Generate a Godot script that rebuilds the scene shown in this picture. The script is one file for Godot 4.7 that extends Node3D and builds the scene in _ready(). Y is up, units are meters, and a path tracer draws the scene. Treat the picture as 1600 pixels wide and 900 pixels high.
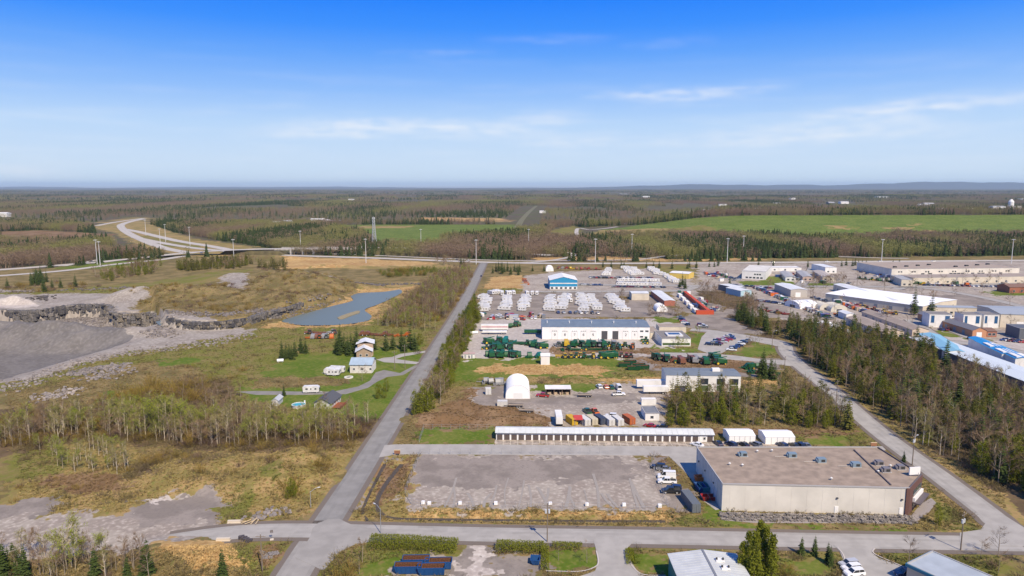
extends Node3D
# Aerial view over an industrial park in spring. Units are metres, north (away from the camera) is -z, the camera hovers 90 m above the origin.

var names := {}
var mats := {}
var meshes := {}
var tex := {}
var rng := RandomNumberGenerator.new()
var BOX: ArrayMesh
var grid_ids := {}

class MB:
	var v := PackedVector3Array()
	var n := PackedVector3Array()
	var c := PackedColorArray()
	var uv := PackedVector2Array()
	var col := Color.WHITE
	var use_col := false
	func tri(a: Vector3, b: Vector3, d: Vector3) -> void:
		var k := (d - a).cross(b - a).normalized()
		v.append(a); v.append(b); v.append(d)
		n.append(k); n.append(k); n.append(k)
		if use_col:
			c.append(col); c.append(col); c.append(col)
	func quad(a: Vector3, b: Vector3, d: Vector3, e: Vector3) -> void:
		tri(a, b, d); tri(a, d, e)
	func box(o: Vector3, s: Vector3, bs := Basis(), taper := 1.0) -> void:
		var h := s * 0.5
		var p := []
		for y in [-1, 1]:
			var k: float = taper if y > 0 else 1.0
			for q in [[-1, -1], [1, -1], [1, 1], [-1, 1]]:
				p.append(o + bs * Vector3(q[0] * h.x * k, y * h.y, q[1] * h.z * k))
		quad(p[4], p[5], p[6], p[7]); quad(p[3], p[2], p[1], p[0])
		for i in 4:
			var j := (i + 1) % 4
			quad(p[i], p[j], p[j + 4], p[i + 4])
	func tube(a: Vector3, b: Vector3, r0: float, r1: float, seg := 5, cap := false) -> void:
		var d := (b - a).normalized()
		var x := d.cross(Vector3(0.31, 0.2, 0.93) if absf(d.z) < 0.9 else Vector3.RIGHT).normalized()
		var y := d.cross(x)
		for i in seg:
			var t0 := TAU * i / seg
			var t1 := TAU * (i + 1) / seg
			var e0 := x * cos(t0) + y * sin(t0)
			var e1 := x * cos(t1) + y * sin(t1)
			if r1 > 0.001:
				quad(a + e0 * r0, b + e0 * r1, b + e1 * r1, a + e1 * r0)
			else:
				tri(a + e0 * r0, b, a + e1 * r0)
			if cap:
				tri(b + e0 * r1, b, b + e1 * r1); tri(a + e1 * r0, a, a + e0 * r0)
	func sliver(a: Vector3, b: Vector3, w: float) -> void:
		var d := (b - a).normalized()
		var x := d.cross(Vector3(0.3, 0.4, 0.87)).normalized() * w * 0.5
		tri(a - x, b, a + x)
	# a wall round a footprint (x, z), from y0 to y1, with a cap
	func prism(poly: PackedVector2Array, y0: float, y1: float, cap := true, walls := true) -> void:
		var cw := Geometry2D.is_polygon_clockwise(poly)
		if walls:
			for i in poly.size():
				var a := poly[i]
				var b := poly[(i + 1) % poly.size()]
				if cw:
					var s := a; a = b; b = s
				quad(Vector3(a.x, y0, a.y), Vector3(a.x, y1, a.y), Vector3(b.x, y1, b.y), Vector3(b.x, y0, b.y))
		if cap:
			var ix := Geometry2D.triangulate_polygon(poly)
			for i in range(0, ix.size(), 3):
				var t := [poly[ix[i]], poly[ix[i + 1]], poly[ix[i + 2]]]
				var q := []
				for p in t:
					q.append(Vector3(p.x, y1, p.y))
				if (q[2] - q[0]).cross(q[1] - q[0]).y < 0:
					tri(q[0], q[2], q[1])
				else:
					tri(q[0], q[1], q[2])
	# side profile (z, y) extruded along x from -w/2 to w/2, the ends drawn in by inset at the height y > y_in
	func extrude(prof: PackedVector2Array, w: float, y_in := 1e9, inset := 0.0) -> void:
		var m := prof.size()
		var lft := []
		var rgt := []
		for p in prof:
			var hw := w * 0.5 - (inset if p.y > y_in else 0.0)
			lft.append(Vector3(-hw, p.y, p.x)); rgt.append(Vector3(hw, p.y, p.x))
		var flip := Geometry2D.is_polygon_clockwise(prof)
		for i in m:
			var j := (i + 1) % m
			if flip:
				quad(lft[i], rgt[i], rgt[j], lft[j])
			else:
				quad(lft[j], rgt[j], rgt[i], lft[i])
		var ix := Geometry2D.triangulate_polygon(prof)
		for i in range(0, ix.size(), 3):
			var a: Vector3 = rgt[ix[i]]
			var b: Vector3 = rgt[ix[i + 1]]
			var d: Vector3 = rgt[ix[i + 2]]
			if (d - a).cross(b - a).x > 0:
				tri(a, b, d); tri(lft[ix[i]], lft[ix[i + 2]], lft[ix[i + 1]])
			else:
				tri(a, d, b); tri(lft[ix[i]], lft[ix[i + 1]], lft[ix[i + 2]])
	func mesh(m: Material = null) -> ArrayMesh:
		var a := []
		a.resize(Mesh.ARRAY_MAX)
		a[Mesh.ARRAY_VERTEX] = v
		a[Mesh.ARRAY_NORMAL] = n
		if use_col:
			a[Mesh.ARRAY_COLOR] = c
		if uv.size() == v.size() and uv.size() > 0:
			a[Mesh.ARRAY_TEX_UV] = uv
		var r := ArrayMesh.new()
		r.add_surface_from_arrays(Mesh.PRIMITIVE_TRIANGLES, a)
		if m:
			r.surface_set_material(0, m)
		return r

func numbered(called: String) -> String:
	names[called] = names.get(called, -1) + 1
	return called if names[called] == 0 else "%s_%03d" % [called, names[called]]

func tag(o: Node, label: String, category := "", group := "", kind := "") -> Node:
	if label: o.set_meta("label", label)
	if category: o.set_meta("category", category)
	if group: o.set_meta("group", group)
	if kind: o.set_meta("kind", kind)
	return o

func thing(called: String, label: String, category: String, at: Vector3, turn := 0.0, group := "") -> Node3D:
	var o := Node3D.new()
	o.name = numbered(called)
	add_child(o)
	o.position = at
	o.rotation.y = turn
	tag(o, label, category, group)
	return o

func part(p: Node, called: String, m: Mesh, mt: Material, at := Vector3.ZERO, size := Vector3.ONE, turn := Vector3.ZERO) -> MeshInstance3D:
	var o := MeshInstance3D.new()
	o.name = called
	o.mesh = m
	if mt: o.material_override = mt
	p.add_child(o, true)
	o.rotation = turn
	o.scale = size
	o.position = at
	return o

func bx(p: Node, called: String, mt: Material, at: Vector3, size: Vector3, turn := Vector3.ZERO) -> MeshInstance3D:
	return part(p, called, BOX, mt, at, size, turn)

func struct_mesh(called: String, m: Mesh, mt: Material, label := "") -> MeshInstance3D:
	var o := part(self, numbered(called), m, mt)
	tag(o, label, "", "", "structure")
	return o

func lin(r: float, g: float, b: float) -> Color:
	return Color(r, g, b).linear_to_srgb()

# a named material; grain is one of the shared noise textures, mapped in the world so that no two things look alike
func M(key: String, r := 0.5, g := 0.5, b := 0.5, rough := 0.85, grain := "", metal := 0.0, scale := 0.15) -> StandardMaterial3D:
	if mats.has(key):
		return mats[key]
	var m := StandardMaterial3D.new()
	m.resource_name = key
	m.albedo_color = lin(r, g, b)
	m.roughness = rough
	m.metallic = metal
	if grain:
		m.albedo_texture = tex[grain]
		m.uv1_triplanar = true
		m.uv1_world_triplanar = true
		m.uv1_scale = Vector3.ONE * scale
	mats[key] = m
	return m

func glass(key: String, r: float, g: float, b: float) -> StandardMaterial3D:
	if not mats.has(key):
		var m := M(key, r, g, b, 0.08)
		m.metallic_specular = 0.7
	return mats[key]

func grain(key: String, freq: float, low: float, oct := 4, stretch := 1.0, sd := 3) -> void:
	var f := FastNoiseLite.new()
	f.seed = sd
	f.noise_type = FastNoiseLite.TYPE_SIMPLEX_SMOOTH
	f.frequency = freq
	f.fractal_octaves = oct
	var im := f.get_seamless_image(256, 256, false, false, 0.15)
	var d := im.get_data()
	for i in d.size():
		d[i] = int(255.0 * (low + (1.0 - low) * clampf((d[i] / 255.0 - 0.18) / 0.64, 0, 1)))
	var out := Image.create_from_data(256, 256, false, Image.FORMAT_L8, d)
	tex[key] = ImageTexture.create_from_image(out)

func v3(p: Vector2, y := 0.0) -> Vector3:
	return Vector3(p.x, y, p.y)

func inside(p: Vector2, poly: PackedVector2Array) -> bool:
	return Geometry2D.is_point_in_polygon(p, poly)

func seg_dist(p: Vector2, a: Vector2, b: Vector2) -> float:
	return p.distance_to(Geometry2D.get_closest_point_to_segment(p, a, b))

func line_dist(p: Vector2, pts: Array) -> float:
	var d := 1e9
	for i in pts.size() - 1:
		d = minf(d, seg_dist(p, pts[i], pts[i + 1]))
	return d

func smooth(pts: Array, per := 6) -> Array:
	var r := []
	for i in pts.size() - 1:
		var a = pts[maxi(i - 1, 0)]
		var b = pts[i]
		var c = pts[i + 1]
		var d = pts[mini(i + 2, pts.size() - 1)]
		for k in per:
			r.append(b.cubic_interpolate(c, a, d, float(k) / per))
	r.append(pts[-1])
	return r

# a flat band along a line, cut across into strips so that wheel tracks can be worn lighter
func ribbon(pts: Array, width: float, y, strips := 1, tones := [1.0]) -> MB:
	var m := MB.new()
	m.use_col = true
	var L := []
	for i in pts.size():
		var d: Vector2 = (pts[mini(i + 1, pts.size() - 1)] - pts[maxi(i - 1, 0)]).normalized()
		L.append(Vector2(-d.y, d.x))
	for i in pts.size() - 1:
		var ya: float = y[i] if y is Array else y
		var yb: float = y[i + 1] if y is Array else y
		for s in strips:
			var u0 := (float(s) / strips - 0.5) * width
			var u1 := (float(s + 1) / strips - 0.5) * width
			var k: float = tones[s % tones.size()]
			k *= 1.0 + 0.16 * hills_noise.get_noise_2d(pts[i].x * 7.0, pts[i].y * 7.0 + s * 40.0)
			m.col = Color(k, k, k)
			m.quad(v3(pts[i] + L[i] * u0, ya), v3(pts[i + 1] + L[i + 1] * u0, yb), v3(pts[i + 1] + L[i + 1] * u1, yb), v3(pts[i] + L[i] * u1, ya))
	return m

func sheet(called: String, poly: Array, y: float, mt: Material) -> MeshInstance3D:
	var m := MB.new()
	m.prism(PackedVector2Array(poly), y - 0.3, y, true, true)
	clear_poly(PackedVector2Array(poly))
	return struct_mesh(called, m.mesh(), mt)

var clear_polys := []   # paved or built ground where nothing grows
func clear_poly(p: PackedVector2Array) -> void:
	var r := Rect2(p[0], Vector2.ZERO)
	for q in p: r = r.expand(q)
	clear_polys.append([r, p])

func built(x: float, z: float) -> bool:
	var p := Vector2(x, z)
	for c in clear_polys:
		if c[0].has_point(p) and Geometry2D.is_point_in_polygon(p, c[1]): return true
	return false

# ---------------------------------------------------------------- terrain
const PIT := [Vector2(-405.2,-510.7),Vector2(-360.9,-508),Vector2(-348.2,-512),Vector2(-342.3,-527.5),Vector2(-331.1,-536.3),Vector2(-308.7,-533.3),Vector2(-288.6,-502.6),Vector2(-258.5,-500),Vector2(-234.1,-470.6),Vector2(-215,-409.9),Vector2(-222,-384.9),Vector2(-228.2,-354.5),Vector2(-231.1,-325),Vector2(-241.4,-298.9)]
const PIT_RIM := [Vector2(-239.2,-296.1),Vector2(-229.6,-322.8),Vector2(-226.5,-351.9),Vector2(-220.2,-381.8),Vector2(-213.2,-406.4),Vector2(-227.8,-459.3)]
const POND := [Vector2(-98.8,-614.7),Vector2(-110.2,-599.5),Vector2(-129.6,-592.2),Vector2(-133.2,-574.6),Vector2(-126.5,-551.6),Vector2(-136.2,-527.5),Vector2(-147,-497.4),Vector2(-153,-480),Vector2(-155.2,-466),Vector2(-138.3,-452.7),Vector2(-117.3,-452.7),Vector2(-103.7,-459.3),Vector2(-97,-470.6),Vector2(-99,-487.3),Vector2(-108.4,-510.7),Vector2(-103.2,-533.3),Vector2(-97.7,-564.5),Vector2(-94.2,-595.8)]
const BANK := [Vector2(-225.5,-452.7),Vector2(-203,-438.2),Vector2(-183.5,-440.2),Vector2(-173.9,-452.7),Vector2(-170.2,-466),Vector2(-162.1,-487.3),Vector2(-155.5,-510.7),Vector2(-147.5,-533.3),Vector2(-135.6,-578),Vector2(-138.4,-614.7),Vector2(-158.7,-665.3),Vector2(-242.1,-714.1),Vector2(-286.8,-665.3),Vector2(-301.3,-585),Vector2(-253.6,-494.9)]
const BANK_NORTH := [Vector2(-138.4,-614.7),Vector2(-158.7,-665.3),Vector2(-242.1,-714.1),Vector2(-286.8,-665.3),Vector2(-301.3,-585)]
const DITCH := [Vector2(-36.3,-221.5),Vector2(-38.6,-208.1),Vector2(-39.4,-194.5),Vector2(-37.5,-187.5),Vector2(-32.7,-183.2),Vector2(-17.6,-182.5),Vector2(8.8,-181.7),Vector2(42,-181.4)]
const DITCH_B := [Vector2(-41.8,-221.5),Vector2(-42.5,-201.6),Vector2(-42.2,-187.5),Vector2(-39.3,-181)]
var bumps := []      # [centre, radius x, radius z, height, turn]
var hills_noise := FastNoiseLite.new()

func smoothed(e0: float, e1: float, x: float) -> float:
	var t := clampf((x - e0) / (e1 - e0), 0.0, 1.0)
	return t * t * (3.0 - 2.0 * t)

func height(x: float, z: float) -> float:
	var h := 0.0
	for b in bumps:
		var dx: float = x - b[0].x
		var dz: float = z - b[0].y
		if absf(dx) < b[5] and absf(dz) < b[5]:
			var u: float = (dx * b[6] + dz * b[7]) / b[1]
			var w: float = (-dx * b[7] + dz * b[6]) / b[2]
			var q := u * u + w * w
			if q < 1.0:
				var k := (1.0 - q) * (1.0 - q) if b[4] == 0 else 1.0 - sqrt(q)
				h += b[3] * k * (1.0 + 0.35 * hills_noise.get_noise_2d(x * 5.0, z * 5.0))
	if x < -90.0 and x > -300.0 and z < -430.0 and z > -720.0:   # the bank between the pit and the pond
		var p := Vector2(x, z)
		if inside(p, PackedVector2Array(BANK)):
			h += 5.5 * smoothed(0.0, 55.0, line_dist(p, BANK_NORTH))
	if x < -40.0 and x > -190.0 and z < -430.0 and z > -640.0:   # level ground round the pond
		var p := Vector2(x, z)
		if inside(p, PackedVector2Array(POND)):
			h = -0.5
		else:
			h *= smoothed(2.0, 22.0, minf(line_dist(p, POND), p.distance_to(POND[0])))
	if x < -180.0 and z > -560.0 and z < -320.0:
		var p := Vector2(x, z)
		if inside(p, PackedVector2Array(PIT)):
			h -= 10.0 * smoothed(0.0, 45.0, line_dist(p, PIT_RIM))
	if x > -60.0 and x < 60.0 and z > -235.0 and z < -170.0:
		var p := Vector2(x, z)
		h -= 1.0 * (1.0 - smoothed(0.3, 3.2, line_dist(p, DITCH)))
		h -= 0.8 * (1.0 - smoothed(0.2, 2.2, line_dist(p, DITCH_B)))
	if z < -1225.0 and z > -2600.0 and x > 60.0:   # the grassed landfill mound
		var rise := smoothed(0.0, 400.0, -1235.0 - z + 25.0 * hills_noise.get_noise_2d(x * 0.6, z * 0.6))
		rise *= 1.0 - smoothed(1950.0, 2500.0, -z)
		rise *= smoothed(115.0, 420.0, x + (-1235.0 - z) * -0.25)
		h += 26.0 * rise
	if z < -2500.0:
		h += smoothed(2500.0, 9000.0, -z) * 16.0 * (hills_noise.get_noise_2d(x * 0.05, z * 0.05) + 0.1)
	return h

# ground covers: base tone, second tone, fleck tone (linear base colours)
const COVER := [
	[Vector3(.14, .108, .045), Vector3(.225, .165, .075), Vector3(.095, .115, .028)],   # 0 dry field
	[Vector3(.085, .13, .014), Vector3(.125, .15, .028), Vector3(.165, .15, .045)],   # 1 lawn
	[Vector3(.33, .29, .245), Vector3(.265, .225, .19), Vector3(.41, .365, .315)],       # 2 gravel
	[Vector3(.165, .10, .05), Vector3(.23, .15, .085), Vector3(.12, .085, .05)],      # 3 bare dirt
	[Vector3(.30, .268, .232), Vector3(.25, .217, .185), Vector3(.37, .335, .295)],       # 4 quarry stone
	[Vector3(.40, .265, .11), Vector3(.33, .20, .08), Vector3(.46, .33, .16)],        # 5 dead reeds
	[Vector3(.105, .073, .045), Vector3(.145, .10, .06), Vector3(.085, .08, .03)],    # 6 wood floor
	[Vector3(.15, .145, .034), Vector3(.20, .155, .06), Vector3(.095, .125, .02)],    # 7 rough grass
	[Vector3(.40, .365, .33), Vector3(.36, .32, .29), Vector3(.44, .41, .37)],        # 8 pale yard
	[Vector3(.20, .172, .15), Vector3(.265, .23, .20), Vector3(.155, .135, .118)],      # 9 dark gravel
	[Vector3(.115, .158, .03), Vector3(.088, .132, .022), Vector3(.20, .19, .06)],   # 10 green field
	[Vector3(.095, .075, .055), Vector3(.085, .09, .038), Vector3(.13, .10, .065)],  # 11 distant wood
	[Vector3(.052, .042, .026), Vector3(.075, .06, .035), Vector3(.09, .075, .035)],  # 12 wet ditch
	[Vector3(.45, .40, .35), Vector3(.39, .34, .30), Vector3(.50, .46, .41)],         # 13 sand
	[Vector3(.21, .165, .058), Vector3(.31, .215, .095), Vector3(.115, .14, .028)],       # 14 straw and moss
	[Vector3(.165, .152, .142), Vector3(.14, .129, .12), Vector3(.19, .176, .165)],     # 15 crushed stone
]
var near_cover := [
	[14, [Vector2(-177.9,-234.1),Vector2(-164.5,-234.1),Vector2(-148.1,-240.3),Vector2(-97.4,-217.2),Vector2(-83.5,-231.1),Vector2(-57.8,-234.1),Vector2(-51.8,-227.1),Vector2(-53.6,-185.6),Vector2(-65.9,-179.9),Vector2(-79.8,-179.9),Vector2(-138.8,-179.9)]],
	[7, [Vector2(-175.7,-231.1),Vector2(-152.7,-232.9),Vector2(-140.2,-209.6),Vector2(-157.8,-206.2)]],
	[7, [Vector2(-294.3,-314.1),Vector2(-216.4,-362.7),Vector2(-199.7,-459.3),Vector2(-164.5,-494.9),Vector2(-47.9,-470.6),Vector2(-50.3,-336.7),Vector2(-54.2,-260.9),Vector2(-123.2,-260.9),Vector2(-177.3,-268.5),Vector2(-222.3,-234.1)]],
	[0, [Vector2(-260.6,-276.6),Vector2(-214.3,-308.9),Vector2(-195.6,-349.2),Vector2(-175.8,-362.7),Vector2(-142.9,-325),Vector2(-152,-294.2),Vector2(-179.8,-276.6),Vector2(-227.9,-240.3)]],
	[6, [Vector2(-260.6,-276.6),Vector2(-176.2,-274.9),Vector2(-160.9,-285.1),Vector2(-147.1,-314.1),Vector2(-133.8,-325),Vector2(-115.3,-285.1),Vector2(-89.9,-264.7),Vector2(-60.5,-267),Vector2(-52,-264.7),Vector2(-54.7,-240.3),Vector2(-81.3,-231.1),Vector2(-103.2,-231.1),Vector2(-122.3,-234.1),Vector2(-148.1,-240.3),Vector2(-163.7,-232.9),Vector2(-193.9,-202.5)]],
	[1, [Vector2(-119,-301.8),Vector2(-121.7,-325),Vector2(-120.8,-359.9),Vector2(-99.1,-380.3),Vector2(-85.9,-384.9),Vector2(-54.8,-392.9),Vector2(-46.7,-380.3),Vector2(-47.7,-318.4),Vector2(-50,-264.7),Vector2(-56.4,-259.4),Vector2(-65.9,-268.5),Vector2(-83.4,-276.6),Vector2(-108.9,-289.6)]],
	[0, [Vector2(-121.7,-325),Vector2(-110.2,-327.3),Vector2(-78.5,-322.8),Vector2(-74.2,-314.1),Vector2(-92.7,-308.9),Vector2(-116.2,-305.8)]],
	[1, [Vector2(-184.2,-355.9),Vector2(-170.3,-365.5),Vector2(-162.7,-359.9),Vector2(-159.7,-349.2),Vector2(-178,-346.7)]],
	[1, [Vector2(-181.3,-301.8),Vector2(-143.4,-305.8),Vector2(-137.4,-292.3),Vector2(-172.7,-286.9)]],
	[7, [Vector2(-80.3,-181),Vector2(-82,-189.5),Vector2(-79.6,-200.2),Vector2(-75.2,-195.8),Vector2(-74,-187.5),Vector2(-70.6,-183.2),Vector2(-74.6,-179.9)]],
	[7, [Vector2(-79.1,-209.6),Vector2(-73.7,-214.6),Vector2(-67.9,-202.5),Vector2(-72.9,-200.2)]],
	[6, [Vector2(-123.2,-209.6),Vector2(-122.9,-222.6),Vector2(-119.9,-229.4),Vector2(-112.3,-227.1),Vector2(-114.7,-214.6),Vector2(-115.4,-206.2)]],
	[3, [Vector2(-149.2,-211.1),Vector2(-123,-211.1),Vector2(-115.1,-200.2),Vector2(-128.6,-197.1),Vector2(-143.5,-202.5)]],
	[9, [Vector2(-153.6,-185.6),Vector2(-143.2,-193.7),Vector2(-131.5,-195.8),Vector2(-128.6,-185.6),Vector2(-135,-174.5),Vector2(-142.4,-171.1)]],
	[2, [Vector2(-168.7,-174.5),Vector2(-130.9,-183.6),Vector2(-107.2,-185.6),Vector2(-99.6,-195.8),Vector2(-87.3,-198),Vector2(-82.9,-189.5),Vector2(-79.9,-178),Vector2(-82.1,-169.4),Vector2(-97.1,-164),Vector2(-125.6,-161.5),Vector2(-149.3,-152.9)]],
	[9, [Vector2(-109.3,-189.5),Vector2(-89.6,-198.9),Vector2(-82,-189.5),Vector2(-81.6,-179.9),Vector2(-100.1,-178.8)]],
	[13, [Vector2(-106.2,-191.2),Vector2(-101.2,-194.5),Vector2(-98.8,-191.2),Vector2(-102.6,-188.7)]],
	[5, [Vector2(-93.5,-167.8),Vector2(-77.1,-169.4),Vector2(-66.5,-167.1),Vector2(-62,-154.3),Vector2(-75.3,-154.3),Vector2(-84.8,-161.5)]],
	[7, [Vector2(-72.9,-171.1),Vector2(-59.8,-171.8),Vector2(-54.8,-167.1),Vector2(-53.8,-152.9),Vector2(-62.7,-152.9)]],
	[3, [Vector2(-64.5,-166.2),Vector2(-59.4,-167.8),Vector2(-56.5,-161.5),Vector2(-57.7,-155.7),Vector2(-62.5,-158.6)]],
	[7, [Vector2(-46.3,-152.9),Vector2(-43.8,-160.9),Vector2(-37.3,-167.1),Vector2(-6.5,-167.8),Vector2(-6,-152.9)]],
	[1, [Vector2(-39.6,-152.9),Vector2(-36.7,-157.1),Vector2(-28.3,-161.5),Vector2(-24.7,-158.6),Vector2(-28.4,-152.9)]],
	[2, [Vector2(-29.9,-152.9),Vector2(-25,-160.9),Vector2(-12.7,-164),Vector2(-3.1,-161.5),Vector2(0,-152.9)]],
	[9, [Vector2(-15.8,-162.2),Vector2(-11.4,-167.8),Vector2(-4.9,-167.8),Vector2(-3.7,-151.6),Vector2(-14.8,-151.6)]],
	[13, [Vector2(-10.5,-166.2),Vector2(-6.5,-167.1),Vector2(-5.2,-151.6),Vector2(-10.4,-151.6)]],
	[9, [Vector2(-4.7,-162.8),Vector2(7.9,-163.4),Vector2(7.4,-151.6),Vector2(-4.4,-151.6)]],
	[1, [Vector2(8.4,-164),Vector2(21,-166.2),Vector2(20.7,-157.1),Vector2(15.9,-154.9),Vector2(8,-155.2)]],
	[1, [Vector2(29.5,-164),Vector2(38.7,-162.8),Vector2(37.3,-154.3),Vector2(30.8,-153.8),Vector2(28.3,-157.1)]],
	[7, [Vector2(32.6,-168.1),Vector2(58.5,-167.5),Vector2(57.3,-164),Vector2(31.9,-164)]],
	[7, [Vector2(62.6,-160.9),Vector2(80.5,-165.9),Vector2(81.1,-158.6),Vector2(74.7,-152.9),Vector2(59.7,-152.9)]],
	[1, [Vector2(65.6,-158.6),Vector2(77.5,-162.8),Vector2(75.3,-154.3),Vector2(64.2,-152.9)]],
	[7, [Vector2(90,-164),Vector2(106,-162.8),Vector2(127.4,-164),Vector2(124.4,-151.6),Vector2(94.8,-151.6),Vector2(94.1,-155.7)]],
	[9, [Vector2(-46,-187.5),Vector2(-43.2,-227.1),Vector2(-34.6,-227.1),Vector2(-36.5,-212.1),Vector2(-38,-198),Vector2(-36.4,-189.5),Vector2(-41.6,-179.9)]],
	[14, [Vector2(-43.3,-225.4),Vector2(-32.5,-227.6),Vector2(-31.3,-227.1),Vector2(-31.4,-197.1),Vector2(-28.8,-186.7),Vector2(43.8,-185.6),Vector2(43,-179.9),Vector2(56.9,-178.8),Vector2(56.3,-176.6),Vector2(-41.4,-178.8),Vector2(-44,-187.5)]],
	[3, [Vector2(-41.9,-219.9),Vector2(-33.2,-225.4),Vector2(-32.8,-214.6),Vector2(-34.2,-198),Vector2(-34.6,-189.5),Vector2(-38.3,-189.5),Vector2(-40.7,-202.5)]],
	[5, [Vector2(-28.6,-185.6),Vector2(42.8,-185.2),Vector2(42.4,-183.2),Vector2(-28.3,-183.2)]],
	[2, [Vector2(-31.1,-228.8),Vector2(46,-228.2),Vector2(44.8,-192.8),Vector2(43.9,-186.3),Vector2(-28.9,-187.5),Vector2(-31.8,-197.1)]],
	[9, [Vector2(-30.2,-226.5),Vector2(43,-225.9),Vector2(45.1,-214.6),Vector2(20,-209.6),Vector2(-8.1,-213.1),Vector2(-21.9,-208.1),Vector2(-31.1,-214.6)]],
	[9, [Vector2(-29.4,-220.4),Vector2(12.7,-221.5),Vector2(33,-216.2),Vector2(41.6,-207.2),Vector2(7.9,-206.2),Vector2(-11.5,-200.2),Vector2(-31.2,-203.9)]],
	[2, [Vector2(32.2,-225.9),Vector2(45.1,-225.9),Vector2(45.8,-218.3),Vector2(35.7,-220.4)]],
	[9, [Vector2(45.4,-222.6),Vector2(51.8,-227.1),Vector2(52.1,-209.6),Vector2(53.3,-202.5),Vector2(51.8,-185.6),Vector2(43.9,-185.6),Vector2(44.6,-193.7)]],
	[3, [Vector2(51.6,-225.9),Vector2(52.2,-214.6),Vector2(52.9,-206.2),Vector2(50.7,-203.9),Vector2(48.5,-221.5)]],
	[7, [Vector2(54.5,-191.6),Vector2(60.7,-192.8),Vector2(58.6,-185.6),Vector2(61.4,-176.6),Vector2(42,-177.3),Vector2(44.1,-183.2),Vector2(52.1,-183.2)]],
	[1, [Vector2(54.1,-188.7),Vector2(59.4,-189.5),Vector2(58.4,-184.8),Vector2(65.6,-178.8),Vector2(104.5,-177.3),Vector2(103.7,-175.9),Vector2(63.1,-176.6),Vector2(51.5,-181)]],
	[14, [Vector2(103.8,-174.5),Vector2(111.1,-179.9),Vector2(119.7,-185.6),Vector2(124.1,-202.5),Vector2(129.2,-209.6),Vector2(127.8,-195.8),Vector2(127.4,-181),Vector2(123.5,-173.8)]],
	[7, [Vector2(126.8,-207.2),Vector2(124.6,-193.7),Vector2(124.3,-176.3),Vector2(122.5,-173.5),Vector2(115.2,-175.2),Vector2(118.8,-185.6)]],
	[6, [Vector2(161.5,-459.3),Vector2(172.7,-428.3),Vector2(155.5,-362.7),Vector2(141.3,-240.3),Vector2(139.7,-212.1),Vector2(141.7,-174.5),Vector2(174.5,-202.5),Vector2(247.2,-314.1),Vector2(236.6,-362.7),Vector2(229.1,-384.9),Vector2(228.3,-409.9),Vector2(203,-438.2),Vector2(187.1,-470.6)]],
	[14, [Vector2(151,-359.9),Vector2(149,-325),Vector2(140.1,-234.1),Vector2(138.6,-170.4),Vector2(142.8,-175.9),Vector2(146.3,-237.2),Vector2(157.3,-336.7)]],
	[7, [Vector2(125.1,-314.1),Vector2(130.3,-276.6),Vector2(129.9,-240.3),Vector2(120.1,-234.1),Vector2(98.6,-235.9),Vector2(102.9,-246.8),Vector2(124.5,-248.1),Vector2(117.7,-314.1)]],
	[3, [Vector2(74.8,-255.1),Vector2(128.9,-252.3),Vector2(123.9,-246.8),Vector2(72.8,-248.1)]],
	[1, [Vector2(106.9,-244.2),Vector2(120.9,-245.5),Vector2(118.7,-235.9),Vector2(103.2,-235.3)]],
	[7, [Vector2(74.3,-246.8),Vector2(79,-248.1),Vector2(75.8,-237.8),Vector2(71.8,-237.8)]],
	[1, [Vector2(-33.5,-253),Vector2(-6,-253),Vector2(-6.3,-238.4),Vector2(-32.7,-237.8)]],
	[0, [Vector2(-42.8,-240.3),Vector2(-39,-258),Vector2(-33.8,-255.1),Vector2(-32.8,-238.4),Vector2(-41.2,-238.4)]],
	[3, [Vector2(-38.2,-270.1),Vector2(-26.4,-280.8),Vector2(-16.3,-316.2),Vector2(0,-283.4),Vector2(15.4,-272.5),Vector2(16.9,-255.1),Vector2(-38.5,-254.4)]],
	[2, [Vector2(-16.4,-318.4),Vector2(0,-325),Vector2(65,-330.8),Vector2(69.8,-303.8),Vector2(57.9,-255.1),Vector2(15,-255.1),Vector2(12.8,-272.5),Vector2(0,-281.7),Vector2(-16.1,-285.1)]],
	[9, [Vector2(-15.1,-292.3),Vector2(56,-298),Vector2(56.7,-286.9),Vector2(-5.3,-279.9),Vector2(-14.7,-283.4)]],
	[9, [Vector2(-17.8,-316.2),Vector2(-3,-325),Vector2(-2.7,-285.1),Vector2(-13.6,-289.6)]],
	[7, [Vector2(-32.4,-314.1),Vector2(-27.5,-368.4),Vector2(58.3,-368.4),Vector2(71.5,-325),Vector2(69.8,-317.3),Vector2(-29,-308.9)]],
	[1, [Vector2(-32,-316.2),Vector2(-29.7,-362.7),Vector2(57.5,-362.7),Vector2(54.4,-346.7),Vector2(46.8,-322.8),Vector2(-12,-320.6)]],
	[5, [Vector2(-14.2,-346.7),Vector2(16.4,-350.5),Vector2(48.5,-346.7),Vector2(43.8,-327.3),Vector2(15.5,-330.8),Vector2(-11.8,-330.8)]],
	[14, [Vector2(-13.7,-325),Vector2(71.5,-325),Vector2(69.6,-316.2),Vector2(38.3,-314.1),Vector2(-13.3,-316.2)]],
	[5, [Vector2(39.3,-322.8),Vector2(71.4,-326.1),Vector2(69.5,-317.3),Vector2(41.5,-316.2)]],
	[1, [Vector2(11.1,-313),Vector2(37,-316.2),Vector2(36.9,-302.8),Vector2(11.3,-300.9)]],
	[5, [Vector2(106.5,-320.6),Vector2(126,-320.6),Vector2(123.4,-312),Vector2(104.7,-313)]],
	[8, [Vector2(-26.1,-470.6),Vector2(19.9,-477.6),Vector2(113.1,-470.6),Vector2(89.6,-362.7),Vector2(-27,-362.7),Vector2(-28.6,-374.2),Vector2(-26.4,-438.2)]],
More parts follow.
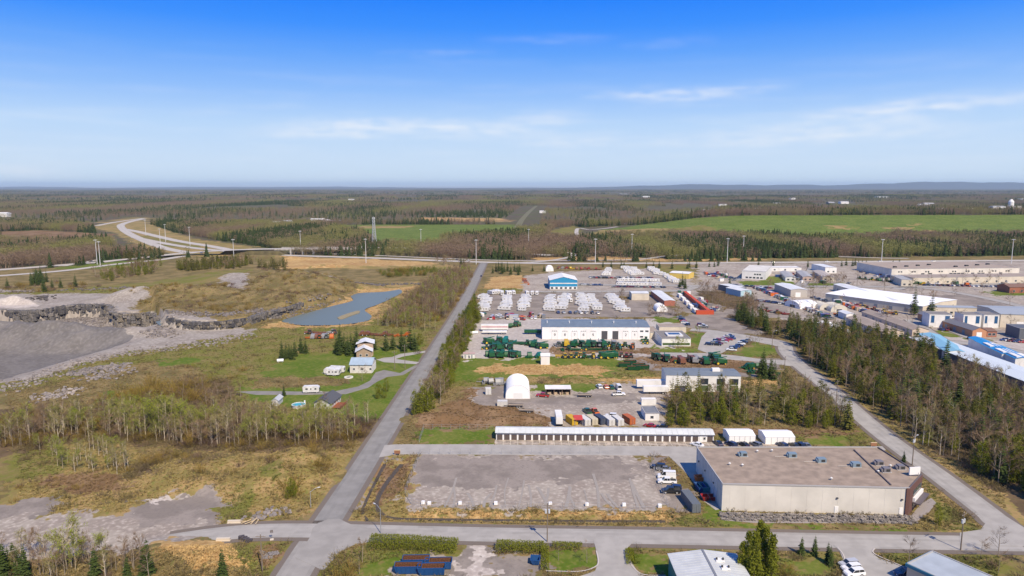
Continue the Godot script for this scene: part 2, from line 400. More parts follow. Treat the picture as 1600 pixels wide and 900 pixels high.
	[3, [Vector2(21.7,-388.1),Vector2(93.1,-384.9),Vector2(90.2,-372.7),Vector2(20.8,-372.7)]],
	[9, [Vector2(65.4,-369.8),Vector2(142,-362.7),Vector2(125.4,-322.8),Vector2(72.4,-336.7),Vector2(58.7,-349.2)]],
	[3, [Vector2(68.4,-366.9),Vector2(127.5,-359.9),Vector2(119.6,-336.7),Vector2(72.9,-339.1)]],
	[1, [Vector2(-36.5,-392.9),Vector2(-27.6,-459.3),Vector2(-24.6,-428.3),Vector2(-26.9,-384.9),Vector2(-29.2,-368.4)]],
	[1, [Vector2(79.9,-409.9),Vector2(83.8,-384.9),Vector2(103.8,-384.9),Vector2(109.3,-378.7),Vector2(80.8,-377.2)]],
	[1, [Vector2(102.5,-401.2),Vector2(112.2,-432.2),Vector2(119.1,-428.3),Vector2(113.2,-406.4),Vector2(102.7,-383.3)]],
	[1, [Vector2(120.6,-369.8),Vector2(122.1,-380.3),Vector2(145.3,-401.2),Vector2(148.6,-380.3),Vector2(133.3,-366.9)]],
	[1, [Vector2(98.1,-482.4),Vector2(115.6,-484.9),Vector2(112.4,-463.7),Vector2(98.2,-461.5)]],
	[9, [Vector2(115.6,-484.9),Vector2(156.9,-500),Vector2(154.8,-422.6),Vector2(137.8,-424.5),Vector2(113.2,-444.3)]],
	[6, [Vector2(150.8,-494.9),Vector2(166.9,-475.2),Vector2(161.7,-409.9),Vector2(154.7,-401.2),Vector2(152.9,-428.3)]],
	[9, [Vector2(-23.9,-470.6),Vector2(-27.2,-592.2),Vector2(115.7,-599.5),Vector2(119.5,-508),Vector2(113.1,-480),Vector2(22.2,-480)]],
	[5, [Vector2(-19.3,-703.8),Vector2(9.8,-714.1),Vector2(10.2,-614.7),Vector2(-26.6,-603.3)]],
	[7, [Vector2(-28.2,-614.7),Vector2(11.4,-622.6),Vector2(11,-599.5),Vector2(-28.3,-592.2)]],
	[2, [Vector2(11.6,-703.8),Vector2(40.7,-741.2),Vector2(198.5,-789.1),Vector2(165.9,-622.6),Vector2(143.3,-599.5),Vector2(9.9,-599.5)]],
	[7, [Vector2(144.3,-789.1),Vector2(205.3,-802.1),Vector2(189.7,-714.1),Vector2(167.7,-703.8)]],
	[2, [Vector2(217.9,-822.3),Vector2(652.9,-850.8),Vector2(457.2,-551.6),Vector2(284,-362.7),Vector2(240.2,-368.4),Vector2(246.2,-428.3),Vector2(212.5,-459.3),Vector2(169.4,-482.4),Vector2(120,-500),Vector2(136.1,-592.2),Vector2(165.9,-622.6)]],
	[9, [Vector2(132.1,-551.6),Vector2(203.2,-551.6),Vector2(200.1,-470.6),Vector2(169.4,-482.4),Vector2(120,-500)]],
	[8, [Vector2(251.7,-438.2),Vector2(306.8,-392.9),Vector2(284,-362.7),Vector2(240.2,-368.4)]],
	[6, [Vector2(160.8,-603.3),Vector2(199.6,-603.3),Vector2(169.1,-494.9),Vector2(152.4,-551.6)]],
	[1, [Vector2(219.7,-665.3),Vector2(247.4,-674.5),Vector2(268.5,-665.3),Vector2(256.5,-634.9),Vector2(208.5,-630.7)]],
	[1, [Vector2(275.2,-651.9),Vector2(315.2,-660.8),Vector2(308.9,-634.9),Vector2(265.9,-626.7)]],
	[1, [Vector2(251.5,-703.8),Vector2(277.3,-703.8),Vector2(265.5,-665.3),Vector2(237.7,-647.6)]],
	[1, [Vector2(253.5,-434.2),Vector2(272,-438.2),Vector2(269.7,-415.2),Vector2(256.5,-418.9)]],
	[1, [Vector2(276.5,-442.3),Vector2(283.9,-444.3),Vector2(279.2,-406.4),Vector2(268.3,-401.2)]],
	[1, [Vector2(410.3,-603.3),Vector2(480.4,-622.6),Vector2(452,-585),Vector2(401.8,-574.6)]],
	[9, [Vector2(345.7,-578),Vector2(381.2,-592.2),Vector2(378.9,-513.4),Vector2(332,-521.7)]],
	[6, [Vector2(-47.9,-470.6),Vector2(-36,-714.1),Vector2(-48.6,-758.5),Vector2(-72,-714.1),Vector2(-81.3,-551.6),Vector2(-87,-470.6)]],
	[14, [Vector2(-164.5,-494.9),Vector2(-137.3,-622.6),Vector2(-91.5,-665.3),Vector2(-65.4,-714.1),Vector2(-59.2,-585),Vector2(-77,-521.7),Vector2(-87,-470.6)]],
	[4, [Vector2(-243.6,-301.8),Vector2(-225.1,-325),Vector2(-220.7,-353.2),Vector2(-204.5,-392.9),Vector2(-166.8,-428.3),Vector2(-162.4,-438.2),Vector2(-217.5,-470.6),Vector2(-284.5,-551.6),Vector2(-349.3,-603.3),Vector2(-410.3,-603.3),Vector2(-491.9,-622.6)]],
	[0, [Vector2(-284.5,-551.6),Vector2(-244.1,-665.3),Vector2(-196.3,-714.1),Vector2(-149.5,-665.3),Vector2(-127.6,-578),Vector2(-146.2,-494.9),Vector2(-164.6,-444.3),Vector2(-190.8,-438.2),Vector2(-230.6,-470.6),Vector2(-288.7,-521.7)]],
	[4, [Vector2(-238,-459.3),Vector2(-228.4,-470.6),Vector2(-162.8,-428.3),Vector2(-196.9,-384.9),Vector2(-216,-374.2),Vector2(-219.1,-392.9)]],
	[4, [Vector2(-277.7,-665.3),Vector2(-277.3,-703.8),Vector2(-250.2,-665.3),Vector2(-220.7,-578),Vector2(-228.6,-551.6)]],
	[4, [Vector2(-225.8,-665.3),Vector2(-183.2,-714.1),Vector2(-153.5,-643.3),Vector2(-169.4,-614.7)]],
	[5, [Vector2(-164.6,-444.3),Vector2(-144.8,-489.8),Vector2(-133.6,-558),Vector2(-133.1,-603.3),Vector2(-82.7,-643.3),Vector2(-101.6,-551.6),Vector2(-93.5,-459.3),Vector2(-115.2,-444.3)]],
	[13, [Vector2(-436.9,-551.6),Vector2(-390.5,-558),Vector2(-356,-521.7),Vector2(-409.4,-516.1)]],
	[7, [Vector2(-462.7,-585),Vector2(-395.4,-614.7),Vector2(-341.8,-665.3),Vector2(-319,-741.2),Vector2(-282,-770.5),Vector2(-280.7,-665.3),Vector2(-326.7,-592.2)]],
	[15, [Vector2(-379.4,-476.9),Vector2(-329.3,-474.6),Vector2(-314.9,-469),Vector2(-292.7,-464.7),Vector2(-276.2,-469.6),Vector2(-241.6,-447),Vector2(-232.5,-413.2),Vector2(-252.6,-387.3),Vector2(-265.6,-355.6),Vector2(-274.7,-341.7)]],
]
var far_cover := [
	[0, [Vector2(-591.9,-585),Vector2(-709.4,-703.8),Vector2(-538.9,-735.6),Vector2(-466.3,-850.8),Vector2(-409.6,-897.5),Vector2(-322.9,-931.6),Vector2(-200.2,-914.2),Vector2(-79.8,-873.6),Vector2(77.1,-843.5),Vector2(392,-858.3),Vector2(901.2,-897.5),Vector2(558.8,-551.6)]],
	[7, [Vector2(-671.3,-665.3),Vector2(-538.9,-735.6),Vector2(-479.7,-782.8),Vector2(-430.5,-881.4),Vector2(-394.8,-770.5),Vector2(-451.5,-703.8)]],
	[1, [Vector2(-519.6,-746.9),Vector2(-495.3,-808.7),Vector2(-470.4,-858.3),Vector2(-431.9,-829.2),Vector2(-464.9,-746.9)]],
	[3, [Vector2(-609.4,-1028.9),Vector2(-580.4,-1062.2),Vector2(-509.9,-931.6),Vector2(-557.6,-940.5)]],
	[5, [Vector2(-294.9,-897.5),Vector2(-193.1,-881.4),Vector2(-91.7,-836.3),Vector2(-74.6,-741.2),Vector2(-132.8,-724.7),Vector2(-253.8,-770.5)]],
	[14, [Vector2(-319,-741.2),Vector2(-225.6,-770.5),Vector2(-171.8,-782.8),Vector2(-75.2,-822.3),Vector2(-42.3,-770.5),Vector2(-67.1,-665.3),Vector2(-137.3,-622.6),Vector2(-244.1,-665.3)]],
	[5, [Vector2(23.9,-873.6),Vector2(50.1,-914.2),Vector2(68,-931.6),Vector2(63.3,-865.8),Vector2(30.8,-843.5)]],
	[5, [Vector2(74.4,-905.8),Vector2(163.8,-897.5),Vector2(205.6,-865.8),Vector2(319.5,-897.5),Vector2(305.7,-858.3),Vector2(155.4,-850.8),Vector2(70.6,-858.3)]],
	[0, [Vector2(313.8,-881.4),Vector2(952.7,-949.5),Vector2(847.7,-843.5),Vector2(298,-836.3)]],
	[14, [Vector2(-923.3,-1541.9),Vector2(-1084.2,-1930.6),Vector2(-1093.2,-2137.4),Vector2(-870.8,-1700),Vector2(-561.3,-1234.7),Vector2(-382.9,-1050.9),Vector2(-339.9,-931.6),Vector2(-409.6,-897.5),Vector2(-543.7,-1028.9),Vector2(-755.7,-1352.8)]],
	[7, [Vector2(-721.4,-1334.6),Vector2(-591.6,-1204.7),Vector2(-459.5,-1050.9),Vector2(-516.9,-1050.9),Vector2(-620.5,-1176)]],
	[10, [Vector2(-447.2,-1643.9),Vector2(-303.1,-1671.5),Vector2(7.6,-1671.5),Vector2(9.7,-1334.6),Vector2(-120.5,-1204.7),Vector2(-105.3,-1050.9),Vector2(-215.6,-1028.9),Vector2(-219.7,-1122.6),Vector2(-284.9,-1334.6)]],
	[14, [Vector2(-352,-1617.1),Vector2(-220,-1617.1),Vector2(-223.8,-1541.9),Vector2(-330.7,-1518.3)]],
	[5, [Vector2(-259.8,-2049.6),Vector2(-18.2,-2008.4),Vector2(-16.5,-1824.6),Vector2(-231.5,-1824.6)]],
	[10, [Vector2(119.4,-1250.3),Vector2(187,-1473.3),Vector2(285.5,-1577.4),Vector2(1616.6,-1624.2),Vector2(1250.4,-1250.3)]],
	[14, [Vector2(119.4,-1250.3),Vector2(185.5,-1461.2),Vector2(262,-1445.6),Vector2(359.6,-1416.7),Vector2(330.7,-1299.6),Vector2(230.2,-1266.3)]],
	[14, [Vector2(634.2,-1422.1),Vector2(685.8,-1422.1),Vector2(654,-1365.6),Vector2(629.4,-1388.1)]],
	[14, [Vector2(730,-1392.9),Vector2(800.9,-1397.8),Vector2(769.6,-1357.4),Vector2(731.8,-1379.1)]],
	[14, [Vector2(822.1,-1452),Vector2(841.9,-1452),Vector2(814.7,-1413.5),Vector2(804.5,-1413.5)]],
	[14, [Vector2(568.1,-1303.6),Vector2(633.6,-1280.1),Vector2(593.4,-1208.7),Vector2(539.7,-1224.1)]],
	[7, [Vector2(276.9,-1388.1),Vector2(392.9,-1445.6),Vector2(402.8,-1388.1),Vector2(338.4,-1285.1)]],
	[14, [Vector2(790.4,-1361.4),Vector2(825,-1357.4),Vector2(802.3,-1329.3),Vector2(778.2,-1329.3)]],
	[0, [Vector2(427.3,-1204.7),Vector2(500.1,-1250.3),Vector2(625.9,-1299.6),Vector2(682,-1250.3),Vector2(567,-1176),Vector2(459.9,-1148.7)]],
	[2, [Vector2(628.7,-1234.7),Vector2(676.6,-1272.9),Vector2(682,-1250.3),Vector2(609.8,-1176)]],
	[7, [Vector2(40.8,-931.6),Vector2(81.7,-1451.8),Vector2(149.1,-1643.9),Vector2(133.4,-1334.6),Vector2(82.7,-1007.9)]],
	[10, [Vector2(466.3,-2578.5),Vector2(636.5,-2513.7),Vector2(606.2,-2393.4),Vector2(443.6,-2452.1)]],
	[2, [Vector2(670,-2646.7),Vector2(1049.3,-2578.5),Vector2(974.3,-2393.4),Vector2(606.2,-2393.4)]],
	[3, [Vector2(-1024.6,-1410.5),Vector2(-975.2,-1451.8),Vector2(-751.7,-1334.6),Vector2(-658.5,-1148.7),Vector2(-739.5,-1097.6),Vector2(-817.4,-1122.6)]],
	[6, [Vector2(-655.9,-1643.9),Vector2(-493.2,-1700),Vector2(-291,-1334.6),Vector2(-235,-1122.6),Vector2(-306.3,-1050.9),Vector2(-482.1,-1204.7)]],
	[6, [Vector2(-108.3,-1190.2),Vector2(112.3,-1234.7),Vector2(81.9,-897.5),Vector2(-80.5,-881.4)]],
	[6, [Vector2(107,-1176),Vector2(1205.2,-1204.7),Vector2(934.8,-931.6),Vector2(82.7,-905.8)]],
]

func paint(x0: float, z0: float, w: float, d: float, W: int, H: int, base: int, layers: Array, warp: float, key: String) -> ImageTexture:
	var ids := PackedByteArray()
	ids.resize(W * H)
	ids.fill(base)
	var sx := W / w
	var sz := H / d
	for L in layers:
		var q := []
		var lo := 1e9
		var hi := -1e9
		for p in L[1]:
			var t := Vector2((p.x - x0) * sx, (z0 - p.y) * sz)
			q.append(t)
			lo = minf(lo, t.y); hi = maxf(hi, t.y)
		for row in range(maxi(0, int(lo)), mini(H - 1, int(hi)) + 1):
			var xs := []
			var yy := row + 0.5
			for i in q.size():
				var a: Vector2 = q[i]
				var b: Vector2 = q[(i + 1) % q.size()]
				if (a.y > yy) != (b.y > yy):
					xs.append(a.x + (yy - a.y) / (b.y - a.y) * (b.x - a.x))
			xs.sort()
			for k in range(0, xs.size() - 1, 2):
				var o := row * W
				var cls: int = L[0]
				for x in range(clampi(int(xs[k]), 0, W), clampi(int(xs[k + 1]), 0, W)):
					ids[o + x] = cls
	grid_ids[key] = [ids, x0, z0, sx, sz, W, H]
	var lut := PackedByteArray()
	for c in COVER:
		for i in 16:
			for j in 16:
				var a: Vector3 = c[0].lerp(c[1], smoothed(4, 11, i))
				a = a.lerp(c[2], smoothed(8, 15, j) * 0.85) * (0.86 + 0.28 * j / 15.0)
				var s := Color(a.x, a.y, a.z).linear_to_srgb()
				lut.append(s.r8); lut.append(s.g8); lut.append(s.b8)
	var imgs := []
	for k in 4:
		var f := FastNoiseLite.new()
		f.noise_type = FastNoiseLite.TYPE_SIMPLEX_SMOOTH
		f.seed = 11 + k
		var size: float = [warp * 5.0, warp * 5.0, warp * 7.0, maxf(warp * 0.9, 1.2 / sx)][k]
		f.frequency = 1.0 / (size * sx)
		f.fractal_octaves = [4, 4, 4, 5][k]
		f.fractal_gain = 0.6
		imgs.append(f.get_image(W, H, false, false, false).get_data())
	var wx: PackedByteArray = imgs[0]
	var wy: PackedByteArray = imgs[1]
	var n1: PackedByteArray = imgs[2]
	var n2: PackedByteArray = imgs[3]
	var out := PackedByteArray()
	out.resize(W * H * 3)
	var ax := warp * sx / 34.0
	var az := warp * sz / 34.0
	var o := 0
	for y in H:
		var r := y * W
		for x in W:
			var i := r + x
			var px := x + int((wx[i] - 128) * ax)
			var py := y + int((wy[i] - 128) * az)
			if px < 0: px = 0
			elif px >= W: px = W - 1
			if py < 0: py = 0
			elif py >= H: py = H - 1
			var a := (n1[i] - 40) * 16 / 176
			if a < 0: a = 0
			elif a > 15: a = 15
			var b := (n2[i] - 48) * 16 / 160
			if b < 0: b = 0
			elif b > 15: b = 15
			var l := ((ids[py * W + px] * 16 + a) * 16 + b) * 3
			out[o] = lut[l]; out[o + 1] = lut[l + 1]; out[o + 2] = lut[l + 2]
			o += 3
	return ImageTexture.create_from_image(Image.create_from_data(W, H, false, Image.FORMAT_RGB8, out))

func ground_tile(mesh: ArrayMesh, x0: float, x1: float, z0: float, z1: float, nx: int, nz: int, mt: Material) -> void:
	var v := PackedVector3Array()
	var nn := PackedVector3Array()
	var uv := PackedVector2Array()
	var ix := PackedInt32Array()
	for j in nz + 1:
		for i in nx + 1:
			var x := lerpf(x0, x1, float(i) / nx)
			var z := lerpf(z0, z1, float(j) / nz)
			var h := height(x, z)
			if i == 0 or j == 0 or i == nx or j == nz:
				h = minf(h, 0.0) if z > -1200.0 else h
			v.append(Vector3(x, h, z))
			uv.append(Vector2(float(i) / nx, float(j) / nz))
	var W := nx + 1
	for j in nz + 1:
		for i in W:
			var a := v[j * W + mini(i + 1, nx)] - v[j * W + maxi(i - 1, 0)]
			var b := v[mini(j + 1, nz) * W + i] - v[maxi(j - 1, 0) * W + i]
			nn.append(a.cross(b).normalized() * (1.0 if a.cross(b).y > 0 else -1.0))
	for j in nz:
		for i in nx:
			var a := j * W + i
			ix.append_array([a, a + W, a + W + 1, a, a + W + 1, a + 1])
	var ar := []
	ar.resize(Mesh.ARRAY_MAX)
	ar[Mesh.ARRAY_VERTEX] = v
	ar[Mesh.ARRAY_NORMAL] = nn
	ar[Mesh.ARRAY_TEX_UV] = uv
	ar[Mesh.ARRAY_INDEX] = ix
	mesh.add_surface_from_arrays(Mesh.PRIMITIVE_TRIANGLES, ar)
	mesh.surface_set_material(mesh.get_surface_count() - 1, mt)

func ground_mat(t: Texture2D, key: String) -> StandardMaterial3D:
	var m := M(key, 1, 1, 1, 0.95)
	m.albedo_texture = t
	m.metallic_specular = 0.2
	m.texture_repeat = false
	return m

func make_ground() -> void:
	hills_noise.seed = 5
	hills_noise.frequency = 0.01
	hills_noise.fractal_octaves = 4
	for b in [
		[Vector2(-342.4,-447), 40, 28, 6.5, 0.0, 1], [Vector2(-324.4,-450.9), 42, 30, 9.0, 0.0, 1], [Vector2(-293.1,-441.3), 44, 28, 8, 0.1, 1], [Vector2(-271.5,-439.5), 46, 24, 8, 0.1, 1], [Vector2(-249.9,-432.2), 34, 16, 5, 0.1, 1],   # crushed stone heaps in the pit
		[Vector2(-387.6,-539.3), 26, 10, 5.5, 0.1], [Vector2(-304,-564.5), 40, 24, 8, -0.2], [Vector2(-259.1,-551.6), 60, 34, 7, 0.0], [Vector2(-184.8,-527.5), 80, 30, 5, 0.35], [Vector2(-180.7,-614.7), 70, 60, 11, 0.1], [Vector2(-250.9,-684), 80, 40, 6, 0.0],
		[Vector2(-104.2,-209.6), 22, 16, 3.2, 0.5], [Vector2(-72.1,-209.6), 20, 20, 4.0, 0.6], [Vector2(-90.2,-200.2), 18, 10, 1.6, 0.2], [Vector2(-70,-222.6), 16, 14, 3.0, 0.0], [Vector2(-92.2,-219.9), 16, 10, 2.0, 0.3],
		[Vector2(-27.5,-264.7), 18, 7, 2.6, 0.0], [Vector2(-5.1,-271.7), 12, 7, 2.4, 0.2], [Vector2(-18.5,-280.8), 16, 5, 2.2, 0.7], [Vector2(0,-263.9), 18, 5, 1.6, -0.1],
		[Vector2(-83.8,-162.8), 16, 10, 2.0, 0.2], [Vector2(-71,-158.6), 16, 9, 2.0, -0.2],
		[Vector2(-200.5,-782.8), 60, 24, 4, 0.0], [Vector2(-303.1,-873.6), 70, 22, 5.5, 0.0], [Vector2(-164.5,-949.5), 60, 18, 6, 0.0], [Vector2(665,-1250.3), 45, 25, 9, 0.0],
	]:
		bumps.append([b[0], float(b[1]), float(b[2]), float(b[3]), 1 if b.size() > 5 else 0, maxf(b[1], b[2]), cos(b[4]), sin(b[4])])
	var g := ArrayMesh.new()
	ground_tile(g, -280, 280, -120, -330, 280, 105, ground_mat(paint(-280, -120, 560, 210, 2048, 768, 0, near_cover, 2.2, "a"), "ground_near"))
	ground_tile(g, -570, 570, -330, -770, 380, 147, ground_mat(paint(-570, -330, 1140, 440, 2048, 790, 0, near_cover, 3.0, "b"), "ground_middle"))
	ground_tile(g, -1300, 1300, -770, -1700, 260, 93, ground_mat(paint(-1300, -770, 2600, 930, 2048, 732, 11, far_cover + near_cover.slice(near_cover.size() - 45), 6.0, "c"), "ground_beyond"))
	ground_tile(g, -5400, 5400, -1700, -7000, 180, 88, ground_mat(paint(-5400, -1700, 10800, 5300, 1024, 700, 11, far_cover, 26.0, "d"), "ground_far"))
	ground_tile(g, -36000, 36000, -7000, -42000, 120, 60, ground_mat(paint(-36000, -7000, 72000, 35000, 1024, 512, 11, [], 160.0, "e"), "ground_horizon"))
	var side := M("ground_beside", .14, .115, .055, 0.95, "blotch", 0.0, 0.02)
	for s in [[-3000, -280, 400, -330], [280, 3000, 400, -330], [-280, 280, 400, -120], [-3000, -570, -330, -770], [570, 3000, -330, -770], [-4500, -1300, -770, -1700], [1300, 4500, -770, -1700]]:
		ground_tile(g, s[0], s[1], s[2], s[3], 6, 6, side)
	var o := struct_mesh("ground", g, null)
	o.name = "ground"

func asphalt(key: String, k: float, warm := 0.0) -> StandardMaterial3D:
	var m := M(key, k * (1.02 + warm), k * .985, k * (0.92 - warm), 0.9, "soft", 0.0, 0.06)
	m.vertex_color_use_as_albedo = true
	m.metallic_specular = 0.3
	return m

func road(called: String, pts: Array, width: float, y: float, mt: Material, shoulder := 1.6, tones := [0.92, 1.04, 0.95, 1.06, 0.97, 1.05, 0.93]) -> void:
	var s := smooth(pts, 6)
	var m := ribbon(s, width, y, tones.size(), tones)
	var o := struct_mesh(called, m.mesh(), mt)
	if shoulder > 0.0:
		part(o, "shoulder", ribbon(s, width + shoulder * 2.0, y - 0.03).mesh(), M("shoulder", .19, .155, .125, 0.95, "speck", 0.0, 0.5))

# ---------------------------------------------------------------- plants
func rv(a: float, b: float) -> float:
	return rng.randf_range(a, b)

func spread(dir: Vector3, k: float) -> Vector3:
	return (dir + Vector3(rv(-k, k), rv(-k, k), rv(-k, k))).normalized()

func leaf(m: MB, p: Vector3, s: float) -> void:
	var a := Vector3(rv(-1, 1), rv(-1, 1), rv(-1, 1)).normalized() * s
	var b := a.cross(Vector3(rv(-1, 1), rv(-1, 1), rv(-1, 1))).normalized() * s * 0.8
	m.tri(p - a * 0.6, p + b * 0.7, p + a * 0.6 - b * 0.4)

# [trunk, crown] of a conifer 1 m tall per unit of h
func spruce(h: float, r: float, levels := 15, per := 9) -> Array:
	var t := MB.new()
	t.tube(Vector3(0, -0.3, 0), Vector3(0, h * 0.96, 0), h * 0.016, 0.01, 6)
	var m := MB.new()
	for l in levels:
		var f := (l + rv(-0.2, 0.2)) / levels
		var y := h * (0.09 + 0.89 * f)
		var R := r * pow(1.0 - f, 0.8) * rv(0.82, 1.12) + 0.12
		var n := int(per * (1.0 - f * 0.5))
		var off := rv(0, TAU)
		for k in n:
			var an := off + TAU * k / n + rv(-0.25, 0.25)
			var rad := R * rv(0.7, 1.15)
			var d := Vector3(cos(an), 0, sin(an))
			var s := Vector3(-sin(an), 0, cos(an))
			var b := Vector3(0, y + 0.12 * R, 0)
			var mid := b + d * rad * 0.55 + Vector3(0, -0.10 * rad, 0)
			var tip := b + d * rad + Vector3(0, -0.30 * rad + rv(-.1, .1), 0)
			var w := rad * rv(0.2, 0.3) + 0.08
			var dr := Vector3(0, -0.16 * rad - 0.1, 0)
			m.tri(b, mid + s * w + dr, mid); m.tri(b, mid, mid - s * w + dr)
			m.tri(mid, mid + s * w + dr, tip); m.tri(mid, tip, mid - s * w + dr)
			for q in 2:
				var c := b.lerp(tip, rv(0.35, 0.95))
				var e := (d + s * rv(-1.2, 1.2)).normalized() * w * rv(0.9, 1.5)
				m.tri(c, c + e + Vector3(0, -w * 0.5, 0), c + Vector3(0, -w * rv(0.5, 1.1), 0) + e * 0.3)
	m.tri(Vector3(-.1, h * 0.93, 0), Vector3(0, h * 1.02, 0), Vector3(.1, h * 0.93, 0.05))
	return [t.mesh(), m.mesh()]

# white cedar or round evergreen: leaf sprays in clumps through an egg-shaped crown
func cedar(h: float, r: float, clumps := 60, per := 22, low := 0.06, fat := 0.9, pointed := false) -> Array:
	var t := MB.new()
	t.tube(Vector3(0, -0.3, 0), Vector3(0, h * 0.7, 0), h * 0.018, 0.03, 6)
	var m := MB.new()
	for c in clumps:
		var f := rv(0.0, 1.0)
		var y := h * (low + (0.97 - low) * f)
		var R := r * pow(sin(PI * clampf(0.14 + f * 0.84, 0, 1)), fat) * sqrt(rv(0.25, 1.0))
		if pointed: R = r * pow(1.0 - f, 0.75) * minf(1.0, 0.35 + f * 6.0) * sqrt(rv(0.2, 1.0))
		var an := rv(0, TAU)
		var o := Vector3(cos(an) * R, y, sin(an) * R)
		var s := rv(0.3, 0.5) * sqrt(r)
		for k in per:
			var p := o + Vector3(rv(-1, 1), rv(-1.1, 1.1), rv(-1, 1)) * s
			leaf(m, p, rv(0.16, 0.34) * sqrt(h / 8.0))
	return [t.mesh(), m.mesh()]

# a leafless broadleaf tree; buds > 0 dusts its twigs with small spring leaves, returned as a third mesh
func bare(h: float, w: float, limbs := 7, buds := 0, up := 0.55, fork := 0.25, twig_w := 0.05) -> Array:
	var t := MB.new()
	var m := MB.new()
	var lf := MB.new()
	var lean := Vector3(rv(-.06, .06), 1, rv(-.06, .06)).normalized()
	var top := lean * h * 0.86
	var r0 := h * 0.013
	var knee := lean * h * 0.45 + Vector3(rv(-.15, .15), 0, rv(-.15, .15))
	t.tube(Vector3(0, -0.3, 0), knee, r0, r0 * 0.65, 6)
	t.tube(knee, top, r0 * 0.65, 0.02, 5)
	for l in limbs:
		var f := fork + (0.95 - fork) * l / limbs + rv(-.03, .03)
		var b := (knee * (f / 0.45)) if f < 0.45 else knee.lerp(top, (f - 0.45) / 0.55)
		var an := rv(0, TAU)
		var d := Vector3(cos(an), up + rv(0, .5), sin(an)).normalized()
		var ln := w * rv(0.75, 1.15) * (1.0 - 0.5 * f) + 0.5
		var e := b + d * ln
		t.tube(b, e, r0 * 0.36, 0.015, 3)
		for k in 6:
			var g := rv(0.25, 1.0)
			var b2 := b.lerp(e, g)
			var d2 := spread(d + Vector3(0, 0.25, 0), 0.75)
			var e2 := b2 + d2 * ln * rv(0.35, 0.6)
			m.sliver(b2, e2, twig_w * 1.5)
			for q in 6:
				var b3 := b2.lerp(e2, rv(0.2, 1.0))
				var e3 := b3 + spread(d2 + Vector3(0, 0.2, 0), 0.8) * rv(0.5, 1.3)
				m.sliver(b3, e3, twig_w)
				for z in 2:
					var b4 := b3.lerp(e3, rv(0.3, 0.9))
					m.sliver(b4, b4 + spread(e3 - b3, 0.9) * rv(0.3, 0.7), twig_w * 0.7)
				if buds > 0:
					for z in buds:
						leaf(lf, b3.lerp(e3, rv(0.3, 1.1)) + Vector3(rv(-.2, .2), rv(-.2, .2), rv(-.2, .2)), rv(0.10, 0.2))
	return [t.mesh(), m.mesh(), lf.mesh() if buds > 0 else null]

# a many-stemmed bush of thin rods
func bush(h: float, w: float, stems := 40, buds := 0, twig_w := 0.05) -> Array:
	var m := MB.new()
	var lf := MB.new()
	for s in stems:
		var an := rv(0, TAU)
		var rr := sqrt(rv(0, 1))
		var b := Vector3(cos(an), 0, sin(an)) * w * 0.45 * rr + Vector3(0, -0.1, 0)
		var e := b + Vector3(cos(an) * w * 0.5 * rr + rv(-.4, .4), h * rv(0.65, 1.0) * (1.0 - 0.25 * rr), sin(an) * w * 0.5 * rr + rv(-.4, .4))
		m.sliver(b, e, twig_w * 1.4)
		for k in 7:
			var p := b.lerp(e, rv(0.25, 0.95))
			var q := p + spread(e - b, 0.8) * h * rv(0.15, 0.35)
			m.sliver(p, q, twig_w)
			for z in buds:
				leaf(lf, p.lerp(q, rv(0.3, 1.1)), rv(0.1, 0.2))
	return [null, m.mesh(), lf.mesh() if buds > 0 else null]

# joins the meshes of a plant into one with vertex colours, for the masses
func joined(ms: Array, cols: Array) -> ArrayMesh:
	var v := PackedVector3Array()
	var n := PackedVector3Array()
	var c := PackedColorArray()
	for i in ms.size():
		if ms[i] == null: continue
		var a: Array = ms[i].surface_get_arrays(0)
		v.append_array(a[Mesh.ARRAY_VERTEX])
		n.append_array(a[Mesh.ARRAY_NORMAL])
		var k := PackedColorArray()
		k.resize(a[Mesh.ARRAY_VERTEX].size())
		k.fill(cols[i])
		c.append_array(k)
	var ar := []
	ar.resize(Mesh.ARRAY_MAX)
	ar[Mesh.ARRAY_VERTEX] = v
	ar[Mesh.ARRAY_NORMAL] = n
	ar[Mesh.ARRAY_COLOR] = c
	var r := ArrayMesh.new()
	r.add_surface_from_arrays(Mesh.PRIMITIVE_TRIANGLES, ar)
	return r

var kinds := {}      # kind -> {variants: [[trunk, crown, leaves]], joined: [], mats: [...], name, phrase}
var plants := []     # [kind, variant, position, scale, turn, zone]
var zones := []      # label tails

func kind(key: String, called: String, phrase: String, variants: Array, trunk: Array, crown: Array, leaves := [.2, .2, .04]) -> void:
	var k := {"variants": variants, "called": called, "phrase": phrase, "joined": []}
	k.trunk = M(key + "_bark", trunk[0], trunk[1], trunk[2], 0.9)
	k.crown = M(key + "_crown", crown[0], crown[1], crown[2], 0.85)
	k.leaves = M(key + "_leaves", leaves[0], leaves[1], leaves[2], 0.8)
	for m in [k.crown, k.leaves]:
		m.metallic_specular = 0.15
	if key in ["spruce", "cedar", "pine", "juniper", "column"]:
		k.crown.backlight_enabled = true
		k.crown.backlight = lin(crown[0] * 0.3, crown[1] * 0.3, crown[2] * 0.2)
	k.leaves.backlight_enabled = true
	k.leaves.backlight = lin(leaves[0] * 0.5, leaves[1] * 0.5, leaves[2] * 0.3)
	for v in variants:
		k.joined.append(joined(v, [Color(trunk[0], trunk[1], trunk[2]), Color(crown[0], crown[1], crown[2]), Color(leaves[0], leaves[1], leaves[2])]))
	kinds[key] = k

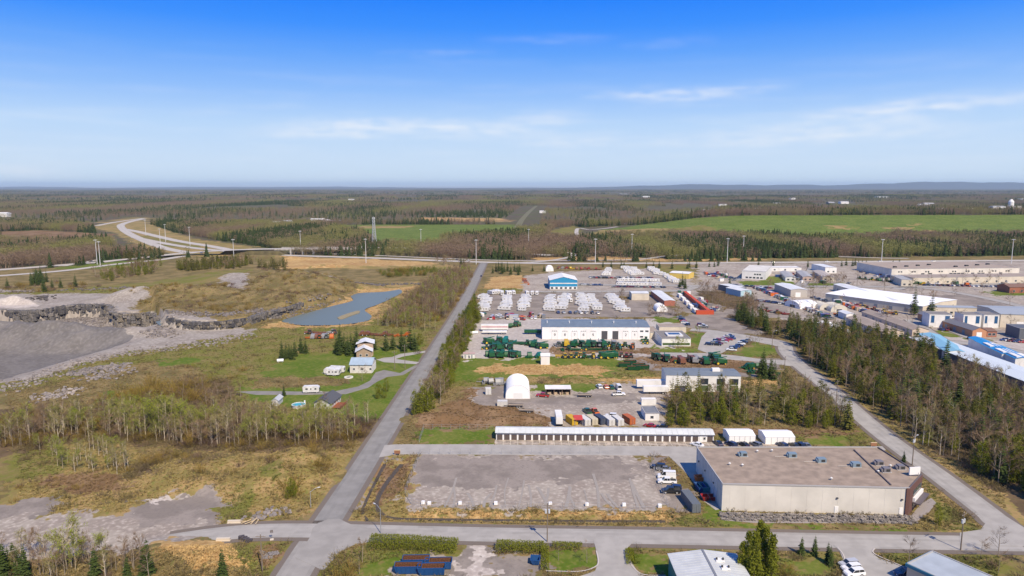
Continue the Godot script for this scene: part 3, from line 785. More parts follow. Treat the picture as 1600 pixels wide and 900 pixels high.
func make_kinds() -> void:
	rng.seed = 77
	kind("spruce", "spruce_tree", "dark green spruce", [spruce(12, 2.6), spruce(14, 2.7, 17), spruce(10, 2.3, 13)], [.10, .075, .055], [.045, .065, .018])
	kind("pine", "pine_tree", "olive brown conifer", [spruce(13, 2.2, 15, 7), cedar(12, 2.0, 44, 24, 0.2, 0.8)], [.11, .08, .06], [.092, .09, .020])
	kind("cedar", "cedar_tree", "yellow-green cedar", [cedar(8, 1.7), cedar(9.5, 1.6, 70), cedar(7, 2.0, 64)], [.12, .09, .07], [.135, .148, .016])
	kind("column", "tall_cedar", "tall columnar yellow-green cedar", [cedar(14, 2.0, 130, 26, 0.03, 0.7, true), cedar(12.5, 1.8, 120, 26, 0.03, 0.7, true)], [.12, .09, .07], [.135, .148, .016])
	kind("bare", "bare_tree", "leafless grey-brown tree", [bare(11, 3.6), bare(12, 3.2, 9), bare(9, 3.4, 8), bare(13, 3.0, 9)], [.27, .22, .165], [.205, .142, .09])
	kind("birch", "birch_tree", "pale-trunked birch with yellow-green buds", [bare(12, 2.4, 9, 1, 0.8), bare(13, 2.2, 9, 1, 0.9), bare(10, 2.6, 8, 1, 0.8)], [.47, .40, .30], [.24, .20, .11], [.28, .28, .045])
	kind("budding", "budding_tree", "tree in fresh yellow-green bud", [bare(11, 3.8, 10, 3, 0.6), bare(9, 3.6, 9, 4, 0.6)], [.36, .30, .2], [.2, .17, .08], [.26, .31, .03])
	kind("shrub", "bare_shrub", "leafless purple-brown shrub", [bush(2.6, 3.0), bush(3.4, 3.6, 50), bush(2.0, 3.2, 44)], [.1, .08, .07], [.13, .088, .068])
	kind("willow", "willow_shrub", "orange-brown budding shrub", [bush(3.2, 3.4, 44, 1), bush(2.4, 3.0, 44, 1), bush(4.2, 4.0, 60, 1)], [.1, .08, .07], [.20, .135, .045], [.24, .19, .028])
	kind("juniper", "green_shrub", "low green evergreen shrub", [cedar(2.6, 1.3, 22, 26, 0.02, 0.6), cedar(3.4, 1.2, 24, 26)], [.1, .08, .07], [.11, .13, .018])

func plant(key: String, p: Vector2, s := 1.0, zone := 0) -> void:
	plants.append([key, rng.randi() % kinds[key].variants.size(), p, s * rv(0.82, 1.2), rv(0, TAU), zone])

# fills a zone: list of [kind, share]; one plant every `area` square metres
func wood(poly: Array, area: float, mix: Array, zone: int, s := 1.0, gaps := 0.0) -> void:
	var P := PackedVector2Array(poly)
	var lo := P[0]
	var hi := P[0]
	for p in P:
		lo = lo.min(p); hi = hi.max(p)
	var n := int((hi.x - lo.x) * (hi.y - lo.y) / area)
	for i in n:
		var p := Vector2(rv(lo.x, hi.x), rv(lo.y, hi.y))
		if not inside(p, P) or built(p.x, p.y): continue
		if hills_noise.get_noise_2d(p.x * 6.0, p.y * 6.0) < gaps - 0.5: continue
		var r := rv(0, 1) + 0.5 * hills_noise.get_noise_2d(p.x * 3.0 + 900.0, p.y * 3.0)
		var acc := 0.0
		var got: String = mix[-1][0]
		for q in mix:
			acc += q[1]
			if r < acc:
				got = q[0]
				break
		plant(got, p, s, zone)

func rows(pts: Array, step: float, key: String, zone: int, s := 1.0, jitter := 0.8) -> void:
	for i in pts.size() - 1:
		var n := int(pts[i].distance_to(pts[i + 1]) / step)
		for k in n:
			plant(key, pts[i].lerp(pts[i + 1], (k + 0.5) / n) + Vector2(rv(-jitter, jitter), rv(-jitter, jitter)), s, zone)

func multi(called: String, label: String, mesh: Mesh, xf: Array, cols: Array, mt: Material) -> void:
	if xf.is_empty(): return
	var mm := MultiMesh.new()
	mm.transform_format = MultiMesh.TRANSFORM_3D
	mm.use_colors = cols.size() > 0
	mm.mesh = mesh
	mm.instance_count = xf.size()
	for i in xf.size():
		mm.set_instance_transform(i, xf[i])
		if cols.size() > 0:
			mm.set_instance_color(i, cols[i])
	var o := MultiMeshInstance3D.new()
	o.name = numbered(called)
	o.multimesh = mm
	o.material_override = mt
	add_child(o)
	tag(o, label, "", "", "stuff")

func grow() -> void:
	# the largest in the picture of each kind are trees of their own, the rest one mass
	var by := {}
	for p in plants:
		if not by.has(p[0]): by[p[0]] = []
		by[p[0]].append(p)
	var mass := M("plant_mass", 1, 1, 1, 0.85)
	mass.vertex_color_use_as_albedo = true
	mass.metallic_specular = 0.15
	for key in by:
		var k: Dictionary = kinds[key]
		var all: Array = by[key]
		all.sort_custom(func(a, b): return a[2].length() / a[3] < b[2].length() / b[3])
		var rest := {}
		for i in all.size():
			var p: Array = all[i]
			var y := height(p[2].x, p[2].y) - 0.05
			if i < 290 and absf(p[2].x) < -p[2].y * 0.745 + 4.0:
				var v: Array = k.variants[p[1]]
				var o := thing(k.called, "%s %s" % [k.phrase, zones[p[5]]], "shrub" if "shrub" in k.called else "tree", v3(p[2], y), p[4], "%s %s" % [k.called.replace("_", " "), zones[p[5]]])
				o.scale = Vector3.ONE * p[3]
				if v[0]: part(o, "trunk", v[0], k.trunk)
				part(o, "crown", v[1], k.crown)
				if v.size() > 2 and v[2]: part(o, "leaves", v[2], k.leaves)
			else:
				if not rest.has(p[1]): rest[p[1]] = []
				rest[p[1]].append(Transform3D(Basis(Vector3.UP, p[4]).scaled(Vector3.ONE * p[3]), v3(p[2], y)))
		for v in rest:
			multi("woodland_" + key, "mass of %ss in the woods beyond" % k.phrase, k.joined[v], rest[v], [], mass)

func id_at(key: String, x: float, z: float) -> int:
	var g: Array = grid_ids[key]
	var i := int((x - g[1]) * g[3])
	var j := int((g[2] - z) * g[4])
	if i < 0 or j < 0 or i >= g[5] or j >= g[6]:
		return -1
	return g[0][j * g[5] + i]

func blob(n: int, h: float, r: float, conic: bool, s: float) -> ArrayMesh:
	var m := MB.new()
	if conic:
		for l in 7:
			var f := l / 7.0
			for k in 6:
				var an := TAU * k / 6 + l * 0.5 + rv(-.2, .2)
				var R := r * (1.0 - f) * rv(.8, 1.15) + 0.2
				var y := h * (0.1 + 0.86 * f)
				var c := Vector3(cos(an) * R, y - R * 0.3, sin(an) * R)
				var sd := Vector3(-sin(an), 0, cos(an)) * R * 0.55
				m.tri(Vector3(0, y + h * 0.16, 0), c + sd, c - sd)
	else:
		m.sliver(Vector3(0, -.3, 0), Vector3(rv(-.4, .4), h * 0.8, rv(-.4, .4)), 0.6)
		for k in n:
			var d := Vector3(rv(-1, 1), rv(-0.8, 1), rv(-1, 1))
			if d.length() > 1.0: d = d.normalized()
			var p := Vector3(d.x * r, h * 0.62 + d.y * h * 0.36, d.z * r)
			leaf(m, p, rv(0.5, 1.0) * s)
	return m.mesh()

func far_woods() -> void:
	rng.seed = 991
	var mass := M("far_plant_mass", 1, 1, 1, 0.9)
	mass.vertex_color_use_as_albedo = true
	mass.metallic_specular = 0.1
	var cone := [blob(0, 14, 3.0, true, 1), blob(0, 12, 2.6, true, 1)]
	var round_ := [blob(80, 13, 3.8, false, 1.0), blob(70, 11, 3.4, false, 0.9)]
	var big_c := [blob(0, 15, 7.0, true, 1)]
	var big_r := [blob(40, 11, 11.0, false, 3.0)]
	for ring in [["c", -775, -1700, 105000, cone, round_], ["d", -1700, -4200, 90000, cone, round_], ["d", -4200, -7000, 30000, big_c, big_r], ["e", -7000, -15000, 40000, big_c, big_r]]:
		var xc := []
		var cc := []
		var xr := []
		var cr := []
		for i in ring[3]:
			var z: float = lerpf(ring[1], ring[2], sqrt(rv(0, 1)) if ring[0] != "c" else rv(0, 1))
			var x := rv(-1, 1) * (-z * 0.76 + 40.0)
			var id := id_at(ring[0], x, z)
			if id != 11 and id != 6: continue
			if near_road(x, z): continue
			var fz := 0.35 if z < -1700.0 else 1.0
			var a := hills_noise.get_noise_2d(x * 0.5 * fz, z * 0.16 * fz)
			var b := hills_noise.get_noise_2d(x * 0.7 * fz + 5000.0, z * 0.2 * fz)
			if z < -1700.0 and hills_noise.get_noise_2d(x * 0.12 + 300.0, z * 0.05) > 0.27: continue
			var s := rv(0.75, 1.25)
			var t := Transform3D(Basis(Vector3.UP, rv(0, TAU)).scaled(Vector3(s, s * rv(0.85, 1.15), s)), Vector3(x, height(x, z) - 0.2, z))
			if rv(0, 1) < 0.20 + 1.4 * a:
				xc.append(t)
				var k := rv(0.8, 1.3)
				cc.append(Color(.036 * k, .052 * k, .018 * k))
			else:
				xr.append(t)
				var k := rv(0.8, 1.25)
				var c := Color(.185, .132, .092).lerp(Color(.185, .185, .062), clampf(0.35 + 1.6 * b + rv(-.25, .25), 0, 1))
				cr.append(Color(c.r * k, c.g * k, c.b * k))
		for v in ring[4].size():
			multi("far_conifers", "dark conifers in the distant forest", ring[4][v], pick(xc, v, ring[4].size()), pick(cc, v, ring[4].size()), mass)
		for v in ring[5].size():
			multi("far_forest", "leafless and budding trees of the distant forest", ring[5][v], pick(xr, v, ring[5].size()), pick(cr, v, ring[5].size()), mass)

func pick(a: Array, k: int, n: int) -> Array:
	var r := []
	for i in range(k, a.size(), n):
		r.append(a[i])
	return r

# tufts and low brush that cover the rough ground
func tufts() -> void:
	rng.seed = 41
	var t := MB.new()
	for k in 14:
		var an := rv(0, TAU)
		var b := Vector3(cos(an), 0, sin(an)) * rv(0, .35)
		var e := b * 1.6 + Vector3(rv(-.2, .2), rv(.3, .7), rv(-.2, .2))
		m_blade(t, b, e)
	var low: ArrayMesh = bush(1.1, 1.6, 16, 0, 0.05)[1]
	var mass := M("tuft_mass", 1, 1, 1, 0.9)
	mass.vertex_color_use_as_albedo = true
	var grass := t.mesh()
	var gx := []
	var gc := []
	var sx := []
	var sc := []
	var tone := {0: [.20, .15, .06], 7: [.135, .14, .03], 14: [.23, .175, .06], 5: [.40, .27, .11], 6: [.13, .10, .05], 3: [.17, .11, .05]}
	for i in 150000:
		var z := -150.0 - 480.0 * pow(rv(0, 1), 1.5)
		var x := rv(-1, 1) * (-z * 0.74)
		var id := id_at("a" if z > -330.0 else "b", x, z)
		if not tone.has(id): continue
		if near_road(x, z) or built(x, z): continue
		var c: Array = tone[id]
		var k := rv(0.75, 1.3)
		var s := rv(0.6, 1.5)
		var nz := hills_noise.get_noise_2d(x * 8.0, z * 8.0)
		if id in [6, 0, 14, 7] and rv(0, 1) < (0.30 if id == 6 else 0.02 + maxf(0, nz) * 0.25):
			sx.append(Transform3D(Basis(Vector3.UP, rv(0, TAU)).scaled(Vector3.ONE * s * 1.2), Vector3(x, height(x, z), z)))
			sc.append(Color(.12 * k, .085 * k, .05 * k).lerp(Color(.16 * k, .13 * k, .03 * k), rv(0, 1) * 0.8))
		else:
			gx.append(Transform3D(Basis(Vector3.UP, rv(0, TAU)).scaled(Vector3(s, s * 0.55, s)), Vector3(x, height(x, z) - 0.03, z)))
			gc.append(Color(c[0] * k, c[1] * k, c[2] * k))
	multi("dry_grass", "tufts of dry and greening grass on the rough ground", grass, gx, gc, mass)
	multi("low_brush", "low leafless brush scattered over the rough ground", low, sx, sc, mass)

func m_blade(t: MB, b: Vector3, e: Vector3) -> void:
	var s := (e - b).cross(Vector3.UP).normalized() * 0.09
	t.tri(b - s, e, b + s)

var road_lines := []   # [points, half width] kept free of plants
func near_road(x: float, z: float) -> bool:
	var p := Vector2(x, z)
	for r in road_lines:
		if p.x < r[2].position.x or p.y < r[2].position.y or p.x > r[2].end.x or p.y > r[2].end.y: continue
		if line_dist(p, r[0]) < r[1]: return true
	return false

func keep_clear(pts: Array, half: float) -> void:
	var r := Rect2(pts[0], Vector2.ZERO)
	for p in pts:
		r = r.expand(p)
	road_lines.append([pts, half, r.grow(half)])

# ---------------------------------------------------------------- buildings
# A -> B is the front foot of the wall, left to right as seen from the south; the house reaches back by depth. Local x runs along the front, z points out of it.
func building(called: String, label: String, category: String, A: Vector2, B: Vector2, depth: float, h: float, wall: Material, roof: Material, rise := 0.0, axis := "x", over := 0.35, group := "") -> Node3D:
	var d := (B - A).normalized()
	var w := A.distance_to(B)
	var o := thing(called, label, category, v3(A, height(A.x, A.y)), atan2(-d.y, d.x), group)
	o.set_meta("w", w)
	o.set_meta("d", depth)
	var bk := Vector2(d.y, -d.x) * (depth + 1.0)
	var ft := Vector2(-d.y, d.x)
	clear_poly(PackedVector2Array([A - d + ft, B + d + ft, B + d + bk, A - d + bk]))
	var m := MB.new()
	var a := Vector3(0, -0.3, 0)
	var b := Vector3(w, -0.3, 0)
	var c := Vector3(w, -0.3, -depth)
	var e := Vector3(0, -0.3, -depth)
	var u := Vector3(0, h + 0.3, 0)
	for q in [[a, b], [b, c], [c, e], [e, a]]:
		m.quad(q[0], q[0] + u, q[1] + u, q[1])
	var r := MB.new()
	if rise <= 0.0:
		part(o, "wall", m.mesh(), wall)
		r.box(Vector3(w / 2, h - 0.12, -depth / 2), Vector3(w - 0.3, 0.2, depth - 0.3))
		part(o, "roof", r.mesh(), roof)
		var cap := MB.new()
		for q in [[Vector3(w / 2, h + 0.06, 0), Vector3(w + 0.16, 0.22, 0.3)], [Vector3(w / 2, h + 0.06, -depth), Vector3(w + 0.16, 0.22, 0.3)], [Vector3(0, h + 0.055, -depth / 2), Vector3(0.3, 0.2, depth - 0.31)], [Vector3(w, h + 0.055, -depth / 2), Vector3(0.3, 0.2, depth - 0.31)]]:
			cap.box(q[0], q[1])
		part(o, "coping", cap.mesh(), M("coping", .35, .34, .33, 0.6))
		return o
	var th := 0.12
	if axis == "x":
		for x in [0.0, w]:
			var p := Vector3(x, h, 0)
			var q := Vector3(x, h, -depth)
			var t := Vector3(x, h + rise, -depth / 2)
			if x == 0.0: m.tri(q, t, p)
			else: m.tri(p, t, q)
		var k := over / (depth / 2) * rise
		for s in [[over, -depth / 2], [-depth - over, -depth / 2]]:
			var l0 := Vector3(-over, h - k + 0.03, s[0])
			var l1 := Vector3(w + over, h - k + 0.03, s[0])
			var t0 := Vector3(-over, h + rise + 0.03, s[1])
			var t1 := Vector3(w + over, h + rise + 0.03, s[1])
			slab(r, l0, l1, t1, t0, th)
	else:
		for z in [0.0, -depth]:
			var p := Vector3(0, h, z)
			var q := Vector3(w, h, z)
			var t := Vector3(w / 2, h + rise, z)
			if z == 0.0: m.tri(p, t, q)
			else: m.tri(q, t, p)
		var k := over / (w / 2) * rise
		for s in [[-over, w / 2], [w + over, w / 2]]:
			var l0 := Vector3(s[0], h - k + 0.03, over)
			var l1 := Vector3(s[0], h - k + 0.03, -depth - over)
			var t0 := Vector3(s[1], h + rise + 0.03, over)
			var t1 := Vector3(s[1], h + rise + 0.03, -depth - over)
			slab(r, l0, l1, t1, t0, th)
	part(o, "wall", m.mesh(), wall)
	part(o, "roof", r.mesh(), roof)
	return o

func slab(m: MB, a: Vector3, b: Vector3, c: Vector3, d: Vector3, t: float) -> void:
	var n := (b - a).cross(d - a).normalized()
	if n.y < 0: n = -n
	n *= t
	m.quad(a + n, d + n, c + n, b + n)
	m.quad(a, b, c, d)
	for q in [[a, b], [b, c], [c, d], [d, a]]:
		m.quad(q[0], q[1], q[1] + n, q[0] + n)

# something set into a wall. face: "f" front, "l" left, "r" right; u metres along the face from its left end as seen from outside, y the height of its foot
func on_wall(o: Node3D, face: String, u: float, y: float, w: float, h: float, called: String, mt: Material, frame: Material = null, proud := 0.05) -> MeshInstance3D:
	var W: float = o.get_meta("w")
	var D: float = o.get_meta("d")
	var at := Vector3(u + w / 2, y + h / 2, 0)
	var turn := Vector3.ZERO
	if face == "l":
		at = Vector3(0, y + h / 2, -D + u + w / 2); turn = Vector3(0, -PI / 2, 0)
	elif face == "r":
		at = Vector3(W, y + h / 2, -(u + w / 2)); turn = Vector3(0, PI / 2, 0)
	if frame:
		var f := MB.new()
		var t := 0.12
		f.box(Vector3(0, h / 2 + t / 2, 0), Vector3(w + t * 2, t, 0.16)); f.box(Vector3(0, -h / 2 - t / 2, 0), Vector3(w + t * 2, t, 0.2))
		f.box(Vector3(w / 2 + t / 2, 0, 0), Vector3(t, h, 0.16)); f.box(Vector3(-w / 2 - t / 2, 0, 0), Vector3(t, h, 0.16))
		var fr := part(o, called, f.mesh(), frame, at, Vector3.ONE, turn)
		bx(fr, "pane" if "window" in called else "panel", mt, Vector3.ZERO, Vector3(w, h, proud * 2))
		return fr
	return bx(o, called, mt, at, Vector3(w, h, proud * 2), turn)

func windows(o: Node3D, face: String, u0: float, u1: float, n: int, y: float, w: float, h: float, frame: Material) -> void:
	for i in n:
		on_wall(o, face, lerpf(u0, u1, (i + 0.5) / n) - w / 2, y, w, h, "window", glass("window_glass", .03, .04, .05), frame)

func hoop(called: String, label: String, A: Vector2, B: Vector2, depth: float, h: float, mt: Material, door: Material, open_front := false, side := 0.45) -> Node3D:
	var d := (B - A).normalized()
	var w := A.distance_to(B)
	var o := thing(called, label, "tent building", v3(A), atan2(-d.y, d.x))
	o.set_meta("w", w); o.set_meta("d", depth)
	var prof := []
	for i in 17:
		var t := i / 16.0
		var an := PI * (1.0 - t)
		var y := h * pow(sin(an), 0.62)
		prof.append(Vector2(w / 2 + cos(an) * w / 2 * (1.0 - 0.10 * pow(sin(an), 3.0)), y))
	var m := MB.new()
	var n := maxi(2, int(depth / 2.2))
	for k in n:
		for i in 16:
			var z0 := -depth * k / n
			var z1 := -depth * (k + 1) / n
			var p: Vector2 = prof[i]
			var q: Vector2 = prof[i + 1]
			m.quad(Vector3(p.x, p.y - 0.1, z0), Vector3(p.x, p.y - 0.1, z1), Vector3(q.x, q.y - 0.1, z1), Vector3(q.x, q.y - 0.1, z0))
	part(o, "cover", m.mesh(), mt)
	for k in n + 1:
		var r := MB.new()
		for i in 16:
			r.tube(Vector3(prof[i].x, prof[i].y - 0.06, -depth * k / n), Vector3(prof[i + 1].x, prof[i + 1].y - 0.06, -depth * k / n), 0.09, 0.09, 4)
		part(o, "hoop", r.mesh(), mt)
	for z in ([-depth + 0.02] if open_front else [-0.02, -depth + 0.02]):
		var e := MB.new()
		for i in 16:
			e.tri(Vector3(w / 2, -0.2, z), Vector3(prof[i].x, prof[i].y - 0.1, z), Vector3(prof[i + 1].x, prof[i + 1].y - 0.1, z))
		part(o, "end_panel", e.mesh(), mt)
	if not open_front:
		on_wall(o, "f", w * 0.34, 0.05, w * 0.34, h * 0.38, "door", door, M("white_trim", .72, .71, .69, 0.6))
	return o

# ---------------------------------------------------------------- vehicles (front towards -z)
func wheel_mesh(r: float, w: float) -> ArrayMesh:
	var key := "wheel%.2f_%.2f" % [r, w]
	if not meshes.has(key):
		var m := MB.new()
		m.tube(Vector3(-w / 2, 0, 0), Vector3(w / 2, 0, 0), r, r, 12, true)
		meshes[key] = m.mesh()
	return meshes[key]

func hub_mesh(r: float, w: float) -> ArrayMesh:
	return wheel_mesh(r * 0.58, w + 0.03)

func wheels(o: Node3D, r: float, w: float, track: float, zs: Array, rim: Material) -> void:
	for z in zs:
		for s in [-1, 1]:
			var t := part(o, "wheel", wheel_mesh(r, w), M("tyre", .02, .02, .02, 0.9), Vector3(s * track / 2, r, z))
			part(t, "rim", hub_mesh(r, w), rim)

func paint_mat(key: String) -> StandardMaterial3D:
	var c: Array = {"white": [.74, .74, .73], "black": [.015, .016, .018], "grey": [.16, .165, .17], "silver": [.42, .43, .44], "blue": [.02, .045, .16], "navy": [.012, .02, .055], "red": [.33, .02, .018], "maroon": [.12, .01, .02], "green": [.015, .09, .035], "orange": [.62, .14, .02], "yellow": [.68, .42, .02], "tan": [.45, .36, .25], "teal": [.02, .2, .22]}[key]
	var m := M("paint_" + key, c[0], c[1], c[2], 0.35)
	m.clearcoat_enabled = true
	m.clearcoat = 0.6
	m.clearcoat_roughness = 0.1
	return m

var car_shapes := {}
func car_shape(kind_: String) -> Dictionary:
	if car_shapes.has(kind_): return car_shapes[kind_]
	var L := 4.7
	var W := 1.84
	var low: PackedVector2Array
	var cab: PackedVector2Array
	var top: PackedVector2Array
	var wr := 0.34
	match kind_:
		"sedan":
			low = PackedVector2Array([Vector2(2.3, .32), Vector2(2.36, .7), Vector2(2.2, .96), Vector2(1.5, 1.0), Vector2(-.9, .98), Vector2(-2.0, .84), Vector2(-2.32, .62), Vector2(-2.3, .32)])
			cab = PackedVector2Array([Vector2(1.75, .97), Vector2(1.1, 1.4), Vector2(-.25, 1.42), Vector2(-1.0, .96)])
		"suv":
			low = PackedVector2Array([Vector2(2.3, .36), Vector2(2.36, .8), Vector2(2.28, 1.1), Vector2(-.95, 1.08), Vector2(-2.1, .98), Vector2(-2.34, .7), Vector2(-2.3, .36)])
			cab = PackedVector2Array([Vector2(2.2, 1.08), Vector2(1.95, 1.66), Vector2(-.35, 1.68), Vector2(-1.05, 1.06)])
			W = 1.92; wr = 0.37
		"pickup":
			low = PackedVector2Array([Vector2(2.85, .45), Vector2(2.88, 1.15), Vector2(-1.3, 1.15), Vector2(-2.6, 1.08), Vector2(-2.8, .8), Vector2(-2.78, .45)])
			cab = PackedVector2Array([Vector2(.85, 1.14), Vector2(.75, 1.84), Vector2(-.7, 1.86), Vector2(-1.4, 1.14)])
			W = 2.0; wr = 0.41
		"van":
			low = PackedVector2Array([Vector2(2.8, .4), Vector2(2.85, 1.25), Vector2(-1.5, 1.25), Vector2(-2.6, 1.0), Vector2(-2.8, .7), Vector2(-2.75, .4)])
			cab = PackedVector2Array([Vector2(2.82, 1.24), Vector2(2.7, 2.35), Vector2(-1.0, 2.35), Vector2(-1.8, 1.22)])
			W = 2.0; wr = 0.37
	var a := MB.new()
	a.extrude(low, W, 0.9, 0.07)
	var b := MB.new()
	b.extrude(cab, W - 0.2, 1.3, 0.12)
	var r := MB.new()
	var z0: float = cab[1].x
	var z1: float = cab[2].x
	var y: float = cab[1].y
	r.box(Vector3(0, y + 0.03, (z0 + z1) / 2), Vector3(W - 0.42, 0.07, absf(z0 - z1) + 0.1))
	for s in [-1, 1]:
		r.tube(Vector3(s * (W / 2 - 0.1), cab[3].y, cab[3].x + .05), Vector3(s * (W / 2 - 0.23), y, z1), 0.05, 0.05, 4)
		r.tube(Vector3(s * (W / 2 - 0.1), cab[0].y, cab[0].x - .05), Vector3(s * (W / 2 - 0.23), y, z0), 0.06, 0.06, 4)
		r.tube(Vector3(s * (W / 2 - 0.1), cab[3].y + .02, (z0 + z1) / 2), Vector3(s * (W / 2 - 0.23), y, (z0 + z1) / 2), 0.05, 0.05, 4)
	if kind_ == "van":
		r.box(Vector3(0, 1.75, 1.2), Vector3(W - 0.14, 1.0, 3.0))
	var bed: ArrayMesh = null
	if kind_ == "pickup":
		var q := MB.new()
		q.box(Vector3(0, 1.16, 1.85), Vector3(1.6, 0.06, 1.8))
		bed = q.mesh()
	car_shapes[kind_] = {"body": a.mesh(), "cabin": b.mesh(), "roof": r.mesh(), "bed": bed, "W": W, "wr": wr, "L": absf(low[0].x) + absf(low[-1].x)}
	return car_shapes[kind_]

func car(kind_: String, color: String, p: Vector2, turn: float, label: String, group := "") -> Node3D:
	var s := car_shape(kind_)
	var o := thing({"sedan": "parked_car", "suv": "parked_suv", "pickup": "pickup_truck", "van": "cargo_van"}[kind_], label, {"sedan": "car", "suv": "car", "pickup": "pickup truck", "van": "van"}[kind_], v3(p, height(p.x, p.y) + 0.03), turn, group)
	part(o, "body", s.body, paint_mat(color))
	part(o, "window_glass", s.cabin, glass("car_glass", .015, .018, .02))
	part(o, "roof", s.roof, paint_mat(color))
	if s.bed: part(o, "bed_floor", s.bed, M("bed_liner", .03, .03, .03, .9))
	wheels(o, s.wr, 0.24, s.W - 0.2, [s.L * 0.29, -s.L * 0.3], M("alloy", .4, .4, .4, .4))
	for k in [-1, 1]:
		bx(o, "headlight", M("lamp_lens", .7, .7, .7, .2), Vector3(k * (s.W / 2 - 0.35), 0.72, -s.L / 2 + 0.02), Vector3(.36, .14, .12))
		bx(o, "tail_light", M("tail_lens", .3, .01, .01, .3), Vector3(k * (s.W / 2 - 0.2), 0.82, s.L / 2 - 0.01), Vector3(.2, .22, .1))
	return o

# white caravan or fifth-wheel trailer
var rv_parts := {}
func caravan(p: Vector2, turn: float, label: String, group := "", L := 8.0, detail := false, motor := false) -> Node3D:
	var key := "%.1f%s" % [L, motor]
	if not rv_parts.has(key):
		var a := MB.new()
		var hl := L / 2
		a.extrude(PackedVector2Array([Vector2(hl, .55), Vector2(hl + .05, 2.9), Vector2(hl - .4, 3.15), Vector2(-hl + .9, 3.2), Vector2(-hl + .1, 2.7), Vector2(-hl - .1, 1.5), Vector2(-hl + .25, .6)]), 2.45)
		var w := MB.new()
		for s in [-1, 1]:
			for q in [[-.28, .9], [.0, .6], [.26, 1.1]]:
				w.box(Vector3(s * 1.235, 2.0, q[0] * L), Vector3(.04, .6, q[1] * .9))
		w.box(Vector3(0, 1.9, hl + .04), Vector3(1.1, .7, .06))
		if motor: w.box(Vector3(0, 1.75, -hl - .02), Vector3(2.0, .9, .3))
		var d := MB.new()
		for s in [-1, 1]:
			d.box(Vector3(s * 1.235, 1.2, 0), Vector3(.03, .1, L * .9))
		d.box(Vector3(0, 3.3, -.1 * L), Vector3(.9, .25, .9)); d.box(Vector3(.2, 3.25, .25 * L), Vector3(.5, .16, .5))
		d.box(Vector3(0, .5, -hl - .5), Vector3(.16, .12, 1.3))
		rv_parts[key] = [a.mesh(), w.mesh(), d.mesh()]
	var o := thing("motorhome" if motor else "caravan", label, "motorhome" if motor else "caravan", v3(p, height(p.x, p.y)), turn, group)
	part(o, "body", rv_parts[key][0], M("rv_white", .72, .715, .70, .4, "mid", 0, .08))
	part(o, "window_panes", rv_parts[key][1], glass("car_glass", .015, .018, .02))
	part(o, "trim", rv_parts[key][2], M("rv_trim", .55, .55, .56, .5))
	if detail or motor:
		wheels(o, 0.36, 0.24, 2.2, [0.3, 1.2] if not motor else [L * .3, -L * .36], M("alloy", .4, .4, .4, .4))
	else:
		wheels(o, 0.36, 0.24, 2.2, [0.5], M("alloy", .4, .4, .4, .4))
	return o

func container(called: String, label: String, p: Vector2, turn: float, mt: Material, L := 6.1, H := 2.6, group := "", y := 0.0) -> Node3D:
	var key := "container%.1f_%.1f" % [L, H]
	if not meshes.has(key):
		var m := MB.new()
		m.box(Vector3(0, H / 2 + .1, 0), Vector3(2.34, H - .2, L - .1))
		var n := int(L / 0.56)
		for i in n:
			for s in [-1, 1]:
				m.box(Vector3(s * 1.175, H / 2 + .1, -L / 2 + (i + .5) * L / n), Vector3(.05, H - .3, .26))
			m.box(Vector3(0, H + .005, -L / 2 + (i + .5) * L / n), Vector3(2.2, .04, .26))
		meshes[key] = m.mesh()
		var f := MB.new()
		for s in [-1, 1]:
			for t in [-1, 1]:
				f.box(Vector3(s * 1.17, H / 2, t * (L / 2 - .06)), Vector3(.12, H, .14))
			f.box(Vector3(s * 1.17, .1, 0), Vector3(.14, .18, L - .3)); f.box(Vector3(s * 1.17, H - .05, 0), Vector3(.14, .14, L - .3))
		meshes[key + "f"] = f.mesh()
	var o := thing(called, label, "container", v3(p, height(p.x, p.y) + y), turn, group)
	part(o, "body", meshes[key], mt)
	part(o, "frame", meshes[key + "f"], mt)
	for s in [-1, 1]:
		var d := bx(o, "door", mt, Vector3(s * .56, H / 2, L / 2 + .0), Vector3(1.06, H - .35, .08))
		part(d, "lock_bar", BOX, M("galvanised", .45, .46, .47, .45, "", .6), Vector3(-s * .3, 0, .8), Vector3(.05, .96, .7))
	return o

func semi_trailer(called: String, label: String, p: Vector2, turn: float, body: Material, stripe: Material = null, L := 13.0, H := 2.8, tank := false) -> Node3D:
	var o := thing(called, label, "trailer", v3(p, height(p.x, p.y)), turn)
	var m := MB.new()
	if tank:
		m.tube(Vector3(0, 2.2, -L / 2), Vector3(0, 2.2, L / 2), 1.2, 1.2, 14, true)
	else:
		m.box(Vector3(0, 1.15 + H / 2, 0), Vector3(2.5, H, L))
	part(o, "body", m.mesh(), body)
	if stripe:
		for s in [-1, 1]:
			bx(o, "stripe", stripe, Vector3(s * (1.27 if not tank else 1.15), 1.15 + H * .55, 0), Vector3(.04, .45, L * .97))
	bx(o, "chassis", M("chassis", .03, .03, .03, .8), Vector3(0, 1.0, 0), Vector3(1.2, .26, L * .96))
	bx(o, "landing_leg", M("chassis", .03, .03, .03, .8), Vector3(0, .5, -L * .25), Vector3(1.8, .95, .2))
	wheels(o, 0.5, 0.5, 2.1, [L * .28, L * .38], M("alloy", .4, .4, .4, .4))
	return o

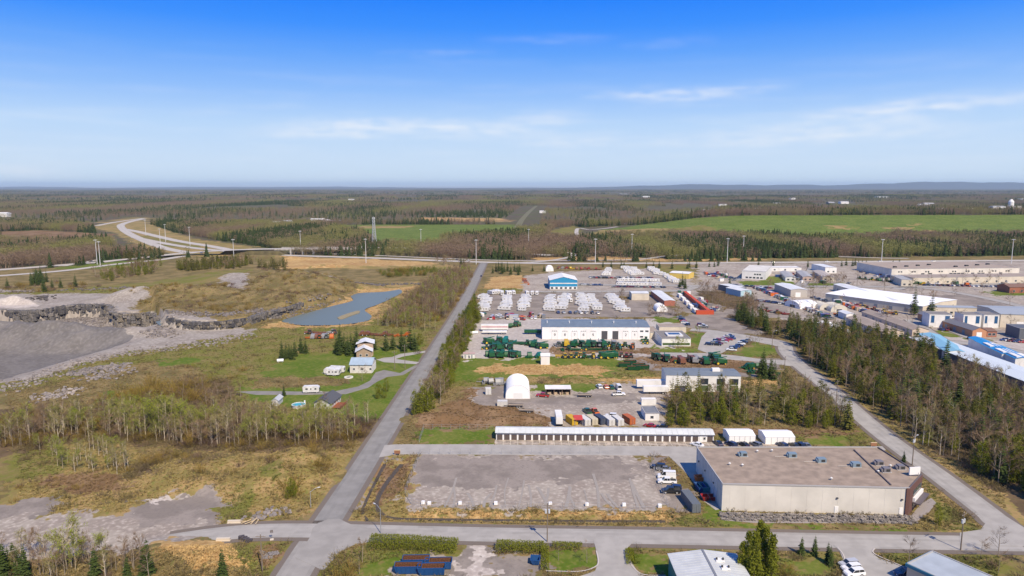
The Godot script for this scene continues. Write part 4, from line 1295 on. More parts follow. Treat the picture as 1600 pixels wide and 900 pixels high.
func skip_bin(label: String, p: Vector2, turn: float, outer: Material, inner: Material, L := 6.4, H := 1.9, group := "", called := "dumpster") -> Node3D:
	var o := thing(called, label, "dumpster", v3(p, height(p.x, p.y)), turn, group)
	var key := "skip%.1f_%.1f" % [L, H]
	if not meshes.has(key):
		var m := MB.new()
		var q := MB.new()
		var hl := L / 2
		for s in [-1, 1]:
			var a := Vector3(s * 1.05, .2, -hl + .5)
			var b := Vector3(s * 1.05, .2, hl - .2)
			var c := Vector3(s * 1.22, H, hl)
			var d := Vector3(s * 1.22, H, -hl)
			m.quad(a, b, c, d)
			var k := Vector3(-s * .07, 0, 0)
			q.quad(a + k, b + k, c + k, d + k)
			for i in 6:
				var z := lerpf(-hl + .7, hl - .4, i / 5.0)
				m.box(Vector3(s * 1.17, H / 2 + .05, z), Vector3(.12, H - .3, .12), Basis(Vector3.FORWARD, s * .1))
			m.box(Vector3(s * 1.21, H, 0), Vector3(.14, .12, L))
		for e in [[-hl + .5, -hl], [hl - .2, hl]]:
			var t := 1.0 if e[1] < 0 else -1.0
			m.quad(Vector3(-1.05, .2, e[0]), Vector3(1.05, .2, e[0]), Vector3(1.22, H, e[1]), Vector3(-1.22, H, e[1]))
			q.quad(Vector3(-1.0, .2, e[0] + t * .07), Vector3(1.0, .2, e[0] + t * .07), Vector3(1.16, H, e[1] + t * .07), Vector3(-1.16, H, e[1] + t * .07))
			m.box(Vector3(0, H, e[1]), Vector3(2.3, .12, .14))
		q.quad(Vector3(-1, .28, -hl + .6), Vector3(1, .28, -hl + .6), Vector3(1, .28, hl - .3), Vector3(-1, .28, hl - .3))
		m.box(Vector3(0, .1, 0), Vector3(1.4, .2, L - 1.0))
		meshes[key] = m.mesh()
		meshes[key + "i"] = q.mesh()
	part(o, "body", meshes[key], outer)
	part(o, "inside", meshes[key + "i"], inner)
	bx(o, "label_plate", M("white_trim", .72, .71, .69, .6), Vector3(1.25, H * .62, .2), Vector3(.03, .35, .5), Vector3(0, 0, -.09))
	return o

# farm machines; hue picks the maker's paint
var farm := {}
func farm_parts() -> void:
	var hood := MB.new()
	hood.extrude(PackedVector2Array([Vector2(.4, 1.0), Vector2(.4, 1.85), Vector2(-2.0, 1.65), Vector2(-2.15, 1.0)]), 1.0, 1.5, .12)
	hood.box(Vector3(0, 1.05, .9), Vector3(1.3, .6, 1.4))
	for s in [-1, 1]:
		hood.box(Vector3(s * 1.0, 1.75, 1.05), Vector3(.55, .1, 1.5))
	var cab := MB.new()
	cab.box(Vector3(0, 2.15, .95), Vector3(1.5, 1.3, 1.4), Basis(), .9)
	var top := MB.new()
	top.box(Vector3(0, 2.88, .95), Vector3(1.65, .18, 1.6))
	farm.tractor = [hood.mesh(), cab.mesh(), top.mesh()]
	var body := MB.new()
	body.extrude(PackedVector2Array([Vector2(3.6, 1.0), Vector2(3.4, 2.9), Vector2(1.6, 3.5), Vector2(-1.4, 3.5), Vector2(-1.5, 1.1)]), 3.0, 3.2, .3)
	body.box(Vector3(0, 1.3, -2.4), Vector3(1.3, .9, 1.8), Basis(Vector3.RIGHT, .3))
	var cc := MB.new()
	cc.box(Vector3(0, 2.6, -2.1), Vector3(1.8, 1.7, 1.3))
	var tp := MB.new()
	tp.box(Vector3(0, 3.55, -2.1), Vector3(2.1, .2, 1.6))
	tp.tube(Vector3(1.4, 3.4, .5), Vector3(1.6, 3.7, 4.2), .22, .22, 6, true)
	farm.combine = [body.mesh(), cc.mesh(), tp.mesh()]
	var im := MB.new()
	im.box(Vector3(0, .8, 0), Vector3(4.6, .22, .3)); im.box(Vector3(0, .8, 1.2), Vector3(4.6, .22, .3)); im.box(Vector3(0, .8, -.6), Vector3(.25, .25, 4.4))
	for k in 8:
		im.box(Vector3(-2.1 + k * .6, .45, .6), Vector3(.16, .8, 1.5)); im.box(Vector3(-2.1 + k * .6, 1.15, 1.1), Vector3(.42, .5, .5), Basis(), .8)
	farm.implement = [im.mesh()]
	var bl := MB.new()
	bl.extrude(PackedVector2Array([Vector2(2.0, .8), Vector2(2.3, 1.7), Vector2(1.4, 2.9), Vector2(-.2, 2.7), Vector2(-1.2, 1.5), Vector2(-1.3, .8)]), 2.3)
	bl.box(Vector3(0, .8, -2.2), Vector3(.2, .2, 2.0)); bl.box(Vector3(0, .7, -1.2), Vector3(2.7, .7, .8))
	farm.baler = [bl.mesh()]

func machine(kind_: String, hue: String, p: Vector2, turn: float, label: String, group := "") -> void:
	var hues := {"green": [.012, .10, .03], "red": [.26, .03, .02], "blue": [.02, .12, .26], "orange": [.55, .14, .02], "teal": [.01, .17, .14], "yellow": [.62, .40, .02], "rust": [.22, .09, .05], "grey": [.3, .3, .3]}
	var c: Array = hues[hue]
	var mt := M("machine_" + hue, c[0], c[1], c[2], .45, "speck", 0, .6)
	var rim := M("rim_yellow", .66, .46, .03, .5) if hue in ["green", "teal"] else M("rim_grey", .5, .5, .5, .5)
	var o := thing({"tractor": "tractor", "combine": "combine_harvester", "implement": "farm_implement", "baler": "hay_baler"}[kind_], label, {"tractor": "tractor", "combine": "combine harvester", "implement": "farm implement", "baler": "baler"}[kind_], v3(p, height(p.x, p.y)), turn, group)
	var f: Array = farm[kind_]
	part(o, "body", f[0], mt)
	if f.size() > 1:
		part(o, "cab_glass", f[1], glass("cab_glass", .03, .05, .05))
		part(o, "cab_roof", f[2], mt)
	match kind_:
		"tractor":
			wheels(o, .85, .5, 1.9, [1.0], rim); wheels(o, .55, .38, 1.7, [-1.5], rim)
		"combine":
			wheels(o, .95, .7, 2.9, [-1.3], rim); wheels(o, .6, .45, 2.3, [2.6], rim)
		"implement":
			wheels(o, .4, .25, 3.4, [.9], rim)
		"baler":
			wheels(o, .5, .35, 2.5, [.6], rim)

# ---------------------------------------------------------------- poles
func utility_pole(p: Vector2, h: float, turn: float, label: String, transformer := false, lamp := false) -> void:
	var o := thing("utility_pole", label, "utility pole", v3(p, height(p.x, p.y)), turn, "")
	var wood_ := M("pole_wood", .24, .19, .145, .9, "speck", 0, .5)
	var m := MB.new()
	m.tube(Vector3(0, -.5, 0), Vector3(0, h, 0), .17, .11, 8, true)
	part(o, "shaft", m.mesh(), wood_)
	bx(o, "crossarm", wood_, Vector3(0, h - .5, .12), Vector3(2.4, .12, .1))
	for s in [-1, 0, 1]:
		var i := MB.new()
		i.tube(Vector3(0, 0, 0), Vector3(0, .22, 0), .06, .04, 6, true)
		part(o, "insulator", i.mesh(), M("ceramic", .5, .48, .45, .3), Vector3(s * 1.05, h - .44 if s != 0 else h, .12 if s != 0 else 0.0))
	if transformer:
		for s in [-1, 1]:
			var c := MB.new()
			c.tube(Vector3(0, -.5, 0), Vector3(0, .5, 0), .26, .26, 10, true)
			part(o, "transformer", c.mesh(), M("transformer_grey", .5, .52, .54, .5), Vector3(s * .42, h - 2.2, 0))
	if lamp:
		lamp_arm(o, h - 1.6)

func lamp_arm(o: Node3D, y: float, L := 2.2) -> void:
	var m := MB.new()
	m.tube(Vector3(0, y, 0), Vector3(L * .6, y + .7, 0), .05, .045, 5); m.tube(Vector3(L * .6, y + .7, 0), Vector3(L, y + .8, 0), .045, .04, 5)
	part(o, "arm", m.mesh(), M("galvanised", .45, .46, .47, .45, "", .6))
	bx(o, "lamp_head", M("lamp_grey", .55, .56, .57, .5), Vector3(L + .3, y + .8, 0), Vector3(.75, .14, .3))

func street_lamp(p: Vector2, h: float, turn: float, label: String) -> void:
	var o := thing("street_lamp", label, "street lamp", v3(p, height(p.x, p.y)), turn)
	var m := MB.new()
	m.tube(Vector3(0, -.4, 0), Vector3(0, h, 0), .12, .07, 8, true)
	part(o, "shaft", m.mesh(), M("galvanised", .45, .46, .47, .45, "", .6))
	lamp_arm(o, h - .2)

func high_mast(p: Vector2, h: float, label: String) -> void:
	var o := thing("high_mast_light", label, "street lamp", v3(p, height(p.x, p.y)), 0)
	var m := MB.new()
	m.tube(Vector3(0, -.5, 0), Vector3(0, h, 0), .42, .22, 8, true)
	part(o, "mast", m.mesh(), M("mast_grey", .56, .56, .56, .5))
	var r := MB.new()
	for i in 12:
		var a := TAU * i / 12
		var b := TAU * (i + 1) / 12
		r.tube(Vector3(cos(a), 0, sin(a)) * 1.5, Vector3(cos(b), 0, sin(b)) * 1.5, .12, .12, 4)
	part(o, "ring", r.mesh(), M("mast_grey", .56, .56, .56, .5), Vector3(0, h - .6, 0))
	for i in 6:
		var a := TAU * i / 6
		bx(o, "lamp_head", M("lamp_grey", .55, .56, .57, .5), Vector3(cos(a) * 1.7, h - .8, sin(a) * 1.7), Vector3(.7, .35, .7))

func lattice_tower(p: Vector2, h: float, label: String) -> void:
	var o := thing("lattice_tower", label, "radio tower", v3(p), .4)
	var mt := M("tower_grey", .5, .51, .52, .5)
	var lv := 9
	var at := func(k: int, i: int) -> Vector3:
		var f := float(k) / lv
		var w := lerpf(3.4, .9, f)
		return Vector3([-1, 1, 1, -1][i % 4] * w, h * f, [-1, -1, 1, 1][i % 4] * w)
	for i in 4:
		var m := MB.new()
		for k in lv:
			m.tube(at.call(k, i), at.call(k + 1, i), .22, .2, 5)
		part(o, "leg", m.mesh(), mt)
	for k in lv:
		for i in 4:
			var m := MB.new()
			m.tube(at.call(k, i), at.call(k + 1, i + 1), .12, .12, 4); m.tube(at.call(k, i + 1), at.call(k + 1, i), .12, .12, 4); m.tube(at.call(k + 1, i), at.call(k + 1, i + 1), .12, .12, 4)
			part(o, "brace", m.mesh(), mt)
	for k in 6:
		bx(o, "antenna", M("antenna_white", .7, .7, .7, .5), Vector3([-1.4, 1.4][k % 2], h * (.78 + .09 * (k / 2)), [-1.2, 1.2][k % 2]), Vector3(.5, 2.4, .4))

func stone_meshes(n: int, sd: int) -> Array:
	rng.seed = sd
	var r := []
	for k in n:
		var m := MB.new()
		var p := []
		for y in [-1, 1]:
			for q in [[-1, -1], [1, -1], [1, 1], [-1, 1]]:
				p.append(Vector3(q[0] * rv(.32, .52), y * rv(.3, .5), q[1] * rv(.32, .52)))
		m.quad(p[4], p[5], p[6], p[7]); m.quad(p[3], p[2], p[1], p[0])
		for i in 4:
			var j := (i + 1) % 4
			m.quad(p[i], p[j], p[j + 4], p[i + 4])
		r.append(m.mesh())
	return r

# ---------------------------------------------------------------- sky
func make_sky() -> Sky:
	var W := 2048
	var H := 1024
	var im := Image.create_empty(W, H, false, Image.FORMAT_RGBF)
	im.fill(Color(.42, .42, .40))
	var stops := [[0.0, .50, .605, .70], [2.1, .465, .58, .715], [4.7, .375, .525, .73], [7.3, .215, .395, .735], [10.0, .095, .285, .735], [12.0, .035, .215, .745], [14.5, .010, .165, .735], [24.0, .025, .15, .60], [45.0, .05, .15, .48], [90.0, .05, .13, .40]]
	var f := FastNoiseLite.new()
	f.seed = 4
	f.frequency = 1.0
	f.fractal_octaves = 5
	var streaks := []   # azimuth, elevation, half width, half height, strength, in degrees
	for s in [[-9.5, 4.7, 10, .45, .42], [-3, 4.4, 7, .45, .35], [-13, 4.2, 6, .4, .4], [11, 7.0, 6, .4, .4], [17, 7.1, 5, .3, .3], [27, 5.2, 6, .45, .45], [33, 5.6, 7, .45, .35], [2.5, 5.3, 4, .5, .3], [4, 3.6, 5, .4, .3], [-6, 10, 5, .25, .12], [3, 11.2, 6, .25, .09], [12, 10.8, 4, .25, .08], [24, 4.2, 9, .6, .35], [-36, .9, 5, .5, .35], [20, 3.4, 14, .5, .3]]:
		streaks.append(s)
	var r := RandomNumberGenerator.new()
	r.seed = 19
	for k in 60:
		var az := r.randf_range(42, 318)
		streaks.append([az if az < 180 else az - 360.0, r.randf_range(2, 14), r.randf_range(4, 10), r.randf_range(.3, .6), r.randf_range(.2, .6)])
	for y in H / 2:
		var el := 90.0 - (y + 0.5) / H * 180.0
		var base := Vector3.ZERO
		for k in stops.size() - 1:
			if el >= stops[k][0] and el <= stops[k + 1][0]:
				var t: float = (el - stops[k][0]) / (stops[k + 1][0] - stops[k][0])
				base = Vector3(stops[k][1], stops[k][2], stops[k][3]).lerp(Vector3(stops[k + 1][1], stops[k + 1][2], stops[k + 1][3]), t)
		if el > 30.0:
			im.fill_rect(Rect2i(0, y, W, 1), Color(base.x, base.y, base.z))
			continue
		var row := []
		for s in streaks:
			if absf(el - s[1]) < s[3] * 3.0: row.append(s)
		var veil := clampf(1.0 - absf(el - 4.0) / 7.0, 0, 1)
		for x in W:
			var az := fposmod((x + 0.5) / W * 360.0 + 180.0, 360.0) - 180.0
			var c := 0.0
			var n := f.get_noise_2d(az * .07, el * .9)
			var n2 := f.get_noise_2d(az * .3 + 40.0, el * 2.4)
			c += maxf(0.0, n - .02) * .28 * veil
			for s in row:
				var u: float = (az - s[0]) / s[2]
				if absf(u) < 1.0:
					var v: float = (el - s[1] + n * .5 - u * .12) / s[3]
					c += s[4] * (1.0 - u * u) * exp(-v * v) * clampf(.8 + 1.3 * n2, .1, 1.4)
			c = clampf(c, 0, .85)
			var q := base.lerp(Vector3(.68, .70, .74), c)
			im.set_pixel(x, y, Color(q.x, q.y, q.z))
	var m := PanoramaSkyMaterial.new()
	m.panorama = ImageTexture.create_from_image(im)
	var s := Sky.new()
	s.sky_material = m
	return s

func _ready() -> void:
	var cam := Camera3D.new()
	cam.name = "camera"
	add_child(cam)
	cam.position = Vector3(0, 90, 0)
	cam.rotation_degrees = Vector3(-8.22488, 0, 0)
	cam.fov = 44.49805
	cam.near = 1.0
	cam.far = 90000.0
	cam.current = true
	var we := WorldEnvironment.new()
	var env := Environment.new()
	env.background_mode = Environment.BG_SKY
	env.sky = make_sky()
	env.tonemap_mode = Environment.TONE_MAPPER_LINEAR
	env.tonemap_exposure = 1.34
	env.sdfgi_enabled = true
	env.ssao_enabled = true
	env.ssil_enabled = true
	env.fog_enabled = true
	env.fog_density = 0.000030
	env.fog_light_color = Color(.78, .88, .97)
	we.name = "environment"
	we.environment = env
	add_child(we)
	var sun := DirectionalLight3D.new()
	sun.name = "sun"
	sun.light_energy = 1.5
	sun.light_color = Color(1.0, .935, .83)
	sun.light_angular_distance = 0.5
	sun.shadow_enabled = true
	add_child(sun)
	sun.look_at_from_position(Vector3(60, 100, 90), Vector3(60, 100, 90) + Vector3(-.31, -.73, -.60))
	print("sky done ", Time.get_ticks_msec())

	grain("blotch", .012, .72, 5, 1.0, 3)
	grain("soft", .012, .93, 5, 1.0, 5)
	grain("mid", .02, .86, 5, 1.0, 6)
	grain("speck", .06, .78, 4, 1.0, 8)
	grain("rusty", .03, .35, 5, 1.0, 12)
	var b := MB.new()
	b.box(Vector3.ZERO, Vector3.ONE)
	BOX = b.mesh()
	make_ground()
	print("ground done ", Time.get_ticks_msec())
	roads()
	quarry()
	print("roads done ", Time.get_ticks_msec())
	near_buildings()
	mid_buildings()
	far_buildings()
	print("buildings done ", Time.get_ticks_msec())
	farm_parts()
	lots()
	small_things()
	print("things done ", Time.get_ticks_msec())
	make_kinds()
	vegetation()
	grow()
	print("plants ", plants.size(), " ", Time.get_ticks_msec())
	tufts()
	far_woods()
	print("all done ", Time.get_ticks_msec())

func roads() -> void:
	var grey := asphalt("asphalt_side_road", .24)
	var pale := asphalt("asphalt_cross_road", .34, .02)
	var east := asphalt("asphalt_east_road", .34, .02)
	var hw := asphalt("highway_concrete", .43, .04)
	var r1 := [Vector2(-50.2,-173.1),Vector2(-50,-179.9),Vector2(-48,-227.1),Vector2(-45,-312),Vector2(-38.8,-494.9),Vector2(-34.6,-741.2),Vector2(-33.6,-836.3)]
	road("side_road", r1, 7.6, .06, grey, 1.6)
	road("side_road", [Vector2(-51,-138.1),Vector2(-51.2,-145.2),Vector2(-51.1,-152.1),Vector2(-50.7,-165.2),Vector2(-50.2,-173.1)], 8.0, .055, asphalt("asphalt_junction", .29, .02), 1.6)
	road("cross_road", [Vector2(-88.1,-169.1),Vector2(-78.4,-172.4),Vector2(-67.5,-174.5),Vector2(-50.7,-174.7),Vector2(-25.2,-173.5),Vector2(0,-172.4),Vector2(33.2,-171.4),Vector2(65.9,-170.1),Vector2(98.1,-168.8),Vector2(133.2,-167.5),Vector2(160.9,-165.9)], 7.6, .09, pale, 1.8)
	var r3 := [Vector2(137,-160.1),Vector2(131.5,-176.3),Vector2(132.3,-184.4),Vector2(134,-208.6),Vector2(135.9,-250.2),Vector2(142.1,-302.8),Vector2(145.4,-342.9),Vector2(148.9,-368.4),Vector2(152,-381.8),Vector2(155,-391.3),Vector2(155.3,-402.9),Vector2(147.1,-411.6),Vector2(128.4,-430.3),Vector2(113.3,-438.2)]
	road("east_road", r3, 7.8, .12, east, 1.6)
	sheet("road_junction", [Vector2(-52.9,-160.9),Vector2(-52.5,-165.9),Vector2(-52.3,-171.1),Vector2(-53,-175.9),Vector2(-52.3,-178.8),Vector2(-50.3,-181),Vector2(-47.2,-181.4),Vector2(-45,-179.5),Vector2(-42.6,-177.7),Vector2(-38.3,-176.3),Vector2(-30.5,-175.2),Vector2(-29.8,-170.8),Vector2(-36,-169.1),Vector2(-40.2,-167.1),Vector2(-42.7,-164),Vector2(-43.7,-159.2),Vector2(-44.6,-155.2)], .10, asphalt("asphalt_junction", .29, .02))
	sheet("road_junction", [Vector2(117.4,-173.5),Vector2(124,-175.2),Vector2(127.7,-178.8),Vector2(129.6,-183.2),Vector2(136,-183.2),Vector2(136.6,-167.8),Vector2(129.2,-166.5),Vector2(113.7,-167.5)], .13, east)
	keep_clear(smooth(r1, 3), 6.5)
	keep_clear([Vector2(-51,-138.1),Vector2(-51.1,-152.1),Vector2(-50.7,-165.2),Vector2(-50,-179.9)], 6.5)
	keep_clear([Vector2(-127.9,-164.6),Vector2(-88.1,-169.1),Vector2(-67.5,-174.5),Vector2(-50.7,-174.9),Vector2(0,-172.4),Vector2(65.9,-170.1),Vector2(145.9,-167.1)], 6.5)
	keep_clear(smooth(r3, 3), 6.0)
	# drives and yards
	var drive := asphalt("drive_paving", .34, .02)
	var conc := M("concrete_apron", .46, .39, .32, .9, "blotch", 0, .1)
	sheet("storage_driveway", [Vector2(-44.7,-236.5),Vector2(-41,-237.5),Vector2(-6.3,-237.5),Vector2(73.3,-235.3),Vector2(102.8,-235.3),Vector2(121.2,-234.1),Vector2(129.5,-235.9),Vector2(128.9,-232.3),Vector2(125.3,-228.8),Vector2(108,-227.1),Vector2(70.2,-227.1),Vector2(63.2,-212.1),Vector2(59.2,-187.5),Vector2(57.1,-186.7),Vector2(55.2,-192.8),Vector2(55.8,-203.9),Vector2(54.9,-214.6),Vector2(52.8,-226.5),Vector2(45.8,-227.1),Vector2(-31,-228.2),Vector2(-39.1,-228.2),Vector2(-44.6,-225.4)], .07, drive)
	sheet("storage_apron", [Vector2(-6,-242.2),Vector2(71.9,-240),Vector2(74.4,-239),Vector2(73.4,-235.6),Vector2(-6.3,-237.8)], .085, conc)
	sheet("tent_apron", [Vector2(74.8,-240.3),Vector2(104.8,-239),Vector2(103.2,-235.3),Vector2(73.5,-235.9)], .08, conc)
	sheet("shop_driveway", [Vector2(20.8,-170.1),Vector2(31.5,-169.4),Vector2(28.9,-165.6),Vector2(28.7,-160.6),Vector2(29.5,-154.9),Vector2(31.2,-151.9),Vector2(35.3,-150.3),Vector2(11.8,-150.3),Vector2(19.6,-154.9),Vector2(20.8,-158.6),Vector2(21,-166.2)], .14, drive)
	sheet("corner_driveway", [Vector2(81.4,-167.1),Vector2(92.4,-166.5),Vector2(89.2,-163.4),Vector2(89.5,-160.9),Vector2(94.1,-155.7),Vector2(91.1,-145.2),Vector2(71.2,-145.2),Vector2(79.9,-157.1),Vector2(81.5,-164)], .14, drive)
	sheet("house_driveway", [Vector2(-49.4,-347.9),Vector2(-47.1,-347.9),Vector2(-52.4,-329.6),Vector2(-59.5,-326.1),Vector2(-62.6,-318.4),Vector2(-65,-307.8),Vector2(-72.7,-298),Vector2(-81.1,-298),Vector2(-89.3,-297),Vector2(-111.6,-297),Vector2(-121.8,-301.8),Vector2(-113.7,-302.8),Vector2(-90.7,-301.8),Vector2(-79.3,-301.8),Vector2(-69.7,-309.9),Vector2(-66.4,-319.5),Vector2(-66.6,-334.3),Vector2(-63.4,-339.1),Vector2(-54.5,-333.1)], .05, asphalt("house_gravel", .22, .02))
	sheet("house_driveway", [Vector2(-71.1,-359.9),Vector2(-67.9,-364.1),Vector2(-64,-365.5),Vector2(-60.7,-372.7),Vector2(-47.8,-380.3),Vector2(-47.6,-375.7),Vector2(-58.1,-366.9),Vector2(-61.3,-361.3),Vector2(-47.9,-354.5),Vector2(-49.1,-350.5),Vector2(-66.1,-354.5)], .05, drive)
	sheet("dealer_road", [Vector2(81.1,-375.7),Vector2(104.5,-374.2),Vector2(120.1,-368.4),Vector2(133.7,-358.6),Vector2(143.8,-358.6),Vector2(142.4,-346.7),Vector2(139.8,-346.7),Vector2(129,-354.5),Vector2(101.8,-364.1),Vector2(78.6,-366.9)], .15, pale)
	sheet("dealer_car_park", [Vector2(103.4,-383.3),Vector2(114.1,-415.2),Vector2(121.2,-430.3),Vector2(129,-435.2),Vector2(149,-411.6),Vector2(155.4,-396.2),Vector2(150.6,-391.3),Vector2(142.2,-402.9),Vector2(135.8,-406.4),Vector2(121.7,-384.9),Vector2(113.1,-372.7),Vector2(106.9,-372.7)], .10, drive)
	for k in [[Vector2(73.8,-643.3),Vector2(149.6,-639),Vector2(180.7,-634.9),Vector2(290.5,-632.8),Vector2(356.8,-626.7),Vector2(377,-603.3),Vector2(386.1,-551.6),Vector2(383.8,-494.9)], [Vector2(356.8,-626.7),Vector2(425.2,-643.3),Vector2(512.7,-665.3)], [Vector2(11,-599.5),Vector2(77.4,-601.4),Vector2(145.1,-607),Vector2(165.1,-630.7)], [Vector2(262.3,-634.9),Vector2(298,-703.8),Vector2(336.5,-782.8)], [Vector2(338.9,-614.7),Vector2(395.9,-674.5),Vector2(398.3,-724.7)], [Vector2(284,-362.7),Vector2(270.2,-392.9),Vector2(251.8,-404.6),Vector2(237.9,-413.4),Vector2(236.4,-432.2)], [Vector2(251.8,-404.6),Vector2(263.3,-444.3),Vector2(271.9,-470.6)], [Vector2(276.5,-399.5),Vector2(278,-428.3),Vector2(285,-452.7)]]:
		road("park_road", k, 9.0, .10, asphalt("park_asphalt", .33, .02), 1.0)
	# highway
	var low := 0.12
	for k in [[[Vector2(-592.8,-735.6),Vector2(-557.5,-761.5),Vector2(-517.5,-808.7),Vector2(-474.4,-865.8),Vector2(-429.4,-922.8),Vector2(-386.4,-931.4),Vector2(-325.8,-940.7),Vector2(-276.7,-948.9),Vector2(-209.7,-958.9),Vector2(-140,-960.3),Vector2(-70.3,-964.4),Vector2(0,-958.8),Vector2(50.5,-922.8)], 17.0], [[Vector2(-548.1,-679.2),Vector2(-519.6,-708.9),Vector2(-482.2,-752.7),Vector2(-462.1,-815.4),Vector2(-434.9,-865.8),Vector2(-430.1,-897.5),Vector2(-424.9,-931.6)], 12.0], [[Vector2(-1025.3,-1968.7),Vector2(-983.8,-1824.6),Vector2(-924.5,-1671.5),Vector2(-853.4,-1541.9),Vector2(-747.4,-1371.5),Vector2(-655.6,-1234.7),Vector2(-559.6,-1097.6),Vector2(-499.2,-1018.3),Vector2(-433,-949.5)], 16.0], [[Vector2(-822.5,-1495.5),Vector2(-749.3,-1410.5),Vector2(-661.3,-1299.6),Vector2(-549.8,-1162.2),Vector2(-454.7,-1062.2),Vector2(-366.8,-958.2)], 16.0], [[Vector2(-953.4,-1617.1),Vector2(-987.7,-1729.6),Vector2(-1018.8,-1858.6),Vector2(-1045.8,-2008.4)], 14.0], [[Vector2(-670.6,-1250.3),Vector2(-545.6,-1110),Vector2(-457,-1023.6),Vector2(-392.3,-977.9),Vector2(-345.8,-948.5)], 14.0], [[Vector2(-509.2,-795.5),Vector2(-510.5,-873.6),Vector2(-505.7,-931.6)], 6.0], [[Vector2(-303.1,-922.8),Vector2(-230.4,-901.6),Vector2(-160.9,-881.4),Vector2(-77.7,-850.8),Vector2(0,-829.2),Vector2(97.7,-822.3),Vector2(304.4,-832.8),Vector2(479.8,-847.1),Vector2(658.5,-858.3)], 15.0], [[Vector2(-240.2,-940.5),Vector2(-166.9,-914.2),Vector2(-80.1,-877.5),Vector2(0,-854.5),Vector2(101.9,-858.3),Vector2(158.8,-869.7),Vector2(218.9,-922.8),Vector2(334.6,-940.5),Vector2(454.7,-889.4),Vector2(498.9,-881.4)], 7.0], [[Vector2(-30.3,-829.2),Vector2(22.9,-836.3),Vector2(55.4,-865.8),Vector2(76.9,-905.8),Vector2(80.6,-940.5),Vector2(70.6,-968.2),Vector2(56.4,-997.7)], 8.0], [[Vector2(118.3,-1204.7),Vector2(124.1,-1352.8),Vector2(143.3,-1518.3),Vector2(167,-1473.3),Vector2(233.4,-1562.1)], 8.0], [[Vector2(7.9,-1451.8),Vector2(28,-1930.6),Vector2(65.3,-2578.5),Vector2(111.5,-3247)], 14.5]]:
		var pts: Array = k[0]
		var s := smooth(pts, 5)
		var ys := []
		for p in s:
			var y: float = height(p.x, p.y) + low
			if p.x < 20 and p.y < -850 and p.y > -1100 and k[1] == 17.0:
				y = maxf(y, 7.0 * smoothed(-520, -330, p.x) * (1.0 - smoothed(-170, -30, p.x)))
			ys.append(y)
		low += 0.03
		var o := struct_mesh("highway", ribbon(s, k[1], ys, 5, [.94, 1.05, .97, 1.05, .95]).mesh(), hw if k[1] != 14.5 else M("cut_line", .13, .12, .055, .95))
		keep_clear(s, k[1] * .5 + (4.0 if s[0].y > -1050.0 and s[-1].y > -1050.0 else 45.0))
	struct_mesh("ditch_water", ribbon(smooth(DITCH, 5), 1.5, -.72).mesh(), M("wet_mud", .075, .058, .034, .6))
	struct_mesh("ditch_water", ribbon(smooth(DITCH_B, 5), 1.2, -.55).mesh(), M("wet_mud", .075, .058, .034, .6))
	# overpass: parapets and piers
	rng.seed = 70
	for i in 18:   # worn wheel tracks on the gravel lot
		var a := (Vector2(-20,-188.7)).lerp(Vector2(39.8,-187.9), (i + rv(0, .8)) / 18.0)
		var e := a + Vector2(rv(-3, 3), -rv(9, 24))
		struct_mesh("wheel_track", ribbon(smooth([a, a.lerp(e, .5) + Vector2(rv(-.8, .8), 0), e], 5), rv(.4, 1.1), .035 + i * .003).mesh(), M("track_gravel", .36, .325, .285, .95, "speck", 0, .4))
	var br := thing("highway_overpass", "pale concrete highway overpass crossing the road below", "bridge", v3(Vector2(-250.3,-914.2)), 0.0)
	var cpale := M("bridge_concrete", .46, .43, .39, .85, "blotch", 0, .05)
	var A := Vector2(-308.1,-939.1)
	var B := Vector2(-204.4,-958.9)
	for q in [[Vector2(-315.4,-930.3), Vector2(-195.1,-939.1)], [Vector2(-314.5,-958.9), Vector2(-202.3,-974.3)]]:
		var m := MB.new()
		var p: Vector2 = q[0]
		var e: Vector2 = q[1]
		m.box(Vector3(0, 0, 0), Vector3(p.distance_to(e), 1.8, .5))
		var md := (p + e) * .5
		part(br, "parapet", m.mesh(), cpale, v3(md - Vector2(br.position.x, br.position.z), 6.9), Vector3.ONE, Vector3(0, -(e - p).angle(), 0))
	for q in [455, 473, 490, 510, 530, 548]:
		var e: Vector2 = (Vector2(-293.2,-931.6)).lerp(Vector2(-216.2,-940.5), (q - 455) / 93.0)
		bx(br, "pier", cpale, v3(e - Vector2(br.position.x, br.position.z), 3.0), Vector3(2.0, 6.4, 5.0))
	var em := MB.new()
	for q in [[Vector2(-390.3,-940.5), Vector2(-299.2,-931.6), 1], [Vector2(-205.9,-940.5), Vector2(-83.4,-914.2), -1]]:
		em.box(v3((q[0] + q[1]) * .5, 2.4), Vector3(q[0].distance_to(q[1]), 5.2, 16), Basis(Vector3.UP, -(q[1] - q[0]).angle()), .8)
	struct_mesh("embankment", em.mesh(), M("embankment_grass", .15, .125, .055, .95, "blotch", 0, .03))

